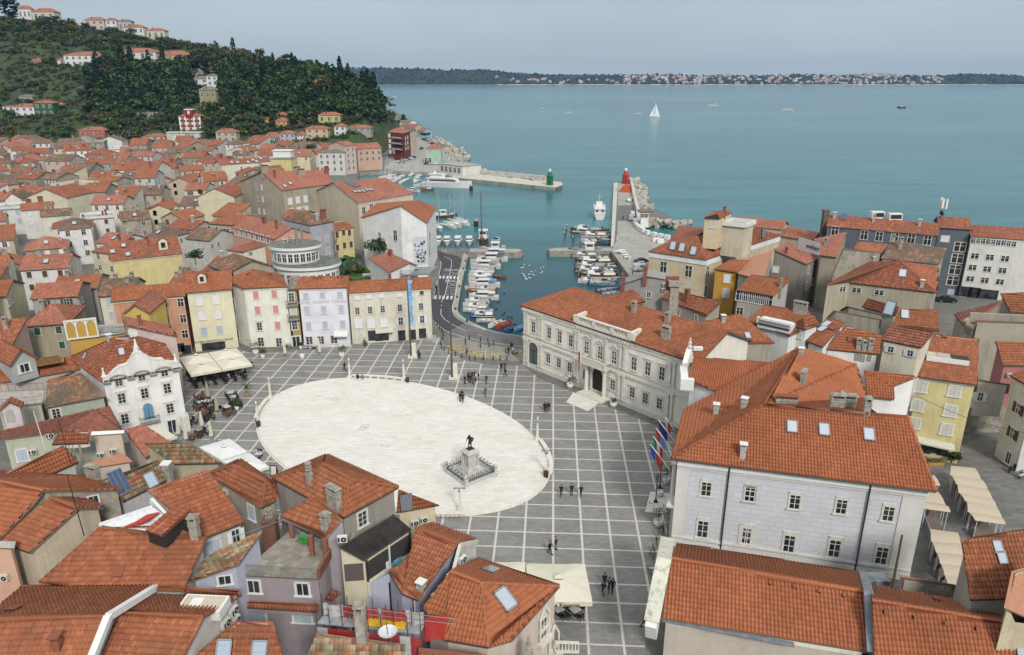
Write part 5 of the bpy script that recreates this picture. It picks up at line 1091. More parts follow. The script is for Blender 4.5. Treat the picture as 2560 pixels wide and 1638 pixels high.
 roof=H('X',dict(a=(812,592,12.),b=(1245,800,11.7),c=(1388,628,13.),d=(1105,418,13.1)),['abcd'],'abcd','orange tiled canopy roof on brick posts over the terrace',MAUVE,'orange',name='terrace_canopy',cat='canopy',zg=11.6,over=.1)
 for x,y,z in ((905,600,12),(1090,760,12),(1225,800,11.9)):
  q=G('X',x,y,z); mb=MB(); mb.box((q.x,q.y,10.8),(.4,.4,2.2),0); roof.part('post',mb,[BRICKR])
 roof.chim('X',[(1235,700,'s',1.)])
 mb=MB(); p,q=roof.p['b'],roof.p['c']; mb.face([Vt((p.x,p.y,0)),Vt((q.x,q.y,0)),q+Vt((0,0,.1)),p+Vt((0,0,.1))],0); r2=b.p['b']; mb.face([Vt((r2.x,r2.y,0)),Vt((p.x,p.y,0)),Vt((p.x,p.y,9.7)),Vt((r2.x,r2.y,9.7))],0)
 mb.face([Vt((p.x+1.6,p.y-.5,0)),Vt((q.x+1,q.y-.3,0)),q+Vt((1,-.3,-1)),p+Vt((1.6,-.5,-1))],0); mb.face([Vt((p.x,p.y,0)),Vt((p.x+1.6,p.y-.5,0)),p+Vt((1.6,-.5,-1)),p],0); roof.part('side_wall',mb,[S_(.42,.38,.40,dirt=.25)])
 q=G('X',715,640,11.2); mb=MB(); mb.box((q.x,q.y,9.6),(1.3,1.1,3.6),0); mb.box((q.x,q.y,11.45),(1.5,1.3,.15),0)
 for k in range(3):
  for j in range(5): a_=j*1.257; mb.tube((q.x+mcos(a_)*.2,q.y+msin(a_)*.2,11.5+k*.4),(q.x+mcos(a_)*.28,q.y+msin(a_)*.28,11.85+k*.4),.09,.12,7,1)
 tag(mb.obj('chimney',[plain('brown_brick',(.17,.085,.06),.9,0,.3,5),CEM],None,(q.x,q.y,7.8)),'thick brown brick chimney with clustered clay pots beside the roof terrace','chimney')
 mb=MB(); a_=G('X',415,890,12.4);
 for k in range(7): mb.tube(G('X',880+k*6,650+k*18,11.6),G('X',1060+k*25,770+k*8,11.5),.012,.012,4,0,False)
 mb.tube(G('X',410,1000,9.7),G('X',410,1000,9.7)+Vt((0,0,2.6)),.03,.03,6,0); mb.tube(G('X',410,1000,9.7)+Vt((0,0,2.5)),G('X',830,630,11.5),.03,.03,6,0); roof.part('clothes_line',mb,[GREYM])
 for k,(x,y) in enumerate(((1020,840),(1050,860))):
  q=G('X',x,y,9.75); mb=MB(); mb.box(q+Vt((0,0,.45)),(.5,.5,.05),0); mb.box(q+Vt((0,.25,.75)),(.5,.05,.6),0); mb.box(q+Vt((.25,0,.62)),(.05,.5,.05),0); mb.box(q+Vt((-.25,0,.62)),(.05,.5,.05),0)
  for a_ in (-.22,.22):
   for c_ in (-.22,.22): mb.box(q+Vt((a_,c_,.22)),(.05,.05,.45),0)
  tag(mb.obj('plastic_chair',plain('green_plastic',(.05,.33,.08),.4),None,q),'bright green plastic chair under the terrace canopy, '+('farther from' if k==0 else 'nearer')+' the brick post','chair')
 b=H('X',dict(a=(145,208,11.5),b=(640,514,11),t=(682,278,13.1),r=(385,128,13.3),c=(778,440,11.2),e=(780,300,11.7),d=(440,76,11.5)),['abtr','bct','cet','edrt','dar'],'abced','worn stone house with one blue shuttered window under an orange hipped roof',S_(.36,.33,.27,dirt=.8),'orange'); b.win('X',[(550,558)],'cb',1.05,1.7).onwall('X',320,362); b.chim('X',[(540,110,'b',1.2)])
 b=H('W',dict(a=(1800,507,11.5),b=(2150,372,11.5),c=(1830,-92,14.9),d=(1290,90,14.9)),['abcd'],'abcd','steep orange roofed house with a stone chimney right of the white sail awning',S_(.52,.50,.45,dirt=.5),'orange'); b.win('W',[(1862,600)],'cb',1.5,1.6).win('W',[(2072,492)],'ow',.8,1.4); b.chim('W',[(1500,285,'S',1.5)]); b.onwall('W',1615,310)
 mb=MB(); P=[G('W',*q) for q in ((1330,180,14),(1470,330,13))]; mb.seg(P[0],P[1],.3,.6,0); b.part('white_verge',mb,[WHT])
 b=H('W',dict(a=(310,937,11),b=(1612,978,10.7),c=(1812,520,13.),d=(868,425,13.3),e=(1500,400,13.8)),['abcd','ced'],'abced','very wide orange tiled roof in the lower left with one small hatch',S_(.50,.47,.42,dirt=.4),'orange'); b.chim('W',[(1722,500,'s',1.6)]).sky('W',[(1055,815)],'roof_hatch',1.4)
 q=G('W',1490,400,14.1); mb=MB(); M=Matrix.Rotation(R(-25),3,'Z'); mb.box(q-Vt((0,0,.5)),(1.9,3.,1.2),0,M); o=b.part('roof_box',mb,[DARK],b.roof); mb=MB(); u=[q+M@Vt(v) for v in ((-1.05,-1.6,.15),(1.05,-1.6,.15),(1.05,1.6,.75),(-1.05,1.6,.75))]; roof_poly(mb,u,0,True,0); b.part('box_roof',mb,[tm('terra',False),DARK],b.roof)
 b=gable('W',(-150,1238),(928,1203),(190,950),(1355,940),10.8,square=False,wm=S_(.58,.57,.53,dirt=.3),rk='orange',**Hs,label='ridge roofed house in the bottom left corner with a squat chimney',slope=.42); b.chim('W',[(510,1490,'b',.9)]).sky('W',[(120,1160)],'roof_hatch',1.4)
 mb=MB(); P=[b.p['b'],b.p['t'],b.p['c']]; [mb.seg(p+Vt((.2,0,.0)),q+Vt((.2,0,.0)),.5,.5,0) for p,q in zip(P,P[1:])]; b.part('white_verge',mb,[WHT])
 b=gable('W',(1045,1172),(1790,1212),(1375,1012),(2082,1040),10.4,square=False,wm=S_(.62,.58,.52,dirt=.2),rk='orange',**Hs,label='orange roofed house with a cut out roof terrace and three air conditioners on its gable');
 h=b.hit_roof('W',1790,1110)
 if h: p=h[1]; M=Matrix((h[3],Vt((0,0,1)).cross(h[3]),Vt((0,0,1)))).transposed(); mb=MB(); mb.box(p+Vt((0,0,-.1)),(3.6,1.9,.9),0,M); mb.box(p+Vt((0,0,.2)),(3.2,1.5,.4),1,M); mb.box(p+M@Vt((.5,0,.42)),(.9,.9,.06),0,M); b.part('roof_terrace',mb,[WHT,S_(.56,.48,.36)],b.roof)
 for x,y in ((2030,1150),(2050,1235),(1960,1260)): b.onwall('W',x,y,k=1.1)
 b=H('W',dict(a=(1690,1565,9.8),b=(2500,1570,9.8),c=(2400,1245,11.9),d=(2068,1243,11.9)),['abcd'],'abcd','orange roof with two dark skylights at the bottom edge left of the scaffolding',ROSEW,'orange'); b.sky('W',[(1975,1500),(2285,1510)],'skylight',1.3)
 H('W',dict(a=(1360,992,9.7),b=(2118,1014,9.7),c=(2105,962,10.3),d=(1612,932,10.3)),['abcd'],'abcd','thin strip of orange tiles above a grey pipe gutter',WHT,'terra',name='lean_to',cat='lean-to roof')
 b=H('X',dict(a=(-20,1197,10.6),b=(425,1042,11.7),d=(650,732,12.6),e=(150,965,11.4)),['abde'],'abde','lilac blue gable with one small dark window under loose mottled tiles',LB,'mottled'); b.win('X',[(303,1180)],'xw',1.1,.9)
 b=H('W',dict(r=(-60,5,14.2),t=(388,98,14),a=(300,215,13.2),s=(-20,540,11),q=(-300,560,11),u=(1072,92,12),v=(790,-15,11.6),w=(0,-70,11.6)),['srt','sta','rtuv','rvw'],'qsatuvw','rough rubble stone house with a small square window under a wide orange roof',STONEM,'new'); b.win('W',[(825,182)],'x',.9,1.1); b.chim('R',[(1040,1190,'S',1.2),(920,1150,'s',1.3)])
 b=H('W',dict(r=(440,163,13.4),t=(690,252,13.4),a=(266,640,10.6),b=(0,548,10.6),u=(908,248,12),v=(770,163,12.)),['abrt','rtuv'],'batuvr','beige plastered house with a long sloping roof and a thin aerial on its wall',S_(.50,.42,.31,dirt=.4),'orange')
 b=H('W',dict(a=(-250,590,11.4),b=(125,602,11.4),c=(140,540,11.8),d=(-200,530,11.8)),['abcd'],'abcd','peach coloured house wall with an air conditioner at the left edge',S_(.60,.36,.26,dirt=.2),'terra',**Hs,flat=CONC,gutter=False); b.onwall('W',45,845)
 b=H('R',dict(a=(985,700,10.9),b=(1362,675,10.9),c=(1370,640,11.2),d=(1010,655,11.2)),['abcd'],'abcd','pale rose courtyard wall carrying two air conditioners side by side',S_(.60,.50,.40,dirt=.2),flat=WHITE,name='courtyard_wall',cat='wall',**NG,zg=5); b.onwall('R',1120,905).onwall('R',1255,862)
 H('R',dict(a=(985,1060,9.),b=(1460,985,9.),c=(1350,890,9.3),d=(990,990,9.3)),['abcd'],'abcd','flat terracotta terrace below the two air conditioners',ROSEW,flat=plain('terracotta_floor',(.42,.2,.12)),name='terrace',cat='terrace',**NG)
 H('R',dict(a=(1375,650,9.5),b=(1600,950,9.),c=(1885,785,9.),d=(1582,590,9.8)),['abcd'],'abcd','plain orange roof beside the white awning below the white baroque house',ROSEW,'rose')
 b=H('R',dict(a=(572,797,11.4),b=(968,780,11.4),c=(1002,660,12.6),d=(662,650,12.7)),['abcd'],'abcd','small tiled porch roof held on thin concrete posts',PALE,'orange',name='porch',cat='porch',zg=10.8)
 for x in (760,800,870): q=G('R',x,800,11.2); mb=MB(); mb.tube((q.x,q.y,8.5),(q.x,q.y,11.3),.12,.12,6); b.part('post',mb,[CEM])
 b=H('R',dict(a=(430,1182,10.8),b=(862,990,10.8),c=(690,812,12.8),d=(15,1128,12.4)),['abcd'],'abcd','orange tiled roof wedge above a grey gable beside the black aerial',S_(.50,.48,.44,dirt=.4),'new')
 b=H('R',dict(a=(0,745,11.6),b=(685,650,11.6),f=(1355,668,10.6),g=(1035,425,9.8),h=(0,668,10.2),q=(1205,392,9)),['abgh','bfg','fqg'],'abfqgh','long green washed house with white air conditioners under a big plain roof',S_(.46,.47,.36,dirt=.4),'rose',gutter=False); b.onwall('R',555,690).onwall('R',365,870); b.win('R',[(245,915)],'cb',1.1,1.5)
 b=H('R',dict(a=(1350,1425,10.4),b=(1818,1197,10.4),c=(1740,965,12.4),d=(1120,1192,12.2)),['abcd'],'abcd','moss mottled old roof with a solar hot water panel and a bright skylight',S_(.46,.45,.46,dirt=.4),'mottled'); b.sky('R',[(1650,1190)],'skylight',1.3).sky('R',[(1300,1215)],'solar_panel',.75); b.chim('R',[(1825,1175,'s',1.8)]) if b.hit_roof('R',1800,1170) else None
 q=G('R',1850,1150,10.5); mb=MB(); mb.box((q.x,q.y,q.z/2+.8),(.8,.8,q.z+1.6),0); mb.box((q.x,q.y,q.z+1.65),(1.,1.,.15),1); tag(mb.obj('chimney',[CEM,WHITE],None,(q.x,q.y,0)),'grey chimney with a white cap beside the black walled shed','chimney')
 b=H('R',dict(a=(1917,1012,9.6),b=(2432,1003,9.6),c=(2112,790,11.4),d=(1588,785,11.4)),['abcd'],'abcd','shed with weathered mottled tiles and a black side wall near the white canopies',S_(.44,.38,.27,dirt=.4),'mottled')
 b=H('Y',dict(a=(852,225,9.4),b=(1245,155,9.4),c=(868,12,11.8)),['abc'],'abc','cream walled house with a dark skylight in its plain rust roof beside the white oval',S_(.60,.52,.36,dirt=.2),'orange'); b.sky('Y',[(940,125)],'skylight',1.3).onwall('Y',1015,312).onwall('Y',1098,282)
 b=H('Y',dict(a=(-30,1690,10.8),b=(905,1690,10.8),c=(935,1438,12.3),d=(118,1335,12.6)),['abcd'],'abcd','mottled old roof with a white satellite dish at the bottom edge below the scaffolding',OLDW,'mottled'); b.chim('Y',[(535,1395,'s',2.6)])
 h=b.hit_roof('Y',780,1440)
 if h: o=inst('satellite_dish',fit_mesh('satellite_dish'),b.roof,h[1]+Vt((0,0,.9))-b.roof.parent.location,R(20),(1.7,1.7,1.7))
 H('Y',dict(a=(1055,1700,9.),b=(1950,1700,9),c=(1660,1530,10.2),d=(1055,1468,10.3)),['abcd'],'abcd','low salmon tiled roof at the bottom edge under the gothic corner house',OLDW,'rose')
 q=G('Y',2070,1450,9.5); mb=MB(); mb.box((q.x,q.y,q.z/2),(.7,.7,q.z),0); mb.tube((q.x,q.y,q.z),(q.x,q.y,q.z+.8),.12,.12,8,1); tag(mb.obj('chimney',[CEM,CEM],None,(q.x,q.y,0)),'cement chimney with one pipe in front of the gothic corner house','chimney')
 mb=MB(); P=[G('W',*q) for q in ((870,395,13.8),(1365,455,13.6),(1470,330,14),(1340,235,14.3))];
 mb.face(P,0); mb.face([p-Vt((0,0,.04)) for p in P][::-1],0); mb.seg(P[0],P[3],.5,.1,0); tag(mb.obj('sail_awning',plain('white_sailcloth',(.66,.67,.68),.7),None,P[0]),'white sailcloth awning stretched between rooftops in the lower left','awning')
 mb=MB(); L=[G('W',*q) for q in ((1095,415,14.1),(1200,385,14.1),(1300,335,14.3),(1400,290,14.6))]
 for k,(p,q) in enumerate(zip(L,L[1:])): mb.tube(p,q,.1+.12*k,.22+.12*k if k<2 else .1,8,0)
 tag(mb.obj('red_sail',plain('red_cloth',(.38,.05,.04),.8),None,L[0]),'rolled red cloth lying over the white sail awning','cloth')
 for fr,x,y,z,l,h_ in (('R',780,1010,11.5,'thin black aerial pole rising above the rubble stone house',5.5),('R',500,860,11,'white pole standing before the green washed house',5.),('W',740,490,11,'tall black aerial fixed to the beige plastered gable',6.5)):
  q=G(fr,x,y,z); mb=MB(); mb.tube(q,q+Vt((-.3,.0,h_)),.05,.04,6,0)
  if 'aerial' in l: mb.tube(q+Vt((-.5,0,h_*.8)),q+Vt((.2,0,h_*.8+.3)),.02,.02,4,0); mb.tube(q+Vt((-.7,0,h_*.85)),q+Vt((-.3,.3,h_*.85)),.02,.02,4,0)
  tag(mb.obj('aerial' if 'aerial' in l else 'pole',DARK if 'black' in l else WHITE,None,q),l,'aerial' if 'aerial' in l else 'pole')
 root=empty('scaffolding',G('Y',640,1300,0),'scaffolding with grey planks, red netting and a yellow board at the bottom','scaffolding'); z=11.4
 A,B,C_,D_=[G('Y',*q) for q in ((120,1245,z),(1075,1345,z),(1112,1262,z),(180,1175,z))]
 def pt(mb,name,m): return mb.obj(name,m,root)
 n=8
 for i in range(n):
  mb=MB(); a,b_,c,d=A.lerp(B,i/n),A.lerp(B,(i+.96)/n),D_.lerp(C_,(i+.96)/n),D_.lerp(C_,i/n); mb.face([a,b_,c,d],0); lo=[v-Vt((0,0,.08)) for v in (a,b_,c,d)]; mb.face(lo[::-1],0)
  top=[a,b_,c,d]
  for k in range(4): mb.face([lo[k],lo[(k+1)%4],top[(k+1)%4],top[k]],0)
  pt(mb,'plank',[plain('galvanised_plank',(.36,.37,.38),.4,.3,.2,4)])
 for i in range(0,n+1):
  for p,q in ((A,B),(D_,C_)):
   mb=MB(); c=p.lerp(q,i/n); mb.tube(Vt((c.x,c.y,6.)),Vt((c.x,c.y,z+(2.1 if i%2==0 else 1.6))),.04,.04,6,0); pt(mb,'pole',[plain('rusty_steel',(.13,.09,.075),.6,.3)])
 for h_ in (.6,1.1): mb=MB(); mb.tube(D_+Vt((0,0,h_)),C_+Vt((2.5,-.6,h_)),.03,.03,6,0); pt(mb,'rail',[GREYM])
 net=NT('red_netting',.8); net.b.inputs['Alpha'].default_value=.82; net=net.out((.45,.035,.03))
 for f0,f1,m in ((.0,.2,plain('clear_sheet',(.5,.48,.46),.5)),(.2,.55,net),(.55,.58,WHITE),(.58,.82,net),(.82,1.,plain('clear_sheet',(.5,.48,.46),.5))):
  mb=MB(); a,b_=D_.lerp(C_,f0),D_.lerp(C_,f1); k=6
  for i in range(k):
   w=lambda t: Vt((0,.12*msin(t*9),.08*msin(t*14)))
   p,q=a.lerp(b_,i/k)+w(i/k),a.lerp(b_,(i+1)/k)+w((i+1)/k); mb.face([p,q,q+Vt((0,0,1.15)),p+Vt((0,0,1.15))],0)
  pt(mb,'netting',[m])
 mb=MB(); a,b_=A+Vt((0,-.1,-.3)),B+Vt((0,-.1,-.3));
 for i in range(10):
  p,q=a.lerp(b_,i/10),a.lerp(b_,(i+1)/10); w0,w1=.15*msin(i*2.1),.15*msin((i+1)*2.1); mb.face([p+Vt((0,w0,-2.2)),q+Vt((0,w1,-2.2)),q,p],1 if i%4==0 else 0)
 pt(mb,'netting',[net,plain('clear_sheet',(.5,.48,.46),.5)])
 mb=MB(); P=[G('Y',*q) for q in ((1065,1200,11.8),(1330,1165,11.8),(1290,1385,9.8),(1110,1420,9.8))]; mb.face(P,0); pt(mb,'netting',[net])
 mb=MB(); q=G('Y',755,1250,z+.06); mb.box(q,(3.2,.9,.06),0,Matrix.Rotation(R(-8),3,'Z')); pt(mb,'board',[plain('yellow_board',(.62,.38,.03),.6,0,.2,5)])
foreground()
def ell(c,rx,ry,z0,z1,mb,mi=0,mt=None,n=36,a0=0,a1=360):
 P=[(c[0]+rx*mcos(R(a0+(a1-a0)*i/n)),c[1]+ry*msin(R(a0+(a1-a0)*i/n))) for i in range(n)]; mb.prism(P,z0,z1,mt if mt is not None else mi,mi)
def midtown():
 c1=G('F',1075,1230,17); c2=G('F',1215,1435,13.4); root=empty('rounded_building',(c2.x,c2.y,0),'white modernist building with two oval drum tiers and flat grey roofs behind the square','building')
 mb=MB(); ell(c2,6.6,5.2,0,13.,mb); ell(c1,5.,4.2,13,16.6,mb); mb.obj('wall',WHT,root)
 mb=MB(); ell(c2,7.3,5.8,13.0,13.6,mb,0,1); mb.obj('roof',[WHITE,plain('grey_roofing_felt',(.15,.16,.14),.9,0,.3,.6)],root)
 mb=MB(); ell(c1,5.7,4.8,16.6,17.2,mb,0,1); mb.obj('roof',[WHITE,plain('grey_roofing_felt',(.15,.16,.14),.9,0,.3,.6)],root)
 for c,rx,ry,z,a0,a1,n in ((c1,5.,4.2,14.0,195,345,11),(c2,6.6,5.2,9.6,200,350,11)):
  for i in range(n):
   a=R(a0+(a1-a0)*i/(n-1)); p=Vt((c[0]+rx*mcos(a),c[1]+ry*msin(a),z)); rz=math.atan2(msin(a)/ry,mcos(a)/rx)+R(90); inst('window',win_single('x'),root,p-root.location,rz,(.9,1,1.1 if z>12 else 1.4))
 for dx in (.8,2.): mb=MB(); mb.tube(c1+Vt((dx,-1.,0)),c1+Vt((dx,-1.,3.6)),.28,.28,10); mb.obj('flue',GREYM,root)
 for dx,dy in ((-2.5,1.5),(-.5,2.2)): o=inst('air_conditioner',fit_mesh('air_conditioner'),root,c1+Vt((dx,dy,.2))-root.location,0,(1.3,1.3,1.3))
 b=gable('F',(520,905),(1065,1033),(355,1032),(835,1172),13,**Hs,label='long salmon pink house with a strip of attic windows and two brick chimneys',wm=S_(.60,.33,.24,dirt=.2),rk='rose'); b.win('F',[(415,1085),(470,1097),(528,1112),(588,1128),(645,1143),(705,1158),(768,1175)],'xw',1.4,1.8,True).chim('F',[(730,985,'B',1.3),(870,1050,'b',1.8)]).onwall('F',1040,1150)
 a=G('F',930,617,16); bb=G('F',1500,540,16); d=G('F',445,517,16); c=d+(bb-a)
 b=H('F',dict(a=a,b=bb,c=c,d=d,r=(690,402,19.8),t=(1425,385,19.8)),['abtr','rtcd'],'abtcdr','large old block with a stained brown end wall and rows of red chimneys',S_(.40,.35,.27,dirt=.9),'rose'); b.win('F',[(1020,740),(1108,725),(1195,712),(1035,855),(1120,842),(1205,832)],'cw',1.5,2.2,False).win('F',[(700,580),(712,715),(728,858),(672,850)],'cw',1.1,2.,False).win('F',[(640,575),(658,708)],'x',1.1,2.,False)
 b.chim('F',[(850,470,'b',2.),(1100,420,'L',1.8),(1150,445,'L',1.8),(1435,420,'B',2.),(735,412,'L',2.)]).sky('F',[(960,570),(1020,540)],'skylight',1.2)
 a=G('F',1790,762,15); bb=G('F',2425,650,15); d=G('F',1265,640,15); c=d+(bb-a)
 b=H('F',dict(a=a,b=bb,c=c,d=d,r=(1505,522,18.8),t=(2100,470,18.8)),['abtr','rtcd'],'abtcdr','big building with a blank cream gable wall and a solar panel on its roof',S_(.62,.54,.40,dirt=.12),'rose',cornice=(PALE,.5)); b.sky('F',[(1725,548)],'solar_panel',1.4).sky('F',[(1755,635),(1800,630),(1850,628),(1890,615),(1935,612)],'skylight',1.3).win('F',[(1853,845),(2025,800),(1940,810)],'gw',1.3,2.1,False)
 b=H('F',dict(a=(930,945,14),b=(1245,1012,14),c=(1525,965,14),r=(1065,857,16.6),t=(1215,872,16.6)),['abtr','bct'],'abctr','grey lilac house under a mossy mottled hipped roof',S_(.40,.40,.43,dirt=.4),'aged'); b.win('F',[(1435,1165),(1450,1300),(1340,1190)],'cb',1.2,2.,False); b.chim('F',[(1325,950,'w',1.3),(1345,900,'r',2.),(1400,930,'B',2.)])
 b=H('F',dict(a=(1535,1078,12.5),b=(1748,1037,12.5),c=(1640,955,14.6),d=(1500,975,14)),['abcd'],'abcd','yellow house with dark brown shutters and a planted balcony',YELW,'terra'); b.win('F',[(1625,1092),(1690,1095),(1635,1240),(1710,1228),(1780,1210),(1555,1265),(1650,1385),(1550,1120),(1790,1350)],'cn',1.1,1.7,False)
 a=G('F',1815,925,15); bb=G('G',532,1168,15); cc=G('G',642,992,15); d=a+(cc-bb)
 b=H('G',dict(a=a,b=bb,c=cc,d=d,r=(230,968,18.6),t=(430,905,18.4)),['bctr','artd'],'arbctd','white museum building with a big blank wall and a photo banner by the quay',S_(.74,.73,.71,dirt=.3),'new',name='museum_building',cat='museum'); b.win('G',[(175,1310)],'x',1.3,2.8,False).win('M',[(495,117)],'x',1.,1.,False)
 h=b.hit_wall('M',955,300)
 if h:
  M=Matrix.Rotation(h[2],3,'Z'); mb=MB(); mb.box(h[1]+h[3]*.06,(3.6,.08,7.5),0,M); rr=random.Random(3)
  for i in range(46): mb.box(h[1]+h[3]*.12+M@Vt((rr.uniform(-1.5,1.5),0,rr.uniform(-3.2,2.4))),(rr.uniform(.15,.6),.04,rr.uniform(.15,.6)),1,M)
  b.part('banner',mb,[plain('banner_white',(.55,.58,.62)),plain('banner_print',(.10,.10,.12))])
 for i,ch in enumerate('MUSEUM'):
  h=b.hit_wall('G',562,1300+i*42)
  if h: me=text_mesh(ch,1.5,plain('faded_red_lettering',(.25,.09,.06)),.03); o=inst('sign_lettering',me,b.root,h[1]+h[3]*.08-b.rl); o.rotation_euler=(R(90),0,h[2])
 b=H('M',dict(a=(368,388,8.5),b=(602,548,8.5),r=(588,318,11),t=(840,440,11),c=(945,475,8.5)),['abtr','rtc'],'abtcr','low white garden house with an orange roof in front of the museum wall',WHT,'rose'); b.chim('M',[(618,355,'B',1.)])
 A=G('M',730,578,8.2); B_=G('M',1045,565,8.2); root=empty('roof_deck',(A.x,A.y,0),'raised grey roof deck with a white picnic table behind the beige house','roof deck'); mb=MB(); up=Vt((1.5,7,0)); mb.prism([tuple(v) for v in (A,B_,B_+up,A+up)],7.9,8.2); mb.obj('deck',GREYM,root); mb=MB(); rail(mb,A,B_,1.,.3); rail(mb,A,A+up,1.,.3); mb.obj('railing',GREYM,root)
 for q in (A,B_,A+up,B_+up): mb=MB(); mb.box((q.x,q.y,3.9),(.3,.3,7.8)); mb.obj('post',GREYM,root)
 def picnic(p,l):
  root=empty('picnic_table',p,l,'picnic table','white picnic tables'); mb=MB(); mb.box(p+Vt((0,0,.75)),(3.,.8,.08)); mb.obj('table_top',WHITE,root)
  for s_ in (-.75,.75): mb=MB(); mb.box(p+Vt((0,s_,.45)),(3.,.35,.07)); mb.obj('bench',WHITE,root)
  for s_ in (-1.1,1.1): mb=MB(); mb.box(p+Vt((s_,0,.37)),(.1,1.5,.08)); mb.box(p+Vt((s_,0,.4)),(.1,.1,.75)); mb.obj('leg',WHITE,root)
 picnic(G('M',870,515,8.25),'white picnic table standing on the grey roof deck'); picnic(G('M',370,600,1.5),'white picnic table on the lawn under the palm');
 mb=MB(); outline_mesh(o2([(180,640),(560,650),(600,560),(300,520),(100,560)],1.2,'M'),1.5,mb,0,True,-.5,0); tag(mb.obj('lawn',plain('lawn_grass',(.06,.12,.02),.95,0,.35,.6)),kind='structure')
 b=H('L',dict(a=(365,292,12.4),b=(565,395,12.2),t=(860,238,14.6),r=(650,155,14.8),c=(1165,325,12.5)),['abtr','rtc'],'abtcr','brown mottled old roof of two slopes directly behind the cream corner house',OLDW,'aged')
 b=H('L',dict(a=(562,112,13.2),b=(760,135,13.2),c=(1025,58,13.6),d=(890,8,15)),['abcd'],'abcd','plain red lean roof above a cream wall beside the salmon pink attic house',CREAM,'terra'); b.onwall('L',835,145)
 b=lot('F',(75,990),(360,1010),12,12,2.2,'hip',wm=S_(.40,.36,.29,dirt=.5),**Hs,label='grey beige house with a curved planted roof terrace left of the pink house'); b.win('F',[(120,1050),(175,1060),(300,1080)],'x',2.,1.5,False).win('F',[(140,1200),(210,1215),(330,1230)],'cw',1.1,1.9,False)
 b=gable('E',(1150,1205),(1900,1150),(1250,1418),(2070,1330),10.6,wm=YELW,rk='terra',**Hs,label='broad rust red roof with three skylights and an arched dormer over a yellow wall',cornice=(PALE,.4)); b.sky('E',[(1400,1245),(1275,1315),(1450,1345)],'skylight',1.1); dormer(b,'E',1850,1270,1.6); b.chim('E',[(1680,1240,'b',1.8)])
 b=lot('E',(300,690),(752,702),11,15,3.,'cross',wm=S_(.66,.60,.45,dirt=.1),**Hs,label='house with a large blank cream yellow gable wall in the left quarter',rk='terra')
 b=lot('E',(45,722),(240,715),10.5,11,2.2,'cross',wm=PALE,**Hs,label='small pale house with a blank white gable left of the cream yellow gable',rk='aged')
 b=lot('F',(-40,690),(390,690),12,16,3.,'cross',wm=S_(.62,.56,.40,dirt=.1),**Hs,label='cream gable with a round black opening, left of the stained brown block',rk='terra')
 h=b.hit_wall('E',2268,632)
 if h: mb=MB(); mb.tube(h[1],h[1]+h[3]*.15,.9,.9,16); b.part('round_opening',mb,[DARK])
 b=gable('F',(330,270),(720,232),(235,333),(805,290),11,wm=CREAM,rk='terra',**Hs,label='long cream building with white skylights scattered over its low red roof'); b.sky('F',[(360,300),(425,300),(600,275),(545,298),(640,290),(690,258)],'skylight',1.5); b.win('F',[(655,380),(705,370),(755,360)],'xw',2.,2.6,False)
 b=gable('E',(1480,290),(2080,275),(1390,392),(1760,392),9,wm=PALE,rk='terra',**Hs,label='long plain red roof in the middle of the left quarter with a brick chimney'); b.chim('E',[(1700,350,'b',2.)])
 b=lot('F',(790,262),(1030,262),11,12,.3,'flat',wm=YELW,**Hs,label='yellow house with a white glazed roof pavilion and terrace',flat=CONC); q=b.c; mb=MB(); mb.box((q.x,q.y,13.),(9,6,3.2)); mb.box((q.x,q.y,14.8),(10,7,.3)); b.part('roof_pavilion',mb,[WHITE])
 b=gable('K',(0,1235),(800,1185),(0,1440),(950,1275),9.5,wm=S_(.44,.42,.37,dirt=.4),rk='orange',**Hs,label='house with an attic box and a slatted timber balcony left of the white baroque house')
 c=lot('K',(115,1250),(425,1165),12.4,7,1.9,'cross',wm=S_(.40,.40,.38,dirt=.4),name='attic_box',cat='attic',label='grey attic box with one square dark window under a small orange gable roof',zg=9.5,rk='orange'); c.win('K',[(275,1270)],'xw',1.4,1.3,True)
 p,q=G('K',430,1215,11.2),G('K',725,1165,11.2); mb=MB(); mb.seg(p,q,2.6,.15,0); n_=Vt((.2,-1.3,0))
 for i in range(40): v=(p+n_).lerp(q+n_,i/39); mb.box(v+Vt((0,0,.55)),(.1,.04,1.15),0)
 b.part('timber_balcony',mb,[plain('brown_timber',(.26,.15,.06),.8,0,.25,3)])
 b=gable('R',(520,110),(900,18),(495,392),(1163,268),8.8,square=False,wm=S_(.38,.40,.32,dirt=.3),rk='aged',**Hs,label='green grey house under a blackened old tile roof left of the white baroque house'); b.win('R',[(400,495),(620,455)],'gw',1.05,1.4)
 b=H('R',dict(a=(-60,395,9.8),b=(470,345,9.8),c=(490,200,10),d=(-60,225,10)),['abcd'],'abcd','flat roofed terrace with streaked cement parapet and red pipe railing at the left edge',S_(.44,.42,.32,dirt=.9),name='terrace',cat='terrace',flat=CONC,**NG); mb=MB(); rail(mb,b.p['a'],b.p['b'],1.1,.9); rail(mb,b.p['d'],b.p['c'],1.1,.9); b.part('railing',mb,[plain('red_pipe',(.25,.09,.06))])
 b=lot('R',(3,425),(235,390),11.6,1.6,.9,'cross',wm=S_(.58,.50,.52,dirt=.2),name='bell_gable',cat='bell gable',label='small lilac bell gable with an arched niche at the left edge',zg=6); h=b.hit_wall('R',115,500)
 if h: M=Matrix.Rotation(h[2],3,'Z'); mb=MB(); mb.box(h[1]+h[3]*.03,(.9,.06,1.3),0,M); mb.tube(h[1]+Vt((0,0,.6)),h[1]+Vt((0,0,.6))+h[3]*.05,.45,.45,14); b.part('niche',mb,[CONC])
 b=lot('K',(1385,665),(1690,655),12,9,1.7,'cross',wm=S_(.56,.42,.12,dirt=.2),**Hs,label='mustard gable house under an orange roof behind the terrace with dark furniture',rk='rose')
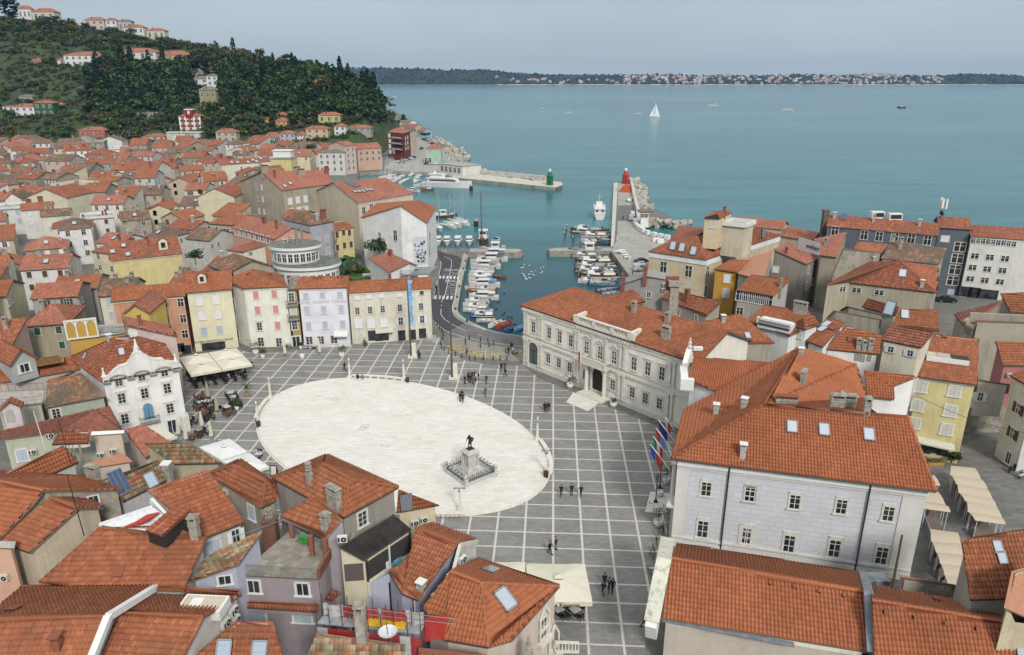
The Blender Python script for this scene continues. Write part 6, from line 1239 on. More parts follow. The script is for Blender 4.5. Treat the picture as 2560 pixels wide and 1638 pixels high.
 b=H('K',dict(a=(1415,788,13.2),b=(2014,918,11),c=(1925,790,11.2),d=(1385,690,13.6)),['abcd'],'abcd','pale pink house with white shuttered window directly behind the white baroque house',S_(.60,.48,.44,dirt=.15),'rose'); b.win('K',[(1512,897)],'cw',1.2,1.7).onwall('K',1725,950).chim('K',[(1590,790,'b',1.4)])
 b=H('K',dict(a=(760,950,9.3),b=(1432,872,9.3),c=(1400,760,9.3),d=(1040,790,9.3)),['abcd'],'abcd','golden yellow house with three blind pointed arches and a roof terrace',S_(.52,.32,.07,dirt=.1),flat=CONC,**NG)
 h=b.hit_wall('K',940,1000)
 if h:
  M=Matrix.Rotation(h[2],3,'Z'); p=b.p['a'].copy(); u=Vt((mcos(h[2]),msin(h[2]),0)); L_=(G('K',1125,915,9.3)-p).length; mb=MB(); mb.box(p+u*L_/2+Vt((0,0,1.7)),(L_,.3,3.4),0,M); n=h[3]
  for i in range(4): mb.box(p+u*(L_*(i/3*.94+.03))+n*.2+Vt((0,0,1.7)),(.25,.12,3.4),1,M)
  for z in (.1,3.3): mb.box(p+u*L_/2+n*.2+Vt((0,0,z)),(L_,.14,.25),1,M)
  for i in range(3):
   c0=L_*((i+.5)/3*.94+.03); w=L_*.15
   for s_ in (-1,1):
    pr=None
    for k in range(6):
     t=k/5; a_=p+u*(c0+s_*w*mcos(t*1.35))+n*.2+Vt((0,0,1.9+1.25*msin(t*1.45)))
     if pr: mb.seg(pr,a_,.14,.18,1,n)
     pr=a_
  b.part('blind_arcade',mb,[S_(.52,.32,.07,dirt=.1),WHITE])
 mb=MB(); rail(mb,b.p['b']+Vt((-6,0,0)),b.p['b'],1.1,.25); rail(mb,b.p['b'],b.p['c'],1.1,.25); b.part('railing',mb,[DARK])
 b=lot('F',(1325,190),(1638,190),12,14,1.2,'hip',wm=S_(.58,.57,.53,dirt=.3),**Hs,label='tall white house with rows of small dark windows on the far harbour front',rk='grey'); b.grid('a','b',(.12,.35,.6,.85),(2.5,6,9.2),'x',1.1,1.7)
 b=lot('F',(1640,115),(1768,103),15.2,14,2,'gable',wm=S_(.55,.42,.36,dirt=.2),**Hs,label='tallest pale pink house on the far harbour front',rk='rose'); b.grid('a','b',(.25,.7),(2.5,6,9.2,12.4),'x',1.1,1.7)
 b=lot('F',(1775,150),(2058,137),12,14,2.6,'gable',wm=S_(.55,.35,.27,dirt=.2),**Hs,label='salmon house with cafe awnings on the far harbour front',rk='rose'); b.grid('a','b',(.15,.4,.65,.9),(5.5,8.8),'xw',1.2,1.8); awning(b,'F',(1900,283),(2110,283),4,WHITE,1.)
 b=H('B',dict(a=(1232,1240,17),b=(1385,1252,17),c=(1452,1232,17),d=(1300,1208,17),r=(1345,1197,19.5)),['abr','bcr','cdr','dar'],'abcd','dark red apartment block with stacked balconies below the hill',S_(.15,.04,.035,dirt=.1),'rose'); b.win('B',[(1252,1272),(1258,1325),(1258,1375),(1262,1425),(1295,1425)],'cw',2.,2.4,False).win('B',[(1405,1300),(1425,1290),(1405,1350),(1425,1340),(1408,1395),(1428,1385)],'cw',1.5,2.,False)
 for y in (1300,1352,1405): balcony(b,'B',1340,y,9,2.,True)
 b=H('B',dict(a=(1402,1262,14),b=(1505,1222,14),c=(1480,1182,14),d=(1390,1195,14)),['abcd'],'abcd','pale apartment house behind the dark red block on the coast road',S_(.52,.44,.34,dirt=.2),'aged'); b.win('B',[(1450,1260),(1480,1250),(1450,1310),(1480,1300),(1460,1360)],'xw',1.5,2.,False)
 b=lot('B',(1590,1402),(1737,1402),8.4,13,2.8,'hip',wm=S_(.34,.50,.38,dirt=.1),**Hs,label='mint green harbour office with an orange hipped roof',rk='rose',cornice=(WHT,.5)); b.win('B',[(1630,1505),(1600,1505)],'gw',2.,2.8,False)
 b=lot('G',(655,492),(935,528),5.2,14,.2,'flat',wm=S_(.62,.61,.57,dirt=.3),name='harbour_pavilion',cat='pavilion',label='low white flat roofed pavilion at the foot of the outer mole',flat=CONC); b.grid('a','b',(.15,.32,.5,.68,.85),(1.4,),'x',2.2,2.6)
 for l,(x0,x1,y),z,wm,k in (('pale blue waterside house beyond the green office',(1505,1565,1230),5,S_(.30,.48,.62),'rose'),('white waterside terrace house at the tip of the coast',(1345,1440,1150),7,WHT,'grey'),('red roofed house by the tip of the coast',(1350,1500,1185),8,BEIGE,'rose')):
  lot('B',(x0,y),(x1,y+4),z,12,2,'gable',wm=wm,**Hs,label=l,rk=k)
 b=H('H',dict(a=(1140,612,5),b=(1240,612,5),c=(1235,575,5),d=(1140,575,5)),['abcd'],'abcd','small white hut with two square windows beside the mole',WHT,flat=WHITE,name='hut',cat='hut',**NG); b.win('H',[(1163,636),(1200,636)],'x',1.2,1.,False); mb=MB(); h=b.c; mb.box((h.x,h.y,5.5),(5.,4,.5)); b.part('roof_box',mb,[plain('rusty_roof',(.2,.13,.09))])
midtown()
def hillhouse(fr,x0,x1,ye,yb,yr,wm,lab,rk='rose',rows=2,cols=3,t='x',name='house',dep=None,balc=False):
 xm=(x0+x1)/2; base=None
 for k in range(0,130,6):
  base=hillpt(fr,xm,yb+k)
  if base: break
 if base is None: base=G(fr,xm,yb,0)
 D=base.y; dd=ray(fr,x0,yb); A=Vt((0,0,CH))+dd*(D/dd.y); dd=ray(fr,x1,yb); B=Vt((0,0,CH))+dd*(D/dd.y); d2=ray(fr,xm,ye); top=(Vt((0,0,CH))+d2*(D/d2.y)).z; d3=ray(fr,xm,yr); dep=dep or max(7,(B-A).length*.55)
 rz=CH+d3.z*((D+dep/2)/d3.y); A.z=B.z=top; n=Vt((0,dep,0)); up=Vt((0,0,max(.6,rz-top))); C=B+n; D_=A+n; L_=(B-A).length; u=(B-A).normalized(); i=min(L_/2-.01,dep/2)
 b=Bld(pts=dict(a=A,b=B,c=C,d=D_,r=A+n/2+up+u*i,t=B+n/2+up-u*i),roofs=['abtr','bct','cdrt','dar'],walls='abcd',zg=min(base.z,A.z)-4,wm=wm,rk=rk,name=name,cat='house',label=lab,near=False,over=.6)
 H_=top-base.z
 for r in range(rows):
  for c in range(cols):
   f=(c+.5)/cols; z=base.z+H_*(r+.28)/rows; p,an=b.wp('a','b',f,z); b.add_win(p,an,t,L_/cols*.36,H_/rows*.5,False)
 b.chim(fr,[(x0+(x1-x0)*.35,(ye*1.2+yr*.8)/2,'b',1.3)]) if b.hit_roof(fr,x0+(x1-x0)*.35,(ye*1.2+yr*.8)/2) else None
 return b
W1=S_(.66,.65,.62,dirt=.1); HH=[('A',165,295,85,128,52,W1,'white house on the skyline at the far left behind a dark cypress',1,3),('A',295,515,112,150,76,S_(.6,.5,.42),'wide salmon roofed house on the skyline, second from the left',1,3),('A',790,985,190,242,160,S_(.56,.46,.38),'pale pink house with a small balcony on the skyline',2,3),
('A',990,1100,190,240,170,W1,'white house between two others on the skyline',2,2),('A',1104,1238,200,242,182,S_(.40,.41,.40),'grey house with a dark roof on the skyline',1,3),('A',1158,1352,258,300,230,W1,'white gabled house just below the skyline',1,4),('A',1370,1550,288,326,264,S_(.58,.53,.42),'cream house with an open porch just below the skyline',1,3),
('A',605,972,520,622,486,W1,'long white modern villa with big windows on the upper slope',2,6),('A',535,660,566,612,542,W1,'small white annex left of the long white modern villa',1,1),('A',1135,1480,490,602,452,W1,'white villa with terraces and a red hipped roof on the upper slope',2,4),('A',1492,1782,516,592,476,S_(.52,.36,.2),'ochre villa with an open gallery on the upper slope',2,4),
('A',20,142,1000,1052,990,W1,'low white house with a broad window at the left edge of the slope',1,2),('A',140,340,1005,1102,972,W1,'white house beside the green house on the left slope',2,3),('A',326,522,970,1092,942,S_(.03,.11,.05,dirt=.05),'dark green house with white framed windows on the left slope',2,3),('A',175,312,908,952,888,GREYW,'small grey house above the dark green house',1,2),('A',518,600,990,1012,962,BEIGE,'tiny red roofed shed right of the dark green house',1,1),
('A',740,1002,1226,1322,1190,S_(.48,.12,.08,dirt=.1),'brick red three storey house at the foot of the slope',2,3),('A',1800,1972,742,822,712,W1,'white villa wing joined to a square white tower',2,2),('A',1948,2060,712,862,692,W1,'square white villa tower among dark cypresses',3,2),('A',1878,2052,846,1022,812,S_(.30,.27,.14),'olive brown villa with tall arched windows below the white tower',2,3),
('A',2030,2236,1242,1374,1206,S_(.48,.42,.33,dirt=.5),'beige ruined looking house with empty windows at the foot of the slope',3,3),('A',1345,1562,1282,1332,1252,BEIGE,'beige house with a balcony below the red villa terrace',1,3),('A',1962,2090,640,682,606,S_(.5,.4,.3),'salmon roofed house behind the white villa',1,2),('A',1798,1910,682,716,646,W1,'red roofed house partly hidden left of the white tower',1,2),('A',290,420,578,606,546,S_(.16,.12,.09),'brown open shed in the terraced field',1,1),
('B',0,105,640,668,612,BEIGE,'house among the trees right of the middle of the slope',1,2),('B',160,226,712,732,682,BEIGE,'small roof peeping from trees on the right slope',1,1),('B',530,676,796,836,738,S_(.4,.35,.28),'red roofed house alone among the dark cypresses',1,2),('B',14,132,1122,1182,1096,S_(.58,.34,.05,dirt=.1),'golden yellow house right of the red villa',1,1),('B',182,302,1136,1216,1100,S_(.55,.33,.14),'orange house with a white balcony at the foot of the slope',2,2),
('B',580,802,1082,1168,1052,S_(.46,.44,.16,dirt=.1),'lime yellow house under the cypresses',1,3),('B',730,852,1188,1282,1160,W1,'narrow white house below the lime yellow house',2,2),('B',850,1086,1202,1246,1172,GREYW,'dark open fronted house right of the narrow white one',1,4),('B',465,686,1212,1306,1180,S_(.58,.42,.24,dirt=.1),'orange cream house with three upper windows',2,3),('B',70,240,1292,1338,1242,S_(.15,.42,.52,dirt=.1),'turquoise blue house at the town edge',1,2),
('B',215,380,1256,1346,1226,S_(.44,.42,.46,dirt=.1),'grey lilac house beside the turquoise one',2,3),('B',380,482,1266,1342,1232,W1,'white house with small windows between lilac and orange cream houses',2,3),('B',180,300,1085,1100,1052,BEIGE,'brown attic above the orange house with the white balcony',1,3)]
for h in HH: hillhouse(h[0],h[1],h[2],h[3],h[4],h[5],h[6],h[7],rows=h[8],cols=h[9],t='xw' if h[2]-h[1]>100 else 'x',rk='grey' if ('grey house' in h[7] or 'tower' in h[7] or 'olive' in h[7]) else 'rose')
def red_villa():
 b=hillhouse('A',1690,1902,1092,1242,1062,S_(.26,.03,.03,dirt=.05),'dark red villa with white trim and a central tower on a white stone terrace',rows=3,cols=3,t='ow',name='villa')
 p,q=b.p['a'],b.p['b']; L_=(q-p).length; mb=MB(); zt=p.z; c=(p+q)/2
 for f in (.05,.33,.67,.95): v=p.lerp(q,f); mb.box((v.x,v.y+.5,(zt+b.zg)/2),(.9,.5,zt-b.zg))
 b.part('white_trim',mb,[WHITE]); mb=MB(); mb.box((c.x,c.y+2.5,zt+1.5),(L_*.32,5,6),0); mb.box((c.x,c.y+2.5,zt+4.7),(L_*.36,5.6,.6),1); mb.box((c.x,c.y-.05,zt+2.6),(1.5,.2,2.2),1); b.part('central_tower',mb,[S_(.26,.03,.03,dirt=.05),WHITE])
 q=hillpt('A',1725,1325) or G('A',1725,1325,0); mb=MB(); a=at_y('A',1570,1320,q.y-4); c2=at_y('A',1890,1320,q.y-4); top=at_y('A',1725,1250,q.y-4).z; mb.box(((a.x+c2.x)/2,q.y,(top+q.z)/2-1),(c2.x-a.x,8,top-q.z+3)); mb.box(((a.x+c2.x)/2,q.y,top+.3),(c2.x-a.x+1,9,.5)); tag(mb.obj('terrace_wall',rubble((.5,.48,.43),'white_stone_wall'),None,(q.x,q.y,q.z)),'white stone retaining terrace under the dark red villa','terrace wall')
red_villa()
for lab,P in (('long stone garden wall running below the dark cypress grove',((1100,1100),(1300,1110),(1500,1100),(1640,1080))),('stone garden wall right of the dark red villa',((1920,1060),(2060,1062),(2200,1060),(2390,1055)))):
 L=[hillpt('A',*p) for p in P]; L=[p for p in L if p]; mb=MB()
 for p,q in zip(L,L[1:]): mb.seg(p+Vt((0,0,1.5)),q+Vt((0,0,1.5)),1.,4.5)
 tag(mb.obj('garden_wall',rubble((.26,.24,.19),'garden_stone'),None,L[0]),lab,'garden wall')
def pip(x,y,P):
 ins=False
 for i in range(len(P)):
  (a,b),(c,d)=P[i],P[(i+1)%len(P)]
  if (b>y)!=(d>y) and x<(c-a)*(y-b)/(d-b)+a: ins=not ins
 return ins
TOWN=[(-62,148),(-54,151),(-53,175),(-57,205),(-66,240),(-80,290),(-100,330),(-128,372),(-125,395),(-108,420),(-103,460),(-125,500),(-150,510),(-200,522),(-400,532),(-420,540),(-450,500),(-64,85),(-66,95),(-62,118),(-60,135)]
LM=[('the white baroque house',330,980),('the golden arched house',210,860),('the arched dormer house',360,620),('the cream yellow gable',110,500),('the round-opening gable',540,480),('the stained brown block',660,470),('the blank cream gable',870,500),('the salmon attic house',640,590),('the lilac hotel',800,740),('the pale yellow bank house',520,760),('the scattered-skylight building',620,410),('the roof pavilion',700,400),('the brick red house',230,335),('the red villa terrace',470,330),('the beige ruined house',565,350),('the dark green house',110,270),('the left picture edge',0,700),('the white harbour house',825,410),('the long plain roof',370,420),('the turquoise house',680,345),('the timber balcony house',60,930)]
FOOT=[[(w.x,w.y) for w in b.W] for b in BLD]
def near_poly(cs,P,m):
 cx=sum(p[0] for p in P)/len(P); cy=sum(p[1] for p in P)/len(P)
 if math.hypot(cs[0][0]-cx,cs[0][1]-cy)>55: return False
 for x,y in cs:
  if pip(x,y,P): return True
 for x,y in P:
  if pip(x,y,cs[1:5]): return True
 return False
WALLS=[('white',S_(.70,.69,.66,dirt=.3)),('white',S_(.66,.65,.62,dirt=.4)),('cream',S_(.64,.60,.50,dirt=.3)),('beige',S_(.48,.41,.31,dirt=.4)),('grey',S_(.36,.35,.32,dirt=.5)),('pale yellow',S_(.62,.56,.38,dirt=.2)),('bare stone',STONEM),('pale pink',S_(.54,.40,.34,dirt=.2)),('weathered tan',S_(.36,.31,.23,dirt=.8)),('off-white',S_(.54,.53,.49,dirt=.5))]
RK=[('orange','orange'),('terra','rust red'),('rose','salmon'),('aged','patchy brown'),('terra','dull red'),('orange','bright'),('brown','brown'),('aged','mottled')]
USED=set()
def town():
 rr=random.Random(21); cells=[]; n=0
 zones=[(-90,135,.25),(-75,200,-.35),(-150,200,.5),(-120,280,.1),(-220,300,-.3),(-110,340,.55),(-180,400,.0),(-280,420,.35),(-150,470,-.25),(-240,540,.2),(-360,560,-.1),(-170,560,.4)]
 cand=[]
 for zi,(zx,zy,ang) in enumerate(zones):
  c,s=mcos(ang),msin(ang); v=-130.
  while v<130:
   u=-130.+rr.uniform(0,8); k=1.+max(0,(zy-200))/700
   dep=rr.uniform(8.5,12)*k
   while u<130:
    w=rr.uniform(6.5,11.5)*k
    x=zx+(u+w/2)*c-(v+dep/2)*s; y=zy+(u+w/2)*s+(v+dep/2)*c
    if pip(x,y,TOWN) and min(range(len(zones)),key=lambda i:(zones[i][0]-x)**2+(zones[i][1]-y)**2)==zi: cand.append((y,x,w*.98,dep,ang,zi))
    u+=w+(rr.uniform(.0,1.) if rr.random()<.75 else rr.uniform(2.5,4))
   v+=dep+(rr.uniform(1.,2.2) if rr.random()<.5 else rr.uniform(3.,4.5))*k
 done=[]
 for y,x,w,dep,ang,zi in sorted(cand):
  c,s=mcos(ang),msin(ang); hw,hd=w/2,dep/2
  cs=[(x,y)]+[(x+a*c-b*s,y+a*s+b*c) for a,b in ((-hw,-hd),(hw,-hd),(hw,hd),(-hw,hd))]
  if proj((x+hw,y,8))[0]<-40: continue
  if any(near_poly([(x,y)]+[(x+(px_-x)*.8,y+(py_-y)*.8) for px_,py_ in cs[1:]],P,0) for P in FOOT): continue
  if any(math.hypot(x-a,y-b)<(w+dep+e)*.30 for a,b,e in done): continue
  done.append((x,y,w+dep)); n+=1
  ze=rr.uniform(6.5,10.5) if y>150 else rr.uniform(8,10.5); kind=rr.choice(['gable','gable','gable','gable','cross','hip','shed','gable','hip']);
  if rr.random()<.05: kind='flat'
  rise=min(dep,w if kind=='cross' else dep)*rr.uniform(.17,.24); zg=0
  A,B,C,D_=[Vt((q[0],q[1],ze)) for q in cs[1:5]]; up=Vt((0,0,rise)); nn=D_-A; d=(B-A).normalized()
  px_,py_=proj((x,y,ze));
  for tr in range(60):
   wn,wm=rr.choice(WALLS); rk,rn=rr.choice(RK); nch=rr.choice([0,1,1,2,2,3]); sk=rr.random()<.3; dish=rr.random()<.18
   feat=[['no chimney'],['brick chimney','pale chimney'],['two brick chimneys','two pale chimneys'],['three chimneys']][nch]; feat=rr.choice(feat)+(', skylight' if sk else (', dish' if dish else ''))
   l=sorted(LM,key=lambda q:(q[1]-px_)**2+((q[2]-py_)*1.6)**2)[0]; dx,dy=px_-l[1],(py_-l[2])*1.6; dd=math.hypot(dx,dy); rel=('right of' if dx>0 else 'left of') if abs(dx)>abs(dy) else ('below' if dy>0 else 'above'); q='close ' if dd<45 else ('well ' if dd>110 else '')
   km={'gable':'gabled','cross':'end-on gabled','hip':'hipped','shed':'single-slope','flat':'flat-roofed'}[kind]
   lab=f'{wn} {km} house, {rn} roof, {feat}, {q}{rel} {l[0]}' if kind!='flat' else f'{wn} flat-roofed house, {feat}, {q}{rel} {l[0]}'
   if len(lab.split())<=16 and lab not in USED: break
  USED.add(lab); near=y<150
  kw=dict(zg=zg,wm=wm,rk=rk,**Hs,label=lab,near=near,over=.35,gutter=y<200,group='houses of the old town')
  if kind=='gable': b=Bld(pts=dict(a=A,b=B,c=C,d=D_,r=A+nn/2+up,t=B+nn/2+up),roofs=['abtr','cdrt'],walls='abtcdr',**kw)
  elif kind=='cross': b=Bld(pts=dict(a=A,b=B,c=C,d=D_,r=(A+B)/2+up,t=(C+D_)/2+up),roofs=['adtr','bctr'],walls='arbctd',**kw)
  elif kind=='hip':
   i=min(w/2-.5,dep/2); b=Bld(pts=dict(a=A,b=B,c=C,d=D_,r=A+nn/2+up+d*i,t=B+nn/2+up-d*i),roofs=['abtr','bct','cdrt','dar'],walls='abcd',**kw)
  elif kind=='shed': b=Bld(pts=dict(a=A,b=B,c=C+up*1.4,d=D_+up*1.4),roofs=['abcd'],walls='abcd',**kw)
  else:
   b=Bld(pts=dict(a=A,b=B,c=C,d=D_),roofs=['abcd'],walls='abcd',flat=CONC,**kw); mb=MB(); P=[A,B,C,D_]
   for p,q in zip(P,P[1:]+P[:1]): mb.seg(p+Vt((0,0,.4)),q+Vt((0,0,.4)),.25,.8)
   b.part('parapet',mb,[wm])
  cols=max(1,int(w/3.4)); rows=max(1,int(ze/3.4)); wt=rr.choice(['x','xw','cw','x','on','cn','cb','ow','cg'])
  for r in range(rows):
   if y>300 and r==0: continue
   for ci in range(cols):
    if rr.random()<.15: continue
    q=b.wp('a','b',(ci+.5)/cols,ze-1.9-(rows-1-r)*3.) or b.wp('r','a',.5,ze-1.9-(rows-1-r)*3.)
    if q: b.add_win(q[0],q[1],wt if y<330 else 'x',1.,1.45,False)
  sd=1 if x+0<0 and (B-A).cross(Vt((0,0,1))).length else 1
  cr=2 if dep>9 else 1
  for ci in range(cr):
   if rr.random()<.4: continue
   q=b.wp(*(('b','t') if kind=='gable' else ('b','c')),(ci+.3)/cr,ze-2.2)
   if q: b.add_win(q[0],q[1],'x',.9,1.2,False)
  ty='b' if 'brick' in feat else ('s' if nch==3 else rr.choice('sw'))
  for i in range(nch):
   f=rr.uniform(.15,.85); g=rr.uniform(.3,.75)
   q=A.lerp(B,f)+nn*g; hit=None
   o=Vt((q.x,q.y,60)); best=None
   for poly in b.faces:
    u_,v_,n_=frame_of(poly); z=poly[0].z-((q.x-poly[0].x)*n_.x+(q.y-poly[0].y)*n_.y)/n_.z
    if pip(q.x,q.y,[(p.x,p.y) for p in poly]): best=z
   if best is None: continue
   inst('chimney',chimney_mesh({'b':rr.choice('bB')}.get(ty,ty),rr.choice([.8,1.2,1.6])),b.roof,Vt((q.x,q.y,best))-b.rl,ang)
  if sk or dish:
   poly=b.faces[0]; u_,v_,n_=frame_of(poly); cc=sum(poly,Vt((0,0,0)))/len(poly)
   if sk: o=bpy.data.objects.new('skylight',fit_mesh('skylight')); COL.objects.link(o); o.parent=b.roof; o.matrix_local=Matrix.Translation(cc-b.rl+n_*.12)@Matrix((u_,v_,n_)).transposed().to_4x4()@Matrix.Diagonal((1.2,1.2,1,1))
   else: inst('satellite_dish',fit_mesh('satellite_dish'),b.roof,cc+Vt((0,0,1.))-b.rl,rr.uniform(0,6),(1.6,1.6,1.6))
 print('TOWN HOUSES',n)
town()
def leafmat(k,c):
 t=NT('foliage_'+k,.85,0,.15); g=t.n('NewGeometry'); n=t.noise(t.pos(),.5,3); r=t.ramp(g.outputs['Random Per Island'],[(0,sc3(c,.45)),(.5,c),(1,sc3(c,1.7))])
 return t.out(t.mix(.4,r,t.ramp(n,[(.3,(.3,.3,.3)),(.7,(.7,.7,.7))]),'OVERLAY'))
LEAF={'dark':leafmat('dark',(.048,.078,.03)),'cyp':leafmat('cypress',(.025,.046,.022)),'green':leafmat('green',(.065,.10,.03)),'olive':leafmat('olive',(.085,.105,.06)),'autumn':leafmat('autumn',(.085,.07,.03)),'yellow':leafmat('yellow',(.17,.15,.03)),'bare':leafmat('bare',(.11,.085,.065)),'cedar':leafmat('cedar',(.035,.065,.035))}
BARK=plain('bark',(.09,.07,.05),.95,0,.3,3)
def leaves(pts,size,mb,mi=0,flat=.35):
 n=len(pts); a=rng.normal(size=(n,3)); a[:,2]=np.abs(a[:,2])+flat; a/=np.linalg.norm(a,axis=1)[:,None]
 t=np.cross(a,rng.normal(size=(n,3))); t/=np.linalg.norm(t,axis=1)[:,None]; b=np.cross(a,t); s=(size*rng.uniform(.6,1.3,n))[:,None]
 V=np.stack([pts-t*s-b*s*.7,pts+t*s-b*s*.7,pts+t*s*.8+b*s*.7,pts-t*s*.8+b*s*.7],1).reshape(-1,3); i=np.arange(n)*4
 mb.arr(V,np.stack([i,i+1,i+2,i+3],1),mi)
def crown(kind,n=420,seed=0):
 r=np.random.default_rng(seed); P=[]
 if kind=='cyp':
  z=r.uniform(0,1,n)**.9; rad=.13*(np.sin(np.clip(z*1.02,0,1)*math.pi)**.55)*(1.05-z*.35)+.01; a=r.uniform(0,6.28,n); q=rad*r.uniform(.55,1.1,n); P=np.stack([q*np.cos(a),q*np.sin(a),.06+z*.94],1); s=.035
 elif kind=='cedar':
  for k in range(9):
   z=.3+k*.078; rad=.42*(1-(k/9)**1.6)+.05; m=n//9; a=r.uniform(0,6.28,m); q=rad*np.sqrt(r.uniform(0,1,m))*(.75+.3*np.sin(a*3+k)); P.append(np.stack([q*np.cos(a),q*np.sin(a),z+r.normal(0,.012,m)],1))
  P=np.concatenate(P); s=.045
 else:
  nb=9 if kind=='broad' else 6
  for k in range(nb):
   c=np.array([r.normal(0,.2),r.normal(0,.2),.58+r.normal(0,.13)]); rad=r.uniform(.17,.28); m=n//nb; d=r.normal(size=(m,3)); d/=np.linalg.norm(d,axis=1)[:,None]; P.append(c+d*rad*r.uniform(.6,1.05,m)[:,None]*np.array([1,1,.8]))
  P=np.concatenate(P); s=.05
 return P,s
TREES={}
def tree_proto(kind,leaf,seed):
 k=(kind,leaf,seed)
 if k in TREES: return TREES[k]
 P,s=crown(kind,{'cyp':380,'cedar':520,'broad':480}[kind],seed); mb=MB(); leaves(P,s,mb); c=mb.mesh('crown',[LEAF[leaf]])
 mb=MB(); mb.tube((0,0,-.1),(0,0,.45 if kind!='cyp' else .12),.03,.015,6)
 if kind!='cyp':
  for i in range(5): a=i*1.26; mb.tube((0,0,.28+.03*i),(.2*mcos(a),.2*msin(a),.5+.05*i),.014,.006,5)
 t=mb.mesh('trunk',[BARK]); TREES[k]=(c,t); return TREES[k]
def tree(p,h,kind,leaf,lab,group=None,name='tree',w=1.,seed=None):
 c,t=tree_proto(kind,leaf,random.randint(0,3) if seed is None else seed); root=empty(name,p,lab,name.replace('_',' '),group,random.uniform(0,6.28)); root.scale=(h*w,h*w,h)
 for nm,me in (('crown',c),('trunk',t)): inst(nm,me,root,(0,0,0))
 return root
def hill_trees():
 boxes=[(pix(h[0],h[1],0)[0]-1,pix(h[0],h[2],0)[0]+1,pix(h[0],0,h[5])[1]-1,pix(h[0],0,h[4])[1]+1) for h in HH]+[(445,512,270,352)]
 rr=random.Random(5); n=0; pts=[]; N=0
 def zone(x,y):
  if 225<x<640 and 150<y<285 and y>150+(abs(x-430)*.02): return 'grove'
  if 640<=x<960 and 165<y<300: return 'grove'
  if y>95+.13*x and x<235: return 'garden'
  return 'slope'
 words={'cyp':('dark slim cypress','cypress'),'dark':('dark green broad tree','tree'),'green':('mid green bushy tree','tree'),'olive':('grey green olive tree','olive_tree'),'autumn':('rust orange autumn tree','tree'),'yellow':('yellowing tree','tree'),'bare':('brown leafless tree','tree'),'cedar':('layered dark cedar','cedar_tree')}
 cand=[]
 for i in range(4600):
  x=rr.uniform(-5,1000); y=rr.uniform(20,352)
  yt=float(np.interp(x,[a for a,b in SIL],[b for a,b in SIL]))-6
  if y<yt: continue
  if x>500 and y>352-(x-500)*.09: continue
  if x>925 and y<215: continue
  if any(a<x<b and c<y<d for a,b,c,d in boxes): continue
  p=hillpt('o',x,y)
  if p is None or p.z<1.5: continue
  z=zone(x,y)
  if z=='garden' and rr.random()<.3: continue
  cand.append((x,y,p,z))
 rr.shuffle(cand); q_={'grove':125,'garden':45,'slope':115}; big=[];rest=[]
 for q in cand:
  if q_[q[3]]>0: q_[q[3]]-=1; big.append(q)
  else: rest.append(q)
 for x,y,p,z in sorted(big,key=lambda q:(q[0]//60,q[1])):
  if z=='grove': kind,leaf=rr.choice([('cyp','cyp')]*5+[('broad','dark')]*4+[('cedar','cedar'),('broad','green'),('broad','autumn')]); h=rr.uniform(12,17) if kind=='cyp' else rr.uniform(8,13)
  elif z=='garden': kind,leaf=rr.choice([('broad','olive')]*4+[('broad','green')]*3+[('broad','dark'),('broad','yellow'),('broad','autumn')]); h=rr.uniform(4,7)
  else: kind,leaf=rr.choice([('broad','green')]*4+[('broad','dark')]*4+[('broad','olive')]*3+[('broad','bare'),('broad','autumn'),('broad','yellow'),('cyp','cyp')]); h=rr.uniform(6,10)
  w=words['cyp' if kind=='cyp' else leaf]; l=w[0]+(' in the dark grove on the hillside' if z=='grove' else ' on the garden terraces at the left' if z=='garden' else ' on the open hillside')
  tree(p-Vt((0,0,.4)),h,kind,leaf,l,l.split(' in the')[0].split(' on the')[0]+'s of the '+{'grove':'hillside grove','garden':'garden terraces','slope':'open hillside'}[z],w[1],w=1. if kind!='broad' else rr.uniform(.9,1.3))
 for x,y,h,k,lf,l in ((30,40,24,'cyp','cyp','big dark conifer standing tall at the top left corner'),(584,112,13,'cyp','cyp','lone slim cypress sticking up from the skyline'),(330,172,18,'cyp','cyp','tall dark cypress in front of the white villa with terraces'),(308,168,19,'cyp','cyp','tall wide cypress left of the white villa with terraces'),(245,180,17,'cyp','dark','dark conifer in front of the long white modern villa'),(515,185,16,'cyp','cyp','dark cypress left of the square white villa tower'),(920,232,19,'cyp','cyp','tall cypress at the right edge of the hill'),(935,235,20,'cyp','cyp','rightmost tall cypress against the sea'),(908,228,16,'cyp','cyp','cypress beside the layered cedar at the hill end'),(683,325,13,'cyp','dark','dark conical tree beside the golden yellow house'),(930,260,14,'cedar','cedar','yellow green cedar leaning over the cliff at the hill end')):
  p=None
  for k2 in range(0,40,3):
   p=hillpt('o',x,y+k2)
   if p: break
  if p: tree(p-Vt((0,0,.5)),h,k,lf,l,None,'cypress' if k=='cyp' else 'tree',w=(2.6 if x==30 else 1.3) if k=='cyp' else 1.)
 mb=MB(); mats=[LEAF[k] for k in ('dark','green','olive','bare','autumn','cyp')]
 extra=[q for q in rest]
 for x,y,p,z in extra:
  P,s=crown('cyp' if (z=='grove' and rr.random()<.35) else 'broad',90,rr.randint(0,9)); k=rr.uniform(9,14) if z=='grove' else (rr.uniform(2.5,5.) if z=='garden' else rr.uniform(4.5,8.5))
  mi=(rr.choice([0,0,0,5,5,1]) if z=='grove' else rr.choice([1,2,2,0,3,4]) if z=='garden' else rr.choice([0,0,1,1,1,2,2,3,4])); w=k*rr.uniform(.9,1.4)
  leaves(P*np.array([w,w,k*.85])+np.array([p.x,p.y,p.z-k*.25]),s*k*1.9,mb,mi)
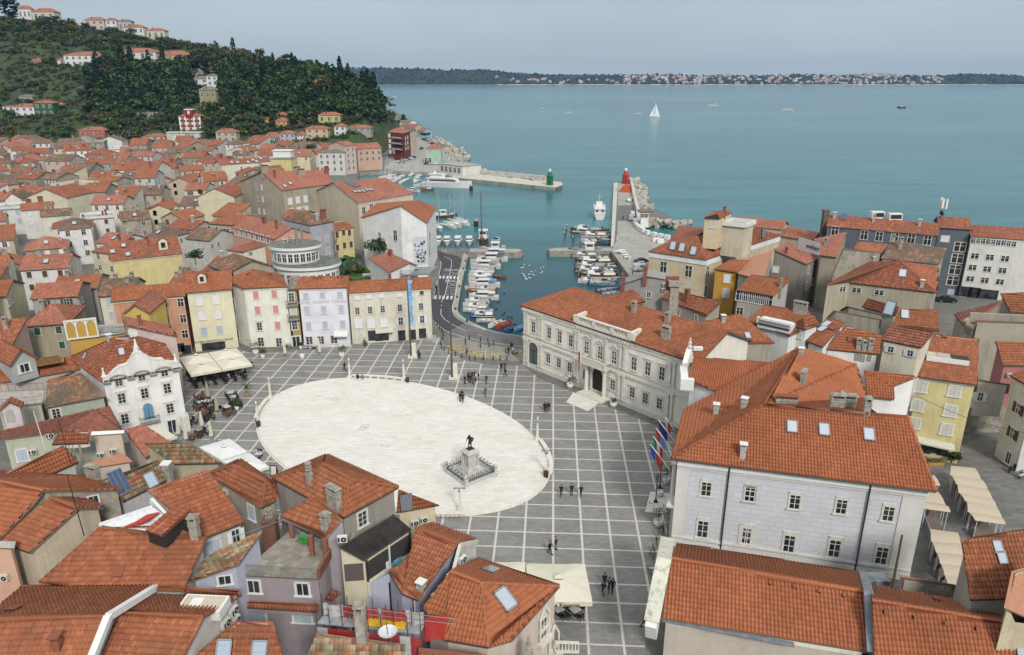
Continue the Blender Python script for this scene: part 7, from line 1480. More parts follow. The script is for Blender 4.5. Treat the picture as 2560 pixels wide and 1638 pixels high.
 for h in HH:
  for i in range(9):
   x,y=pix(h[0],h[1]+(h[2]-h[1])*rr.uniform(-.1,1.1),h[4]+rr.uniform(8,22)); p=hillpt('o',x,y)
   if p and p.z>1: P,s=crown('broad',90,rr.randint(0,9)); k=rr.uniform(3,5); leaves(P*np.array([k*1.3,k*1.3,k*.8])+np.array([p.x,p.y,p.z-k*.25]),s*k*1.9,mb,rr.choice([0,1,2,1]))
 tag(mb.obj('hillside_shrubs',mats),kind='stuff')
hill_trees()
def pot_tree(fr,x,y,h,lab,leaf='green',pot=.5,z=0.,potm=None,w=1.,palm=False):
 p=G(fr,x,y,z); root=empty('potted_tree' if h>1 else 'planter',p,lab,'potted plant'); mb=MB(); mb.lathe(p,[(pot*.7,0),(pot,.35),(pot*.95,.75),(pot*.8,.75),(pot*.75,.6),(0,.6)],16,0); mb.obj('pot',potm or WHITE,root)
 if h<=0: return
 if palm:
  mb=MB();
  for i in range(22):
   a=i*2.4; r=h*.45; pr=p+Vt((0,0,.7+h*.35))
   for k in range(1,6): t=k/5; q=p+Vt((mcos(a)*r*t,msin(a)*r*t,.7+h*.35+h*.5*msin(t*2.2)*(.5+.5*msin(i*1.7)))); mb.seg(pr,q,.16*(1-t*.6),.02,0); pr=q
  mb.obj('fronds',LEAF['green'],root); mb=MB(); mb.tube(p+Vt((0,0,.5)),p+Vt((0,0,.75+h*.35)),.07,.05,6); mb.obj('stem',BARK,root); return
 P,s=crown('broad',260,3); mb=MB(); leaves(P*np.array([h*w*.85,h*w*.85,h*.9])+np.array([p.x,p.y,p.z+.5]),.075,mb); mb.obj('crown',LEAF[leaf],root); mb=MB(); mb.tube(p+Vt((0,0,.5)),p+Vt((0,0,.5+h*.5)),.05,.03,6); mb.obj('stem',BARK,root)
def palm(p,h,lab,name='palm_tree'):
 root=empty(name,p,lab,'palm'); mb=MB(); mb.tube(p,p+Vt((0,0,h*.55)),.35,.28,9); mb.obj('trunk',BARK,root); mb=MB(); c=p+Vt((0,0,h*.55))
 for i in range(46):
  a=i*2.399; el=.2+.9*(i%7)/7; r=h*.55; pr=c
  for k in range(1,9):
   t=k/8; q=c+Vt((mcos(a)*r*t*mcos(el*.5),msin(a)*r*t*mcos(el*.5),r*(el*t-1.05*t*t))); mid=(pr+q)/2; sd=Vt((-msin(a),mcos(a),0))*h*.085*msin(t*3)
   for s_ in (-1,1): mb.face([pr,q,q+sd*s_-Vt((0,0,.25)),pr+sd*s_-Vt((0,0,.25))],0)
   pr=q
 mb.obj('fronds',LEAF['cedar'],root)
palm(G('M',130,575,1.),7.5,'large palm tree with arching fronds in the garden behind the beige house'); palm(G('M',215,440,2.),4.,'small palm tree beside the yellow shuttered house')
tree(G('M',490,345,6.)-Vt((0,0,1)),7,'broad','dark','dark green tree in front of the blank museum wall',w=.9); tree(G('M',640,600,3.),4.2,'broad','dark','round dark bush beside the grey roof deck',w=1.3,name='bush'); tree(G('M',300,560,1.5),3.,'broad','green','garden shrub left of the low white garden house',w=1.4,name='bush'); tree(G('B',1385,1150,2),9,'cedar','dark','umbrella pine in front of the white waterside terrace',name='pine_tree',w=1.2); tree(G('B',1590,1300,0),6,'broad','dark','dark round tree at the coast car park',w=1.6)
tree(G('E',2215,1440,9),3.5,'broad','dark','dark shrub on a roof terrace in the left quarter',w=1.3,name='bush'); tree(G('F',1265,200,6),7,'broad','dark','dark tree between roofs near the far harbour houses',w=1.2); tree(G('V',1740,530,0),2.6,'broad','dark','leafy bush beside the yellow restaurant house',name='bush',w=1.)
PM={}
def skin_mesh(name,nodes,edges,mat,sub=1):
 me=bpy.data.meshes.new(name); me.from_pydata([n[0] for n in nodes],edges,[]); o=bpy.data.objects.new(name,me); COL.objects.link(o)
 m=o.modifiers.new('skin','SKIN');
 if not me.skin_vertices: me.skin_vertices.new()
 for i,n in enumerate(nodes):
  r=n[1]; me.skin_vertices[0].data[i].radius=r if isinstance(r,tuple) else (r,r)
 me.skin_vertices[0].data[0].use_root=True
 s=o.modifiers.new('sub','SUBSURF'); s.levels=sub; s.render_levels=sub
 dg=bpy.context.evaluated_depsgraph_get(); r=bpy.data.meshes.new_from_object(o.evaluated_get(dg)); r.name=name; bpy.data.objects.remove(o); r.materials.clear(); r.materials.append(mat)
 r.polygons.foreach_set('use_smooth',np.ones(len(r.polygons),dtype=bool)); return r
SKIN=plain('skin',(.42,.25,.18),.6,0,.05)
def pose_nodes(pose):
 lean=0.;J={}
 st=dict(pel=(0,0,.92),chest=(0,0,1.28),neck=(0,0,1.45),head=(0,-.01,1.56),top=(0,-.01,1.70),ls=(-.19,0,1.40),rs=(.19,0,1.40),le=(-.25,.02,1.13),re=(.25,.02,1.13),lw=(-.24,-.06,.88),rw=(.24,-.06,.88),lh=(-.09,0,.90),rh=(.09,0,.90),lk=(-.10,-.02,.49),rk=(.10,-.02,.49),la=(-.10,.02,.09),ra=(.10,.02,.09),lt=(-.11,-.15,.03),rt=(.11,-.15,.03))
 if pose=='walk': st.update(lk=(-.10,-.18,.50),la=(-.10,-.25,.11),lt=(-.10,-.42,.07),rk=(.10,.05,.49),ra=(.10,.33,.15),rt=(.10,.22,.03),lw=(-.24,.15,.92),le=(-.24,.10,1.15),rw=(.24,-.22,.95),re=(.25,-.04,1.14))
 if pose=='phone': st.update(le=(-.24,-.08,1.15),lw=(-.12,-.25,1.30),re=(.24,-.08,1.15),rw=(.10,-.26,1.30))
 if pose=='sit': st.update(pel=(0,0,.50),chest=(0,-.04,.88),neck=(0,-.05,1.05),head=(0,-.07,1.16),top=(0,-.07,1.30),ls=(-.19,-.04,1.0),rs=(.19,-.04,1.0),le=(-.25,-.08,.74),re=(.25,-.08,.74),lw=(-.15,-.28,.66),rw=(.15,-.28,.66),lh=(-.09,0,.49),rh=(.09,0,.49),lk=(-.11,-.42,.50),rk=(.11,-.42,.50),la=(-.11,-.42,.09),ra=(.11,-.42,.09),lt=(-.11,-.58,.03),rt=(.11,-.58,.03))
 if pose=='bend': st.update(chest=(0,-.22,1.14),neck=(0,-.36,1.20),head=(0,-.45,1.22),top=(0,-.55,1.30),ls=(-.19,-.28,1.2),rs=(.19,-.28,1.2),le=(-.22,-.42,.98),re=(.22,-.42,.98),lw=(-.12,-.58,.85),rw=(.12,-.58,.85))
 return st
def person_meshes(pose,coat,long_):
 k=(pose,coat,long_)
 if k in PM: return PM[k]
 J=pose_nodes(pose); names=['pel','chest','neck','head','top','ls','le','lw','rs','re','rw','lh','lk','la','lt','rh','rk','ra','rt']
 rad=dict(pel=.12,chest=.135,neck=.05,head=.085,top=.07,ls=.06,le=.042,lw=.03,rs=.06,re=.042,rw=.03,lh=.085,lk=.055,la=.037,lt=.03,rh=.085,rk=.055,ra=.037,rt=.03)
 N=[(J[n],rad[n]) for n in names]; E=[(0,1),(1,2),(2,3),(3,4),(1,5),(5,6),(6,7),(1,8),(8,9),(9,10),(0,11),(11,12),(12,13),(13,14),(0,15),(15,16),(16,17),(17,18)]
 for w,s in ((7,-1),(10,1)):
  x,y,z=N[w][0]; b=len(N); N.append(((x,y-.02,z-.07),.026)); E.append((w,b))
  for f in range(4): q=len(N); N.append(((x+s*.012,y-.05+f*.022,z-.145+.012*abs(f-1.4)),.009)); E.append((b,q))
  q=len(N); N.append(((x-s*.03,y-.07,z-.09),.010)); E.append((b,q))
 body=skin_mesh('body',N,E,SKIN)
 g=1.22; C=[(J['pel'],.15*g*.8),(J['chest'],(.17,.14)),((J['neck'][0],J['neck'][1],J['neck'][2]-.05),.075),(J['ls'],.078),(J['le'],.062),((J['lw'][0],J['lw'][1],J['lw'][2]+.02),.05),(J['rs'],.078),(J['re'],.062),((J['rw'][0],J['rw'][1],J['rw'][2]+.02),.05)]
 CE=[(0,1),(1,2),(1,3),(3,4),(4,5),(1,6),(6,7),(7,8)]
 if long_: hx=J['pel']; C.append(((hx[0],hx[1]+.02,hx[2]-.36),(.19,.17))); CE.append((0,9))
 else: C.append(((J['pel'][0],J['pel'][1],J['pel'][2]-.06),(.16,.13))); CE.append((0,9))
 coatm=skin_mesh('coat',C,CE,coat)
 T=[(J['pel'],.125),(J['lh'],.098),(J['lk'],.07),(J['la'],.055),(J['rh'],.098),(J['rk'],.07),(J['ra'],.055)]; tr=skin_mesh('trousers',T,[(0,1),(1,2),(2,3),(0,4),(4,5),(5,6)],plain('dark_trousers',(.03,.03,.035),.9) if pose!='phone' else plain('grey_trousers',(.09,.09,.10),.9))
 h=J['head']; t=J['top']; mb=MB(); hc=Vt(h)*.45+Vt(t)*.55+Vt((0,.02,.015)); n=10
 for i in range(n):
  for j in range(5):
   a0,a1=2*math.pi*i/n,2*math.pi*(i+1)/n; e0,e1=R(-25+j*23),R(-25+(j+1)*23)
   if msin((a0+a1)/2)<-.3 and j<2: continue
   mb.face([hc+Vt((.1*mcos(a)*mcos(e),.115*msin(a)*mcos(e),.125*msin(e))) for a,e in ((a0,e0),(a1,e0),(a1,e1),(a0,e1))])
 hair=mb.mesh('hair',[plain('dark_hair',(.02,.014,.01),.8)],smooth=True)
 mb=MB()
 for s in ('lt','rt'): q=Vt(J[s]); mb.box(q+Vt((0,.08,.02)),(.1,.29,.09),0,None,.85)
 shoes=mb.mesh('shoes',[plain('dark_shoes',(.02,.02,.02),.6)])
 f=Vt(h)+Vt((0,-.085,.02)); mb=MB()
 mb.box(f+Vt((0,-.012,-.005)),(.02,.03,.035));
 for s in (-.032,.032): mb.box(f+Vt((s,.0,.02)),(.02,.008,.01))
 mb.box(f+Vt((0,.002,-.04)),(.04,.008,.008)); face=mb.mesh('face',[plain('face_features',(.16,.08,.06),.6)])
 PM[k]=(body,coatm,tr,hair,shoes,face); return PM[k]
COATS={'black':(.014,.014,.016),'navy':(.02,.025,.05),'brown':(.11,.075,.045),'white':(.6,.6,.58),'pink':(.45,.25,.25),'grey':(.12,.12,.12),'olive':(.07,.07,.04),'blue':(.2,.22,.45),'red':(.35,.04,.04)}
def person(fr,x,y,lab,pose='stand',coat='black',rz=0,long_=False,z=None,k=1.,group=None):
 on=False
 p=G(fr,x,y,.004)
 v=p-OC; a=v.x*mcos(OR)+v.y*msin(OR); b=-v.x*msin(OR)+v.y*mcos(OR)
 if (a/OA)**2+(b/OB)**2<1.: p=G(fr,x,y,.2)
 if z is not None: p=G(fr,x,y,z)
 root=empty('person',p,lab,'person',group,R(rz)); root.scale=(k,k,k)
 ms=person_meshes(pose,plain('coat_'+coat,COATS[coat],.9,0,.1),long_)
 for nm,me in zip(('body','coat','trousers','hair','shoes','face'),ms): inst(nm,me,root,(0,0,0))
def people():
 P=person
 P('S',1912,297,'person in black striding across the square, left of the white lamp','walk','black',250)
 P('S',2058,408,'person in black seated on the curved stone bench','sit','black',180,z=.1); P('S',2112,410,'person in a blue top seated on the curved stone bench','sit','blue',180,z=.1)
 P('S',862,275,'person walking out from under the big cream canopies','walk','black',100); P('S',975,1265,'person in black bending over a small white table','bend','black',-60)
 for i,(x,y,c,l,rz,po) in enumerate(((1187,268,'black','leftmost person of the dense dark clothed group',60,'stand'),(1222,243,'black','person at the back left of the dense group',120,'stand'),(1250,258,'navy','person in navy in the middle of the dense group',200,'stand'),(1283,279,'grey','front person of the dense group, in grey',170,'stand'),(1268,222,'black','person hidden behind the middle of the dense group',0,'phone'),(1298,215,'brown','person in brown at the back of the dense group',30,'stand'),(1313,243,'white','person with a pale jacket on the right of the dense group',250,'stand'),(1342,228,'black','rightmost person of the dense group, slightly apart',-80,'stand'),(1237,210,'olive','rearmost person of the dense group, in olive',90,'stand'))): P('T',x,y,l,po,c,rz)
 P('T',1430,268,'person in black standing alone right of the dense group','phone','black',10); P('T',1420,412,'person in an olive brown coat standing alone holding a phone','phone','brown',0)
 P('T',1600,118,'left person of three in black near the town hall corner','stand','black',20); P('T',1640,108,'person in brown and black at the back of three near the town hall','stand','olive',0); P('T',1645,188,'nearest of three people near the town hall, striding','walk','black',150)
 P('T',1132,467,'slimmer person of the pair standing on the edge of the white oval','stand','black',60); P('T',1166,478,'person in front of the pair on the edge of the white oval','walk','black',10); P('T',1158,440,'taller person behind the pair on the edge of the white oval','stand','black',-20)
 P('T',2088,583,'left person of the couple strolling before the town hall','walk','black',190); P('T',2112,588,'middle figure of the close couple before the town hall','walk','black',180); P('T',2138,580,'right person of the couple before the town hall, with long hair','walk','navy',170)
 P('U',12,1268,'left man of three in a row walking towards the camera','walk','black',0); P('U',130,1257,'middle man of three in a row walking towards the camera','stand','black',0,True); P('U',235,1273,'right man of three in a row walking towards the camera','walk','black',10)
 P('Z',348,605,'woman in a long black coat walking beside a taller man','walk','black',60,True); P('Z',400,566,'man in black with his hand raised beside the woman in a long coat','phone','black',80)
 P('Z',838,978,'front left person of the group of four by the cafe canopy','walk','navy',200); P('Z',850,905,'tall hooded person at the back of the group of four','stand','black',180); P('Z',925,958,'person in a black coat on the right of the group of four','walk','black',190,True); P('Z',893,945,'person with a white hat in the group of four','walk','grey',185)
 P('M',935,1500,'rear person of the pair by the first flagpole','stand','grey',160); P('M',947,1535,'front person of the pair by the first flagpole','walk','black',170); P('M',1135,765,'person in black walking on the harbour road pavement','walk','black',180); P('M',1482,1495,'person in olive crossing the yellow road marks','walk','olive',200)
 P('M',1920,1455,'person in pink standing by the harbour road','stand','pink',90); P('M',1952,1478,'person in black between the pink and the white figure','stand','black',20); P('M',1988,1425,'rear person of the group at the road corner','stand','black',-20); P('M',2002,1478,'person in a white jacket next to a black dog','stand','white',-30)
 P('M',325,1388,'person browsing at the souvenir shop under the ochre awning','stand','grey',180); P('M',345,1375,'second person browsing at the souvenir shop, in white','stand','white',180)
 P('H',940,685,'person in black walking on the mole','walk','black',180); P('H',860,348,'person standing near the red lighthouse','stand','black',90); P('H',1048,1310,'person in black beside the parked cars on the quay','stand','black',90); P('Z',1215,1285,'person half hidden below the mossy parapet','walk','black',90)
 for i,(x,y) in enumerate(((738,384),(750,386),(778,388),(823,352))): P('G',x,y,['left walker on the coast promenade','second walker on the coast promenade','right walker on the coast promenade','person standing on the rock edge of the promenade'][i],'walk','black',180)
 P('G',242,548,'person crossing the harbour square near the marina','walk','black',90); P('G',352,552,'person standing at the marina quay edge','stand','black',90)
 q=G('M',2032,1488,.01); mb=MB(); mb.tube(q+Vt((-.3,0,.42)),q+Vt((.3,0,.44)),.13,.16,8); mb.tube(q+Vt((.3,0,.48)),q+Vt((.5,0,.66)),.09,.08,7); mb.box(q+Vt((.58,0,.68)),(.2,.1,.1),0,None,.8); mb.tube(q+Vt((-.35,0,.5)),q+Vt((-.6,0,.68)),.035,.015,5)
 for a in (-.24,.26):
  for c in (-.08,.08): mb.tube(q+Vt((a,c,.4)),q+Vt((a+.03,c,.2)),.05,.035,5); mb.tube(q+Vt((a+.03,c,.2)),q+Vt((a,c,0)),.035,.03,5)
 for c in (-.05,.05): mb.box(q+Vt((.48,c,.76)),(.05,.03,.07))
 tag(mb.obj('dog',plain('black_fur',(.015,.014,.013),.9),None,q),'black dog standing beside the person in a white jacket','dog')
people()
HC={'white':(.68,.68,.66),'blue':(.03,.09,.24),'lblue':(.10,.28,.45),'red':(.36,.03,.035),'wood':(.22,.10,.04),'beige':(.45,.40,.31),'grey':(.25,.26,.27),'green':(.05,.12,.08),'navy':(.03,.04,.12),'brown':(.10,.06,.04)}
def pm(c): return plain('boat_'+c,HC[c],.35,0,.06,2)
def hull(L_,W_,H_,mb,mi=0,md=1,open_=False):
 n=12; st=[]
 for i in range(n+1):
  t=i/n; x=-L_/2+L_*t; b=W_/2*(.82+.18*min(1,t*3))*(1-max(0,(t-.45)/.55)**2.2); sh=H_*(1+.45*t**2); st.append((x,max(b,.02),sh))
 for (x0,b0,s0),(x1,b1,s1) in zip(st,st[1:]):
  for s in (-1,1):
   q=[Vt((x0,0,-.35)),Vt((x1,0,-.35)),Vt((x1,s*b1*.72,-.05)),Vt((x0,s*b0*.72,-.05))]; r=[q[3],q[2],Vt((x1,s*b1,s1)),Vt((x0,s*b0,s0))]
   for f in (q,r): mb.face(f if s<0 else f[::-1],mi)
  z=.62 if open_ else .94; k=.86 if open_ else .95
  mb.face([(x0,-b0*k,s0*z if not open_ else .22),(x1,-b1*k,s1*z if not open_ else .22),(x1,b1*k,s1*z if not open_ else .22),(x0,b0*k,s0*z if not open_ else .22)],md)
  for s in (-1,1):
   mb.seg((x0,s*b0*.97,s0),(x1,s*b1*.97,s1),.09,.07,mi)
   if open_: f=[Vt((x0,s*b0*k,.22)),Vt((x1,s*b1*k,.22)),Vt((x1,s*b1*.95,s1)),Vt((x0,s*b0*.95,s0))]; mb.face(f if s>0 else f[::-1],md)
 x,b,s=st[0]; mb.face([(x,-b,s),(x,-b*.72,-.05),(x,0,-.35),(x,b*.72,-.05),(x,b,s)],mi)
BP={}
def boat_proto(kind,col,acc):
 k=(kind,col,acc)
 if k in BP: return BP[k]
 r=[]; A=r.append
 def add(nm,mb,m): A((nm,mb.mesh(nm,m if isinstance(m,list) else [m])))
 W=pm('white'); D=plain('boat_interior',(.09,.085,.08),.8); F=plain('boat_deck',(.55,.53,.48),.7)
 if kind=='row':
  mb=MB(); hull(5.6,1.9,.55,mb,0,1,True); add('hull',mb,[pm(col),pm(acc)]); mb=MB()
  for x in (-1.6,0,1.5): mb.box((x,0,.42),(.3,1.5,.06))
  add('thwart',mb,pm('wood' if col!='wood' else 'beige')); mb=MB(); mb.box((-2.85,0,.75),(.35,.35,.55),0,None,.8); mb.box((-2.9,0,.2),(.15,.15,.8)); add('outboard_motor',mb,D)
 if kind=='cuddy':
  mb=MB(); hull(6.4,2.2,.75,mb,0,1,True); add('hull',mb,[pm(col),F]); mb=MB(); mb.box((.9,0,1.0),(2.2,1.6,.6),0,None,.78); add('cabin',mb,W); mb=MB(); mb.box((-.15,0,1.35),(.12,1.35,.5)); mb.box((.3,0,1.3),(.8,1.38,.25)); add('windscreen',mb,GLASS)
  mb=MB(); mb.box((-1.7,0,.95),(2.0,1.75,.35),0,None,.8); add('cover',mb,pm(acc)); mb=MB(); mb.box((-3.3,0,.9),(.4,.4,.6),0,None,.8); add('outboard_motor',mb,D)
 if kind=='cabin':
  mb=MB(); hull(8.2,2.7,.95,mb,0,1); add('hull',mb,[pm(col),F]); mb=MB(); mb.box((.5,0,1.5),(3.2,2.1,1.2),0,None,.82); mb.box((.1,0,2.15),(3.0,2.0,.12)); add('cabin',mb,W); mb=MB(); mb.box((.5,0,1.75),(2.95,1.98,.42),0,None,.93); add('cabin_window',mb,GLASS); mb=MB(); mb.box((-2.2,0,1.9),(1.8,2.0,.12));
  for x in (-3,-1.4):
   for y in (-.9,.9): mb.box((x,y,1.4),(.06,.06,1.));
  add('canopy',mb,pm(acc))
 if kind=='sail':
  mb=MB(); hull(9.5,2.9,.9,mb,0,1); add('hull',mb,[pm(col),F]); mb=MB(); mb.box((.6,0,1.15),(3.6,1.6,.5),0,None,.8); add('cabin',mb,W); mb=MB(); mb.tube((.9,0,.9),(.9,0,13),.09,.06,6); mb.seg((.9,-.9,8),(.9,.9,8),.05,.05); mb.tube((4.6,0,1.2),(.9,0,12.6),.02,.02,3); mb.tube((-4.6,0,.9),(.9,0,12.9),.02,.02,3); add('mast',mb,plain('mast_alloy',(.55,.56,.58),.4,.3)); mb=MB(); mb.tube((.9,0,2.1),(-3.2,0,2.1),.2,.13,7); add('boom_cover',mb,pm(acc))
 if kind=='fish':
  mb=MB(); hull(10.,3.3,1.2,mb,0,1); add('hull',mb,[pm(col),F]); mb=MB(); mb.box((-1.2,0,2.2),(2.6,2.2,2.2)); mb.box((-1.2,0,3.35),(3.1,2.7,.14)); add('wheelhouse',mb,W); mb=MB(); mb.box((-1.2,0,2.7),(2.64,1.8,.6)); mb.box((-1.2,0,2.7),(1.9,2.24,.6)); add('wheelhouse_window',mb,GLASS); mb=MB(); mb.tube((1.4,0,1.2),(1.4,0,6.5),.08,.05,6); mb.tube((1.4,0,2.),(4.4,0,5.),.05,.05,5); add('mast',mb,pm('brown')); mb=MB(); mb.box((-4.,0,1.7),(1.3,1.8,.9)); mb.box((2.8,0,1.6),(1.2,1.2,.5)); add('net_box',mb,pm(acc))
 if kind=='yacht':
  mb=MB(); hull(27,6.2,2.6,mb,0,1); add('hull',mb,[W,W]); mb=MB(); mb.box((-2,0,3.6),(17,5.0,2.2),0,None,.86); mb.box((-3.5,0,4.8),(15,5.2,.25)); add('saloon',mb,W); mb=MB(); mb.box((-1.8,0,3.8),(15.,4.86,.8),0,None,.93); add('saloon_window',mb,GLASS)
  mb=MB(); mb.box((-4.5,0,5.8),(9,4.,1.8),0,None,.8); mb.box((-6,0,6.8),(8,4.4,.2)); mb.box((-6.5,0,7.5),(1.5,3.,1.2),0,None,.6); add('flybridge',mb,W); mb=MB(); mb.box((-.6,0,6.),(2.,3.4,.6),0,None,.8); add('windscreen',mb,GLASS); mb=MB(); mb.tube((-6.5,0,7.8),(-6.5,0,10),.12,.06,6); add('mast',mb,W)
 if kind=='tour':
  mb=MB(); hull(16,5.2,1.8,mb,0,1); add('hull',mb,[W,F]); mb=MB(); mb.box((-.8,0,2.9),(10.5,4.4,2.2)); mb.box((-.8,0,4.1),(11.5,4.9,.2)); add('deckhouse',mb,W); mb=MB();
  for i in range(5): mb.box((-4.6+i*1.9,0,3.2),(1.1,4.46,.8))
  mb.box((-.8,-1.2,3.2),(10.56,.9,.8)); mb.box((-.8,1.2,3.2),(10.56,.9,.8)); add('window',mb,GLASS); mb=MB(); mb.box((2.4,0,5.),(3.,3.,1.7),0,None,.85); add('bridge',mb,W)
  mb=MB(); mb.tube((1.5,0,5.5),(1.5,0,9.5),.1,.05,6); mb.seg((1.5,-1.3,8.),(1.5,1.3,8.),.08,.08); add('mast',mb,W); mb=MB()
  P=[(-6.2,-2.3),(4.4,-2.3),(4.4,2.3),(-6.2,2.3)]
  for p,q in zip(P,P[1:]+P[:1]): rail(mb,Vt((*p,4.2)),Vt((*q,4.2)),.95,.7,.02)
  add('railing',mb,W)
 BP[k]=r; return r
SAILM=None
def boat(kind,p,rz,lab,col='white',acc='beige',k=1.,name='boat',cat='boat',group=None):
 root=empty(name,(p.x,p.y,SEA+.12),lab,cat,group,rz); root.scale=(k,k,k)
 for nm,me in boat_proto(kind,col,acc): inst(nm,me,root,(0,0,0))
 return root
BL={'row':5.6,'cuddy':6.4,'cabin':8.2,'sail':9.5,'fish':10.,'yacht':27,'tour':16}
def boat2(fr,bow,stern,kind,lab,col='white',acc='beige',**kw):
 a,b=G(fr,*bow,SEA+.5),G(fr,*stern,SEA+.5); d=a-b; return boat(kind,(a+b)/2,math.atan2(d.y,d.x),lab,col,acc,k=max(.5,d.length/BL[kind]),**kw)
def harbour():
 g='boats moored along the inner quay'
 rows=[(1600,1930,300,'fish','grey','beige','grey fishing boat at the top of the inner row'),(1640,1955,348,'cabin','white','white','white sports cruiser second from the top of the inner row'),(1600,1945,405,'cabin','white','navy','white cruiser with a long navy canopy in the inner row'),(1520,1855,440,'cuddy','white','beige','broad boat under a beige tarpaulin below the navy canopied cruiser'),(1525,1865,485,'cabin','white','grey','white cabin boat below the beige tarpaulin boat'),(1530,1800,520,'row','white','grey','slim white open boat in the upper part of the inner row'),(1510,1785,552,'sail','white','beige','white sailing boat whose mast rises over the inner row'),(1500,1775,598,'cuddy','white','white','plain white motor boat above the blue hooded one'),(1500,1815,650,'cabin','white','blue','white boat with a bright blue hood in the inner row'),(1510,1858,697,'cabin','white','lblue','long white boat with a light blue edge below the blue hood'),(1460,1700,722,'row','white','wood','narrow white and wood boat near the quay steps'),(1590,1815,738,'cuddy','white','beige','white cuddy boat beside the narrow wooden one'),(1480,1815,772,'row','wood','beige','varnished brown open boat in the middle of the inner row'),(1505,1700,803,'cuddy','white','white','small white boat below the varnished brown boat'),(1505,1842,832,'cabin','white','white','white cabin boat with upright wheelhouse in the inner row'),(1460,1738,878,'cuddy','white','grey','white boat with grey cover in the lower inner row'),(1435,1705,913,'row','white','beige','white open boat in the lower inner row'),(1440,1730,940,'cuddy','white','beige','beige covered boat in the lower inner row'),(1435,1650,970,'row','white','white','short white boat close to the quay in the lower row'),(1540,1775,985,'cabin','white','blue','white boat with an upright blue screen in the lower row'),(1515,1795,1032,'cuddy','blue','white','white topped boat with a dark blue hull'),(1590,1815,1088,'row','white','beige','white open boat with beige floor, last before the diagonal boats')]
 for x0,x1,y,k,c,a,l in rows: boat2('M',(x0,y),(x1,y+random.uniform(-6,6)),k,l,c,a,group=g)
 for b,s,c,a,l in (((1722,1160),(1895,1095),'white','beige','white open boat moored at an angle left of the red boat'),((1802,1172),(1972,1108),'red','wood','red open rowing boat moored at an angle'),((1905,1212),(2032,1142),'blue','navy','dark blue open rowing boat left of the light blue one'),((2012,1202),(2130,1142),'lblue','lblue','light blue open rowing boat nearest the town hall')): boat2('M',b,s,'row',l,c,a,group=g)
 boat2('M',(1930,600),(1775,580),'row','brown wooden boat poking out behind the blue hooded boat','wood','wood')
 for x,c,a,l,k in ((1158,'white','navy','leftmost of the motor boats facing the quay','cabin'),(1258,'white','red','motor boat with a wine red canopy facing the quay','cabin'),(1378,'white','white','rounded white motor boat facing the quay','cabin'),(1508,'white','grey','boxy white motor boat facing the quay','cabin')):
  a_,b_=G('M',x,255,SEA+.5),G('M',x+2,155,SEA+.5); boat(k,(a_+b_)/2,R(-90),l,c,a,k=1.0)
 p=G('M',1665,210,SEA); boat('fish',p,R(-92),'big brown wooden boat with a tall dark mast and white roof','brown','brown',k=1.15,name='wooden_boat')
 q=p+Vt((-.5,-1,0)); mb=MB(); mb.tube((q.x,q.y,0),(q.x,q.y,15.5),.16,.1,7); mb.tube((q.x+2.5,q.y-4,0),(q.x,q.y,14),.03,.03,3); tag(mb.obj('ship_mast',pm('brown'),None,(q.x,q.y,0)),'very tall dark mast standing on the brown wooden boat','mast')
 p=G('M',1812,215,SEA); boat('cuddy',p,R(80),'white dinghy with gulls on its rail right of the brown wooden boat','white','grey',k=1.1)
 for b,s,l in (((870,1222),(685,1185),'front white yacht of the cluster behind the museum'),((925,1210),(740,1165),'second white yacht of the cluster behind the museum'),((1018,1190),(830,1155),'longest white yacht of the cluster behind the museum'),((1000,1150),(800,1135),'rear white yacht of the cluster behind the museum'),((700,1260),(620,1200),'white yacht half hidden by the museum corner')): boat2('G',b,s,'sail',l,'white','white')
 p=G('G',745,1110,SEA); boat('fish',p,R(10),'white wheelhouse boat behind the museum yachts','brown','white',k=.9)
 rr=random.Random(4)
 for i in range(20):
  x=rr.uniform(5,460); y=rr.uniform(640,735)-x*.06; p=G('G',x,y,SEA); boat('sail',p,R(rr.choice([70,75,-105,80])),'white yacht with a bare mast in the crowded far marina','white',rr.choice(['navy','blue','white','beige']),k=rr.uniform(.75,1.05),name='yacht',cat='yacht',group='yachts in the crowded far marina')
 boat2('G',(1040,765),(485,745),'yacht','huge white motor yacht with dark windows in the far marina','white','white',name='motor_yacht',cat='yacht')
 boat2('G',(465,790),(612,785),'fish','brown varnished wooden boat beside the huge white motor yacht','wood','wood'); boat2('G',(300,795),(440,805),'cabin','white cabin boat left of the brown varnished boat','white','beige'); boat2('G',(380,745),(520,745),'cabin','cream canopied boat between marina and motor yacht','white','beige')
 p=G('H',668,640,SEA); boat('tour',p,R(86),'white passenger boat with a railed upper deck beside the mole','white','white',k=.92,name='passenger_boat')
 g2='fishing boats along the mole quay'
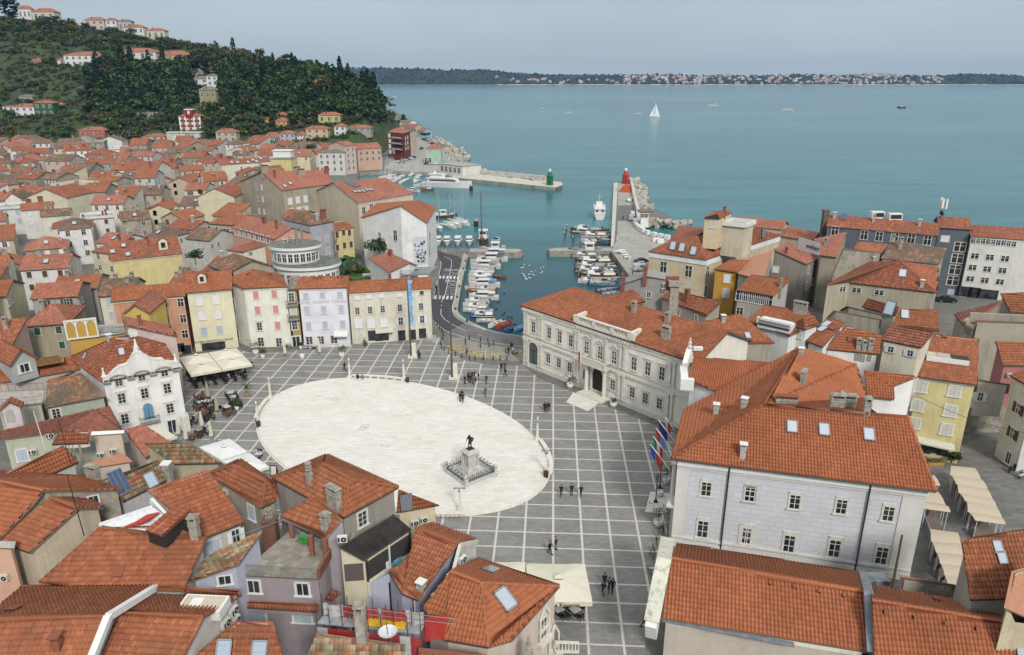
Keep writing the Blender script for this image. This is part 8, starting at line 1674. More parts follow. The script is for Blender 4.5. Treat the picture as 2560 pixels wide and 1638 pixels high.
 R2=[(380,570,772,'cabin','white','white','white cruiser at the top of the mole side boats'),(345,700,812,'cuddy','brown','grey','dark work boat below the white cruiser'),(470,700,838,'cuddy','grey','grey','grey work boat left of the wharf edge'),(450,760,868,'cuddy','grey','beige','beige covered boat in the upper mole side cluster'),(455,640,900,'row','white','grey','small pale boat in the upper mole side cluster'),(470,650,925,'cuddy','beige','beige','beige boat with a yellow patch in the upper cluster'),(590,690,950,'row','brown','brown','dark small boat beside the pontoon'),(475,620,990,'cabin','white','beige','cabin boat across the small jetty'),(320,700,1050,'fish','brown','grey','black netted fishing boat at the jetty corner'),(360,640,1085,'cuddy','grey','beige','fishing boat with white cabin below the jetty'),(440,690,1130,'fish','grey','beige','fishing boat with white wheelhouse and cream cover'),(390,820,1172,'cuddy','brown','beige','dark boat with cream tarpaulin on the mole side'),(400,745,1212,'cuddy','grey','grey','grey boat in the lower mole side cluster'),(385,700,1255,'cuddy','brown','white','brown fishing boat in the lower mole side cluster'),(430,870,1295,'row','grey','brown','grey open boat in the lower mole side cluster'),(440,880,1330,'cuddy','brown','beige','boat with striped cover near the lower pontoon'),(430,700,1372,'cuddy','white','grey','white boxed fishing boat at the lower pontoon')]
 for x0,x1,y,k,c,a,l in R2: boat2('H',(x0,y),(x1,y+random.uniform(-8,8)),k,l,c,a,group=g2)
 cn=['brown','grey','green','beige','blue','wood','white']
 for i in range(26):
  y=790+i*22 if i<8 else 1030+(i-8)*19; x0=rr.uniform(600,640)+max(0,y-1030)*.22+(i%2)*70; c=cn[(i*3)%7]; a=cn[(i*5+2)%7]; boat2('H',(x0,y+rr.uniform(-5,5)),(x0+rr.uniform(110,165),y),rr.choice(['row','cuddy']),('small %s boat, %s trim, %s mole side rows'%(c,a,['upper','lower'][i>7])+(', nearer the wharf' if i%2 else '')+(', at the bottom' if i>21 else ', half way' if i>14 else '')),c,a,group='small boats along the mole quay')
 for x0,x1,y,y2,c,l in ((560,850,1390,1405,'lblue','upper light blue boat near the town hall roof'),(640,920,1488,1458,'blue','strong blue boat with an outboard behind the town hall roof'),(700,935,1520,1500,'lblue','pale blue boat lowest of the mole side boats')): boat2('H',(x1,y2),(x0,y),'row',l,c,'beige',group=g2)
 for x,y,c,l in ((825,1100,'red','small red dinghy hugging the quay wall'),(855,1130,'white','small white dinghy below the red dinghy'),(880,1170,'beige','beige dinghy on the quay wall line'),(925,1235,'red','second small red dinghy farther down the quay'),(960,1320,'white','white and red tender at the foot of the quay')): p=G('H',x,y,SEA); boat('row',p,R(110),l,c,'grey',k=.62,name='dinghy',cat='dinghy')
 for x,y,h,l in ((275,905,2.6,'leftmost row of mooring piles'),(290,860,2.6,'mooring pile in the left row'),(300,820,2.6,'mooring pile with a white cap in the left row'),(370,960,2.6,'mooring pile in front of the black netted boat'),(385,900,2.6,'mooring pile beside the small pale boat'),(680,860,2.4,'pale pile in the upper mole side cluster')):
  p=G('H',x,y,SEA-.3); mb=MB(); mb.tube(p,p+Vt((0,0,h)),.16,.14,7,0); mb.tube(p+Vt((0,0,h)),p+Vt((0,0,h+.3)),.2,.15,7,1); tag(mb.obj('mooring_pile',[pm('brown'),WHITE],None,p),l,'mooring pile')
 for x,y,l in ((1090,1215,'black mooring dolphin off the museum yachts'),(1032,805,'dark mooring dolphin at the bow of the motor yacht')): p=G('G',x,y,SEA-.3); mb=MB(); mb.tube(p,p+Vt((0,0,2.4)),.9,.9,10,0); mb.tube(p+Vt((0,0,2.4)),p+Vt((0,0,3.1)),.9,.5,10,1); tag(mb.obj('mooring_dolphin',[DARK,CEM],None,p),l,'mooring post')
 def sailing(fr,x,y,h,l):
  p=G(fr,x,y,SEA); root=empty('sailing_yacht',p,l,'sailing yacht');
  for nm,me in boat_proto('sail','white','white')[:2]: inst(nm,me,root,(0,0,0),0,(1.5,1.5,1.5))
  mb=MB(); mb.tube(p,p+Vt((0,0,h)),.15,.1,5); mb.obj('mast',pm('white'),root)
  for nm,a,b,c in (('mainsail',(.3,0,1.5),(6.5,.3,1.8),(.3,.1,h)),('jib',(-.3,0,h*.82),(-7,0,1.2),(-1,.6,1.5))):
   mb=MB(); A,B_,C_=[p+Vt(v) for v in (a,b,c)]; mb.face([A,B_,C_]); off=Vt((0,.12,0)); mb.face([C_+off,B_+off,A+off]); mb.obj(nm,plain('sailcloth',(.75,.75,.73),.8),root)
 sailing('C',1340,1100,18,'white yacht under full sail out on the bay')
 for fr,x,y,k,c,l in (('C',1187,1076,1.2,'white','small white motor boat left of the sailing yacht'),('C',535,1066,1.1,'white','small white boat alone in the left part of the bay'),('C',281,1020,.8,'white','tiny white buoy boat far left on the bay'),('C',1889,998,2.2,'white','white cruiser right of the sailing yacht'),('D',186,1038,1.9,'white','white speed boat trailing a wake on the right of the bay'),('D',1253,1015,1.6,'navy','dark boat far right on the bay'),('B',1305,911,1.4,'white','small white boat near the hill end')): boat('cabin',G(fr,x,y,SEA),R(170),l,c,c,k=k)
 mb=MB(); mb.lathe((0,0,.12),[(0,-.12),(.16,-.05),(.2,.03),(.1,.12),(0,.14)],8,0); mb.box((.24,0,.24),(.14,.1,.1)); mb.box((-.3,0,.16),(.26,.12,.04)); gm=mb.mesh('seagull',[WHITE]); rr=random.Random(8)
 for i,(x,y) in enumerate([(rr.uniform(2095,2350),rr.uniform(455,635)) for i in range(24)]): o=bpy.data.objects.new('seagull',gm); COL.objects.link(o); o.location=G('M',x,y,SEA+.05); o.rotation_euler=(0,0,rr.uniform(0,6)); tag(o,'white gull floating on the dark inner basin','gull','gulls on the inner basin')
 for i,(x,y) in enumerate(((1905,785),(1910,1005),(1950,1052),(1990,1055),(1840,885),(1815,960),(1885,1030),(1745,925))): o=tag(MBS(.28,G('M',x,y,SEA+.1),'mooring_buoy',DARK),'small dark mooring buoy behind the inner row of boats','buoy','dark mooring buoys')
def MBS(r,p,nm,m): mb=MB(); mb.lathe(p,[(0,-r)]+[(r*mcos(R(a)),r*msin(R(a))) for a in (-50,0,50)]+[(0,r)],8); return mb.obj(nm,m,None,p)
harbour()
def lighthouse(p,col,lab,k=1.):
 m=plain('lighthouse_'+lab.split()[0],col,.45,0,.08); root=empty('lighthouse',p,lab,'lighthouse'); mb=MB(); mb.lathe(p,[(0,0),(1.75*k,0),(1.6*k,4.1*k),(0,4.1*k)],8); mb.obj('tower',m,root); mb=MB(); mb.lathe(p,[(1.5*k,3.8*k),(2.05*k,4.3*k),(2.05*k,4.5*k),(1.25*k,4.9*k),(.8*k,6.3*k),(0,6.3*k)],8); mb.obj('gallery',m,root)
 mb=MB(); mb.lathe(p,[(.55*k,6.3*k),(.55*k,7.1*k),(.85*k,7.15*k),(.45*k,7.6*k),(0,7.9*k)],10); mb.obj('lantern',WHITE,root); mb=MB(); mb.box(p+Vt((.0,-1.62*k,1.2*k)),(.8*k,.12,1.9*k)); mb.box(p+Vt((0,-1.55*k,3.2*k)),(.6*k,.12,.6*k)); mb.obj('door',DARK,root)
lighthouse(G('G',1922,735,.1),(.01,.16,.06),'green lighthouse at the end of the outer mole'); lighthouse(G('H',966,268,.05),(.42,.045,.03),'red lighthouse at the end of the stone mole',.98)
def rocks():
 mb=MB(); rr=random.Random(2)
 def belt(fr,pts,n,w,s):
  P=[G(fr,*p) for p in pts]
  for i in range(n):
   t=rr.uniform(0,len(P)-1.001); k=int(t); c=P[k].lerp(P[k+1],t-k)+Vt((rr.gauss(0,w),rr.gauss(0,w*.6),rr.uniform(-1.2,.9))); M=Matrix.Rotation(rr.uniform(0,3),3,Vt((rr.random(),rr.random(),1)).normalized()); z=rr.uniform(.6,1.3)*s; mb.box(c,(z*1.4,z,z*.9),0,M,rr.uniform(.5,.8))
 belt('H',[(1060,225),(1120,330),(1140,420),(1170,540)],190,1.7,1.7); belt('H',[(1150,740),(1290,700),(1500,735),(1640,710)],70,1.2,1.5); belt('G',[(960,540),(1040,560),(1120,600)],80,2.2,2.); belt('G',[(1130,605),(1400,640),(1700,672),(1850,690)],90,1.2,1.4); belt('G',[(820,330),(870,350),(890,420),(880,470)],110,3.,2.2); belt('G',[(600,215),(700,260),(800,300)],70,3.,2.)
 tag(mb.obj('breakwater_rocks',rubble((.36,.34,.29),'pale_rock')),kind='stuff')
rocks()
mb=MB(); L=[G('H',*p) for p in ((1030,240),(1075,480),(1108,600),(1112,690))]
for p,q in zip(L,L[1:]): mb.seg(p+Vt((0,0,.9)),q+Vt((0,0,.9)),1.3,1.8)
tag(mb.obj('sea_wall',CONCL,None,L[0]),'pale concrete sea wall between the mole road and the rocks','sea wall')
L=[G('H',*p) for p in ((1068,700),(1082,745),(1118,790),(1180,832),(1250,858),(1330,878),(1400,892),(1475,905))]; k=0
for p,q in zip(L,L[1:]):
 n=max(1,int((q-p).length/2.1))
 for i in range(n):
  c=p.lerp(q,(i+.5)/n); mb=MB(); d=(q-p).normalized(); mb.box(c+Vt((0,0,.75)),(1.95,1.3,1.5),0,Matrix.Rotation(math.atan2(d.y,d.x),3,'Z'),.92); tag(mb.obj('white_block',WHITE,None,c),'white block in the curved row along the beach','block','white blocks along the beach')
for x,y,l in ((1310,925,'left of two white cubes lying beside the curved block row'),(1362,938,'right of two white cubes lying beside the curved block row')): c=G('H',x,y); mb=MB(); mb.box(c+Vt((0,0,.6)),(2.1,1.8,1.2),0,None,.94); mb.box(c+Vt((0,0,1.2)),(1.5,1.2,.1)); tag(mb.obj('white_cube',WHITE,None,c),l,'block')
onet=plain('orange_netting',(.55,.11,.04),.8)
for P,l in ((((908,366),(1036,372),(1040,330),(945,330)),'orange safety fence around the foot of the red lighthouse'),):
 L=[G('H',*p) for p in P]; mb=MB()
 for p,q in zip(L,L[1:]+L[:1]): mb.face([p,q,q+Vt((0,0,1.6)),p+Vt((0,0,1.6))]); mb.seg(p+Vt((0,0,1.6)),q+Vt((0,0,1.6)),.12,.1)
 mb.box(G('H',990,310)+Vt((0,0,.8)),(3,2,1.6),0,None,.6); tag(mb.obj('safety_fence',onet,None,L[0]),l,'fence')
def car_proto(kind):
 k=('car',kind)
 if k in BP: return BP[k]
 t,c=kind.split('_'); m=plain('car_paint_'+c,{'white':(.62,.62,.62),'grey':(.2,.21,.22),'black':(.015,.015,.018),'blue':(.05,.09,.2),'red':(.3,.03,.03),'silver':(.4,.41,.43)}[c],.25,.1,.03,1,.6); r=[]; L_=4.4 if t=='car' else 5.; H=1.45 if t=='car' else 2.
 prof=[(-L_/2,.35),(-L_/2,.85),(-L_/2+.15,.95),(-L_*.30,1.0),(-L_*.18,H-.05),(L_*.16,H),(L_*.33,.98),(L_/2-.1,.82),(L_/2,.6),(L_/2,.35)] if t=='car' else [(-L_/2,.35),(-L_/2,H-.1),(-L_/2+.2,H),(L_*.2,H),(L_*.33,1.2),(L_/2-.1,1.0),(L_/2,.7),(L_/2,.35)]
 mb=MB(); n=len(prof)
 for y,w in ((-1,1),(1,1)):
  f=[(x,y*(.86 if z<1.02 else .72),z) for x,z in prof]; mb.face(f if y<0 else f[::-1])
 for (x0,z0),(x1,z1) in zip(prof,prof[1:]+prof[:1]):
  a,b=(.86 if z0<1.02 else .72),(.86 if z1<1.02 else .72); mb.face([(x0,-a,z0),(x0,a,z0),(x1,b,z1),(x1,-b,z1)])
 r.append(('body',mb.mesh('body',[m]))); mb=MB()
 mb.box((-.05,0,1.17 if t=='car' else 1.5),(L_*.42 if t=='car' else L_*.3,1.6,.3 if t=='car' else .45)); mb.seg((L_*.17,0,H-.06),(L_*.32,0,1.04),1.35,.05) ; r.append(('window',mb.mesh('window',[GLASS])))
 for x in (-L_*.31,L_*.31):
  for y in (-.82,.82): mb=MB(); mb.tube((x,y-.1,.33),(x,y+.1,.33),.33,.33,12,0); mb.tube((x,y-.11,.33),(x,y+.11,.33),.18,.18,8,1); r.append(('wheel',mb.mesh('wheel',[DARK,GREYM])))
 BP[k]=r; return r
def car(p,rz,kind,lab,group=None):
 root=empty('parked_car' if kind[0]=='c' else 'van',p,lab,'car' if kind[0]=='c' else 'van',group,rz)
 for nm,me in car_proto(kind): inst(nm,me,root,(0,0,0))
car(G('H',1150,1165,.02),R(10),'car_black','black car parked at the back on the quay beside the yellow building'); car(G('H',1150,1205,.02),R(10),'car_silver','silver car parked between the black car and the white van'); car(G('H',1155,1255,.02),R(10),'van_white','white van parked on the quay left of the yellow building'); car(G('H',1005,470,.02),R(88),'car_white','white car parked half way along the mole'); car(G('H',1045,640,.02),R(85),'van_white','white van parked against the mole wall'); car(G('H',1030,680,.02),R(80),'van_silver','second van parked nearer on the mole'); car(G('J',1470,1245,.02),R(-12),'car_black','black car parked under the slate blue stair tower')
for i,(x,y) in enumerate(((1345,1528),(1372,1522),(1400,1512),(1428,1505),(1450,1495),(1475,1485))): car(G('B',x,y,.02),R(15),['car_white','car_grey','car_silver','car_blue','car_white','car_black'][i],['first','second','third','fourth','fifth','last'][i]+' car from the left in the row under the dark red block')
car(G('B',1556,1402,.02),R(80),'car_black','black car driving on the coast road')
for i in range(4): car(G('G',[535,580,635,245][i],[505,505,505,490][i],.02),R(20),['car_black','car_silver','car_white','car_grey'][i],['black car in front of the mint green office','silver car in front of the mint green office','white car right of the silver one at the green office','grey car parked by the marina square'][i])
for i in range(14): f=i/13; car(G('B',1560+f*170,1305+f*85,.02),R(-30),['car_white','car_grey','car_black','car_blue','car_silver','car_red'][i%6],'small car parked in the crowded coast car park','cars in the coast car park')
def far_houses():
 rr=random.Random(12); mb=MB(); mats=[]
 for c in ((.46,.44,.41),(.42,.38,.34),(.5,.48,.46),(.32,.28,.25)): mats.append(plain('far_wall%.2f'%c[0],c))
 for c in ((.35,.2,.14),(.3,.16,.11),(.5,.48,.45)): mats.append(plain('far_roof%.2f'%c[0],c))
 k=0
 while k<330:
  px=rr.choice([rr.uniform(1230,1560),rr.uniform(1560,1770),rr.uniform(1560,1770),rr.uniform(1740,2250),rr.uniform(1740,2250),rr.uniform(2050,2370)]); dens=1 if px>1560 else .35
  if rr.random()>dens: continue
  t=rr.betavariate(1.3,1.6) if px>1550 else rr.uniform(.02,.35); p=fpoint(px,min(.97,t*.9+.02)); s=rr.uniform(7,13); w=s*rr.uniform(.5,.95); d=s*.4; h=rr.uniform(6,11); z=p.z-1; m=rr.randint(0,3); r=4+rr.randint(0,2); k+=1
  mb.box((p.x,p.y,z+h/2),(2*w,2*d,h),m); P=[Vt((p.x+a*w*1.1,p.y+b*d*1.1,z+h)) for a,b in ((-1,-1),(1,-1),(1,1),(-1,1))]; r0,r1=Vt((p.x-w*.6,p.y,z+h*1.4)),Vt((p.x+w*.6,p.y,z+h*1.4)); mb.face([P[0],P[1],r1,r0],r); mb.face([P[1],P[2],r1],r); mb.face([P[2],P[3],r0,r1],r); mb.face([P[3],P[0],r0],r)
 tag(mb.obj('far_town_houses',mats),kind='stuff')
 p=fpoint(2190,.95); mb=MB(); mb.box(p+Vt((0,0,5)),(150,30,12)); mb.box(p+Vt((-10,0,12)),(110,25,3)); tag(mb.obj('hotel_building',plain('far_hotel',(.35,.37,.37)),None,p),'long flat grey block on the skyline of the far shore','building')
 p=fpoint(1086,.9); mb=MB(); mb.tube(p,p+Vt((0,0,42)),1.2,.5,5); tag(mb.obj('radio_mast',GREYM,None,p),'thin radio mast on the wooded ridge across the bay','mast')
 mb=MB();
 for i in range(2600):
  px=rr.uniform(860,2620); t=rr.uniform(.05,1.02); p=fpoint(px,t); r=rr.uniform(3,8)*(1 if t>.9 else .8)
  if px<1240 and rr.random()<.2: r*=1.4
  mb.box((p.x,p.y,p.z+r*.4),(r*2,r*1.6,r*1.6),0,None,.45)
 tag(mb.obj('far_wood',[plain('far_trees',(.022,.032,.024),.95,0,.4,.02)]),kind='stuff')
far_houses()
def statue():
 c=G('T',1252,1275,.2); root=empty('statue_monument',c,'bronze statue of a man with a violin bow on a carved grey stone pedestal','monument'); st=plain('grey_monument_stone',(.50,.49,.46),.85,0,.2,2); br=plain('dark_bronze',(.035,.04,.032),.45,.4,.3,3); M=Matrix.Rotation(R(38),3,'Z')
 mb=MB(); mb.box(c+Vt((0,0,.0)),(5.3,5.3,.3),0,M); mb.obj('plinth',plain('plinth_floor',(.45,.45,.45),.9),root)
 mb=MB(); z=.15
 for w,h,tp in ((2.8,.4,1),(2.4,.35,.95),(2.05,.45,.85),(1.35,1.7,.92),(1.75,.2,1),(1.95,.18,1),(1.5,.25,.8)): mb.box(c+Vt((0,0,z+h/2)),(w,w,h),0,M,tp); z+=h
 for s in range(4): v=M@Vt((.72*(1 if s in (0,3) else -1),.72*(1 if s<2 else -1),0)); mb.box(c+v+Vt((0,0,1.9)),(.32,.32,1.6),0,M,.7); mb.lathe(c+v+Vt((0,0,2.7)),[(0,-.15),(.2,-.1),(.22,.08),(0,.18)],8)
 mb.obj('pedestal',st,root); t=c+Vt((0,0,z)); J=dict(pel=(0,0,1.05),chest=(0,-.05,1.5),neck=(0,-.08,1.7),head=(0,-.14,1.84),top=(0,-.18,2.02),ls=(-.22,-.04,1.62),rs=(.22,-.04,1.62),le=(-.32,-.06,1.32),re=(.31,.06,1.33),lw=(-.32,-.3,1.12),rw=(.26,-.08,1.12),lh=(-.1,0,1.0),rh=(.1,0,1.0),lk=(-.13,-.12,.56),rk=(.12,.02,.55),la=(-.14,-.1,.1),ra=(.14,.12,.1),lt=(-.16,-.32,.05),rt=(.16,-.05,.05)); nm=['pel','chest','neck','head','top','ls','le','lw','rs','re','rw','lh','lk','la','lt','rh','rk','ra','rt']; rad=[.16,.19,.07,.115,.09,.09,.07,.045,.09,.07,.045,.12,.085,.06,.05,.12,.085,.06,.05]
 me=skin_mesh('figure',[(J[n],r) for n,r in zip(nm,rad)],[(0,1),(1,2),(2,3),(3,4),(1,5),(5,6),(6,7),(1,8),(8,9),(9,10),(0,11),(11,12),(12,13),(13,14),(0,15),(15,16),(16,17),(17,18)],br); o=inst('figure',me,root,t-c,R(-25),(1.12,1.12,1.12))
 me=skin_mesh('tailcoat',[((0,.04,1.0),.2),((0,0,1.5),.22),((0,.16,.62),.2),((-.24,-.02,1.55),.1),((.24,-.02,1.55),.1)],[(0,1),(0,2),(1,3),(1,4)],br); inst('tailcoat',me,root,t-c,R(-25),(1.12,1.12,1.12))
 mb=MB(); mb.tube(t+Vt((-.45,-.25,1.25)),t+Vt((-.85,-.5,.3)),.02,.015,4); mb.obj('violin_bow',br,root); mb=MB(); mb.box(t+Vt((.36,.1,1.35)),(.2,.12,.5),0,Matrix.Rotation(.3,3,'Y')); mb.box(t+Vt((.33,.08,1.7)),(.05,.05,.3)); mb.obj('violin',br,root); mb=MB(); mb.box(t+Vt((0,0,.02)),(.9,.8,.12),0,M); mb.obj('bronze_base',br,root)
 C4=[c+M@Vt((a*2.45,b*2.45,.15)) for a,b in ((-1,-1),(1,-1),(1,1),(-1,1))]
 for v in C4: mb=MB(); mb.box(v+Vt((0,0,.45)),(.5,.5,.9),0,M,.85); mb.lathe(v+Vt((0,0,.9)),[(.1,0),(.27,.15),(.3,.35),(.15,.5),(0,.5)],8); mb.obj('corner_post',st,root)
 for i in range(4):
  p,q=C4[i],C4[(i+1)%4]; mb=MB(); mb.seg(p+Vt((0,0,.1)),q+Vt((0,0,.1)),.4,.2,1); mb.seg(p+Vt((0,0,.35)),q+Vt((0,0,.35)),.06,.06); mb.seg(p+Vt((0,0,.55)),q+Vt((0,0,.55)),.06,.06)
  for k in range(1,14):
   v=p.lerp(q,k/14); h=1.15 if k%2 else .9; mb.tube(v,v+Vt((0,0,h)),.035,.02,4); mb.box(v+Vt((0,0,h)),(.14,.14,.2),0,None,.1)
   if k%2==0: mb.seg(v+Vt((-.12,0,.8)),v+Vt((.12,0,.8)),.04,.04)
  mb.obj('fence',[DARK,st],root)
statue()
LAMPS=[('S',1972,398,'white lamp pillar at the top of the white oval near the striding person'),('S',1075,632,'white lamp pillar at the upper left of the white oval'),('S',935,918,'white lamp pillar at the far left of the white oval'),('T',500,232,'white lamp pillar at the top right of the curved bench'),('T',2008,925,'white lamp pillar on the right rim of the white oval'),('T',2112,1290,'white lamp pillar at the lower right rim of the white oval'),('Y',1437,232,'white cross armed lamp pillar at the near rim of the white oval')]
for fr,x,y,l in LAMPS:
 p=G(fr,x,y,.0); root=empty('lamp_pillar',p,l,'lamp post','white lamp pillars around the oval'); mb=MB(); mb.box(p+Vt((0,0,.35)),(.75,.75,.7),0,None,.8); mb.box(p+Vt((0,0,2.1)),(.36,.36,2.9),0,None,.55); mb.obj('pillar',STONEW,root); mb=MB(); mb.box(p+Vt((0,0,3.6)),(1.3,.16,.08)); mb.box(p+Vt((0,0,3.6)),(.16,1.3,.08))
 for a in (-.6,.6): mb.lathe(p+Vt((a,0,3.6)),[(0,.06),(.16,.04),(.18,-.08),(0,-.1)],8); mb.lathe(p+Vt((0,a,3.6)),[(0,.06),(.16,.04),(.18,-.08),(0,-.1)],8)
 mb.obj('lamp_head',GREYM,root); mb=MB(); mb.lathe(p+Vt((0,0,3.6)),[(.1,0),(.14,.25),(.02,.6),(0,.62)],8); mb.obj('finial',WHITE,root)
def ang(fr,x,y): v=G(fr,x,y)-OC; a=v.x*mcos(OR)+v.y*msin(OR); b=-v.x*msin(OR)+v.y*mcos(OR); return math.degrees(math.atan2(b/OB,a/OA))
def bench(fr0,p0,fr1,p1,l):
 a,b=ang(fr0,*p0),ang(fr1,*p1)
 if a-b>180: b+=360
 if b-a>180: a+=360
 a,b=min(a,b),max(a,b); P=oval(1.012,26,a,b); mb=MB()
 for p,q in zip(P,P[1:]): mb.seg(p+Vt((0,0,.52)),q+Vt((0,0,.52)),.62,.16)
 for i,p in enumerate(P):
  if i%4==0: mb.box(p+Vt((0,0,.3)),(.5,.5,.36))
 tag(mb.obj('curved_bench',STONEW,None,P[0]),l,'bench','curved stone benches around the oval')
bench('S',(1990,390),'T',(480,240),'long curved stone bench along the top rim of the white oval'); bench('S',(1090,620),'S',(945,870),'curved stone bench on the left rim of the white oval'); bench('T',(2000,930),'T',(2125,1290),'curved stone bench on the right rim of the white oval'); bench('Y',(1190,240),'Y',(1460,240),'curved stone bench on the near rim of the white oval')
for fr,x,y,l in (('T',538,262,'black litter bin right of the top bench'),('S',936,945,'brown litter bin at the left lamp pillar'),('T',2105,1335,'dark litter bin at the lower right lamp pillar')): p=G(fr,x,y); mb=MB(); mb.lathe(p,[(0,0),(.32,0),(.36,1.),(.3,1.05),(0,1.0)],12); tag(mb.obj('litter_bin',plain('bin_brown',(.05,.035,.028),.6),None,p),l,'litter bin')
for fr,x,y,h,l,c,fz,bl in (('M',852,1512,16.5,'tall brown flagpole with a long blue banner on a stone base, before the beige house',(.20,.42,.66),9.,1),('T',1045,215,17,'tall brown flagpole with a furled violet flag, at the top right of the oval',(.10,.07,.16),7.,1)):
 p=G(fr,x,y); root=empty('flagpole',p,l,'flagpole'); mb=MB(); mb.tube(p,p+Vt((-.1,0,h)),.22,.09,9,0); mb.obj('pole',plain('brown_pole',(.12,.085,.06),.6),root); mb=MB(); mb.box(p+Vt((.5,.3,1.4)),(1.0,.8,2.8),0,None,.9); mb.box(p+Vt((.3,.2,.2)),(1.8,1.4,.4)); mb.obj('base',STONEW,root); mb=MB(); n=14; w=1.1 if bl and c[2]>.3 else .3; top=p+Vt((-.1,0,h-.8))
 for i in range(n):
  a,b=top-Vt((0,0,fz*i/n)),top-Vt((0,0,fz*(i+1)/n)); f=lambda k:Vt((w*(1-.35*abs(msin(k*1.1))),-.35*msin(k*.9),-.25)); mb.face([a,a+f(i),b+f(i+1),b]); mb.face([b+Vt((0,.03,0)),b+f(i+1)+Vt((0,.03,0)),a+f(i)+Vt((0,.03,0)),a+Vt((0,.03,0))])
 mb.obj('flag',plain('flag_'+l.split()[5],c,.8,0,.25,2),root)
for (x0,y0,x1,y1,z0,z1,cs,l) in ((1245,975,1020,680,8.5,10.5,[(.05,.1,.4),(.5,.04,.04)],'nearest slanting flag in blue and red on the palace front'),(1255,850,1055,595,8.5,10.5,[(.02,.22,.08),(.6,.6,.6),(.45,.03,.03)],'slanting green white and red flag on the palace front'),(1270,740,1085,500,8.5,10.5,[(.45,.03,.03),(.10,.22,.6)],'slanting red and light blue flag on the palace front'),(1300,650,1115,410,8.5,10.5,[(.015,.03,.16)],'slanting dark blue flag on the palace front'),(1300,530,1190,375,8.5,10.2,[(.5,.5,.5),(.45,.03,.03)],'farthest slanting flag in white and red on the palace front')):
 a,b=G('U',x0,y0,z0),G('U',x1,y1,z1); root=empty('slanted_flag',a,l,'flag'); mb=MB(); mb.tube(a,b,.05,.04,6); mb.obj('pole',WHITE,root); mb=MB(); n=len(cs); d=(a-b)*.55;
 for i in range(n):
  p,q=b+d*(i/n),b+d*((i+1)/n); dr=Vt((.1,0,-1.7-.2*i)); mb.face([p,q,q+dr,p+dr+Vt((.15,.1,.2))],i); mb.face([p+dr+Vt((.15,.13,.2)),q+dr+Vt((0,.03,0)),q+Vt((0,.03,0)),p+Vt((0,.03,0))],i)
 mb.obj('cloth',[plain('flag%.2f%.2f'%(c[0],c[1]),c,.8) for c in cs],root)
mb=MB(); z_=.012
for x,y,o in ((225,480,0),(335,640,0),(1020,410,0),(1180,1000,0),(2450,590,0),(980,1000,0),(1860,1320,0),(60,760,1),(35,790,1),(285,985,1),(1500,1325,1),(140,640,2),(1420,330,2)):
 p=G('UUUUUUUTTTTTT'[0] if not o else 'T' if o==1 else 'S',x,y) if o<2 else G('S',x*12.8 if x<500 else x,y); M=Matrix.Rotation(R(-3),3,'Z'); z_=.012 if not o else .205
 for a,b,w,d in ((-.5,0,.05,.7),(.5,0,.05,.7),(0,-.35,1.,.05),(0,.35,1.,.05)): mb.box(p+M@Vt((a,b,z_)),(w,d,.006),0,M)
tag(mb.obj('cover_frames',plain('cover_metal',(.09,.085,.08))),kind='structure')
h=THP(THA-2.6,1.6,6.8); mb=MB(); mb.tube(h,h+Vt((-.6,-.8,1.2)),.04,.03,5,0)
for i in range(3): p=h+Vt((-.6,-.8,1.2))-Vt((0,0,.1))+Vt((.13*i,.1*i,0)); mb.face([p,p+Vt((.2,.1,0)),p+Vt((.25,.1,-2.2)),p+Vt((.05,0,-2.2))],1+i%3); mb.face([p+Vt((.05,.03,-2.2)),p+Vt((.25,.13,-2.2)),p+Vt((.2,.13,0)),p+Vt((0,.03,0))],1+i%3)
tag(mb.obj('national_flags',[WHITE,plain('flagr',(.42,.03,.03)),plain('flagb',(.03,.06,.3)),WHITE],None,h),'red and blue flags hanging at the town hall balcony','flag')
CANV=plain('ivory_canvas',(.66,.62,.50),.8,0,.04); CANW=plain('white_canvas',(.72,.72,.70),.8,0,.04)
def canopy(q,m,lab,rise=.9,zv=.35,legs=True,name='canopy',group=None,pole=True):
 c=sum(q,Vt((0,0,0)))/4; root=empty(name,(c.x,c.y,0),lab,'canopy',group); ap=c+Vt((0,0,rise)); mb=MB(); k=.22
 for i in range(4):
  a,b=q[i],q[(i+1)%4]; a1,b1=a.lerp(ap,.86),b.lerp(ap,.86); n=6
  for j in range(n):
   f0,f1=j/n,(j+1)/n; w0,w1=.04*(j%2),.04*((j+1)%2); mb.face([a.lerp(b,f0)+Vt((0,0,w0)),a.lerp(b,f1)+Vt((0,0,w1)),a1.lerp(b1,f1)+Vt((0,0,w1*.3)),a1.lerp(b1,f0)+Vt((0,0,w0*.3))])
  mb.face([a,b,b-Vt((0,0,zv)),a-Vt((0,0,zv))]); a2,b2=a1+Vt((0,0,.12)),b1+Vt((0,0,.12)); mb.face([a2,b2,ap+Vt((0,0,.25))])
 mb.obj('fabric',m,root); mb=MB(); mb.tube((c.x,c.y,0),ap+Vt((0,0,.35)),.06,.05,8); mb.obj('pole',GREYM,root); return root
P=[G('L',x,y,3.) for x,y in ((30,1330),(685,1222),(868,1412),(165,1535))]; n0=['rear left','rear right','front left','front right']
def sub(P,u,v): return P[0].lerp(P[1],u).lerp(P[3].lerp(P[2],u),v)
for j in range(2):
 for i in range(2): canopy([sub(P,i/2+.005,j/2+.005),sub(P,i/2+.495,j/2+.005),sub(P,i/2+.495,j/2+.495),sub(P,i/2+.005,j/2+.495)],CANV,n0[j*2+i]+' of the four big ivory cafe canopies in front of the yellow bank house',group='four big ivory canopies')
canopy([G('S',*p,3.) for p in ((262,1170),(605,1072),(808,1220),(515,1318))],CANW,'left white canopy at the lower left of the square',.5); canopy([G('S',*p,3.) for p in ((525,1330),(835,1238),(1052,1388),(760,1490))],CANW,'right white canopy beside the black framed sign board',.5)
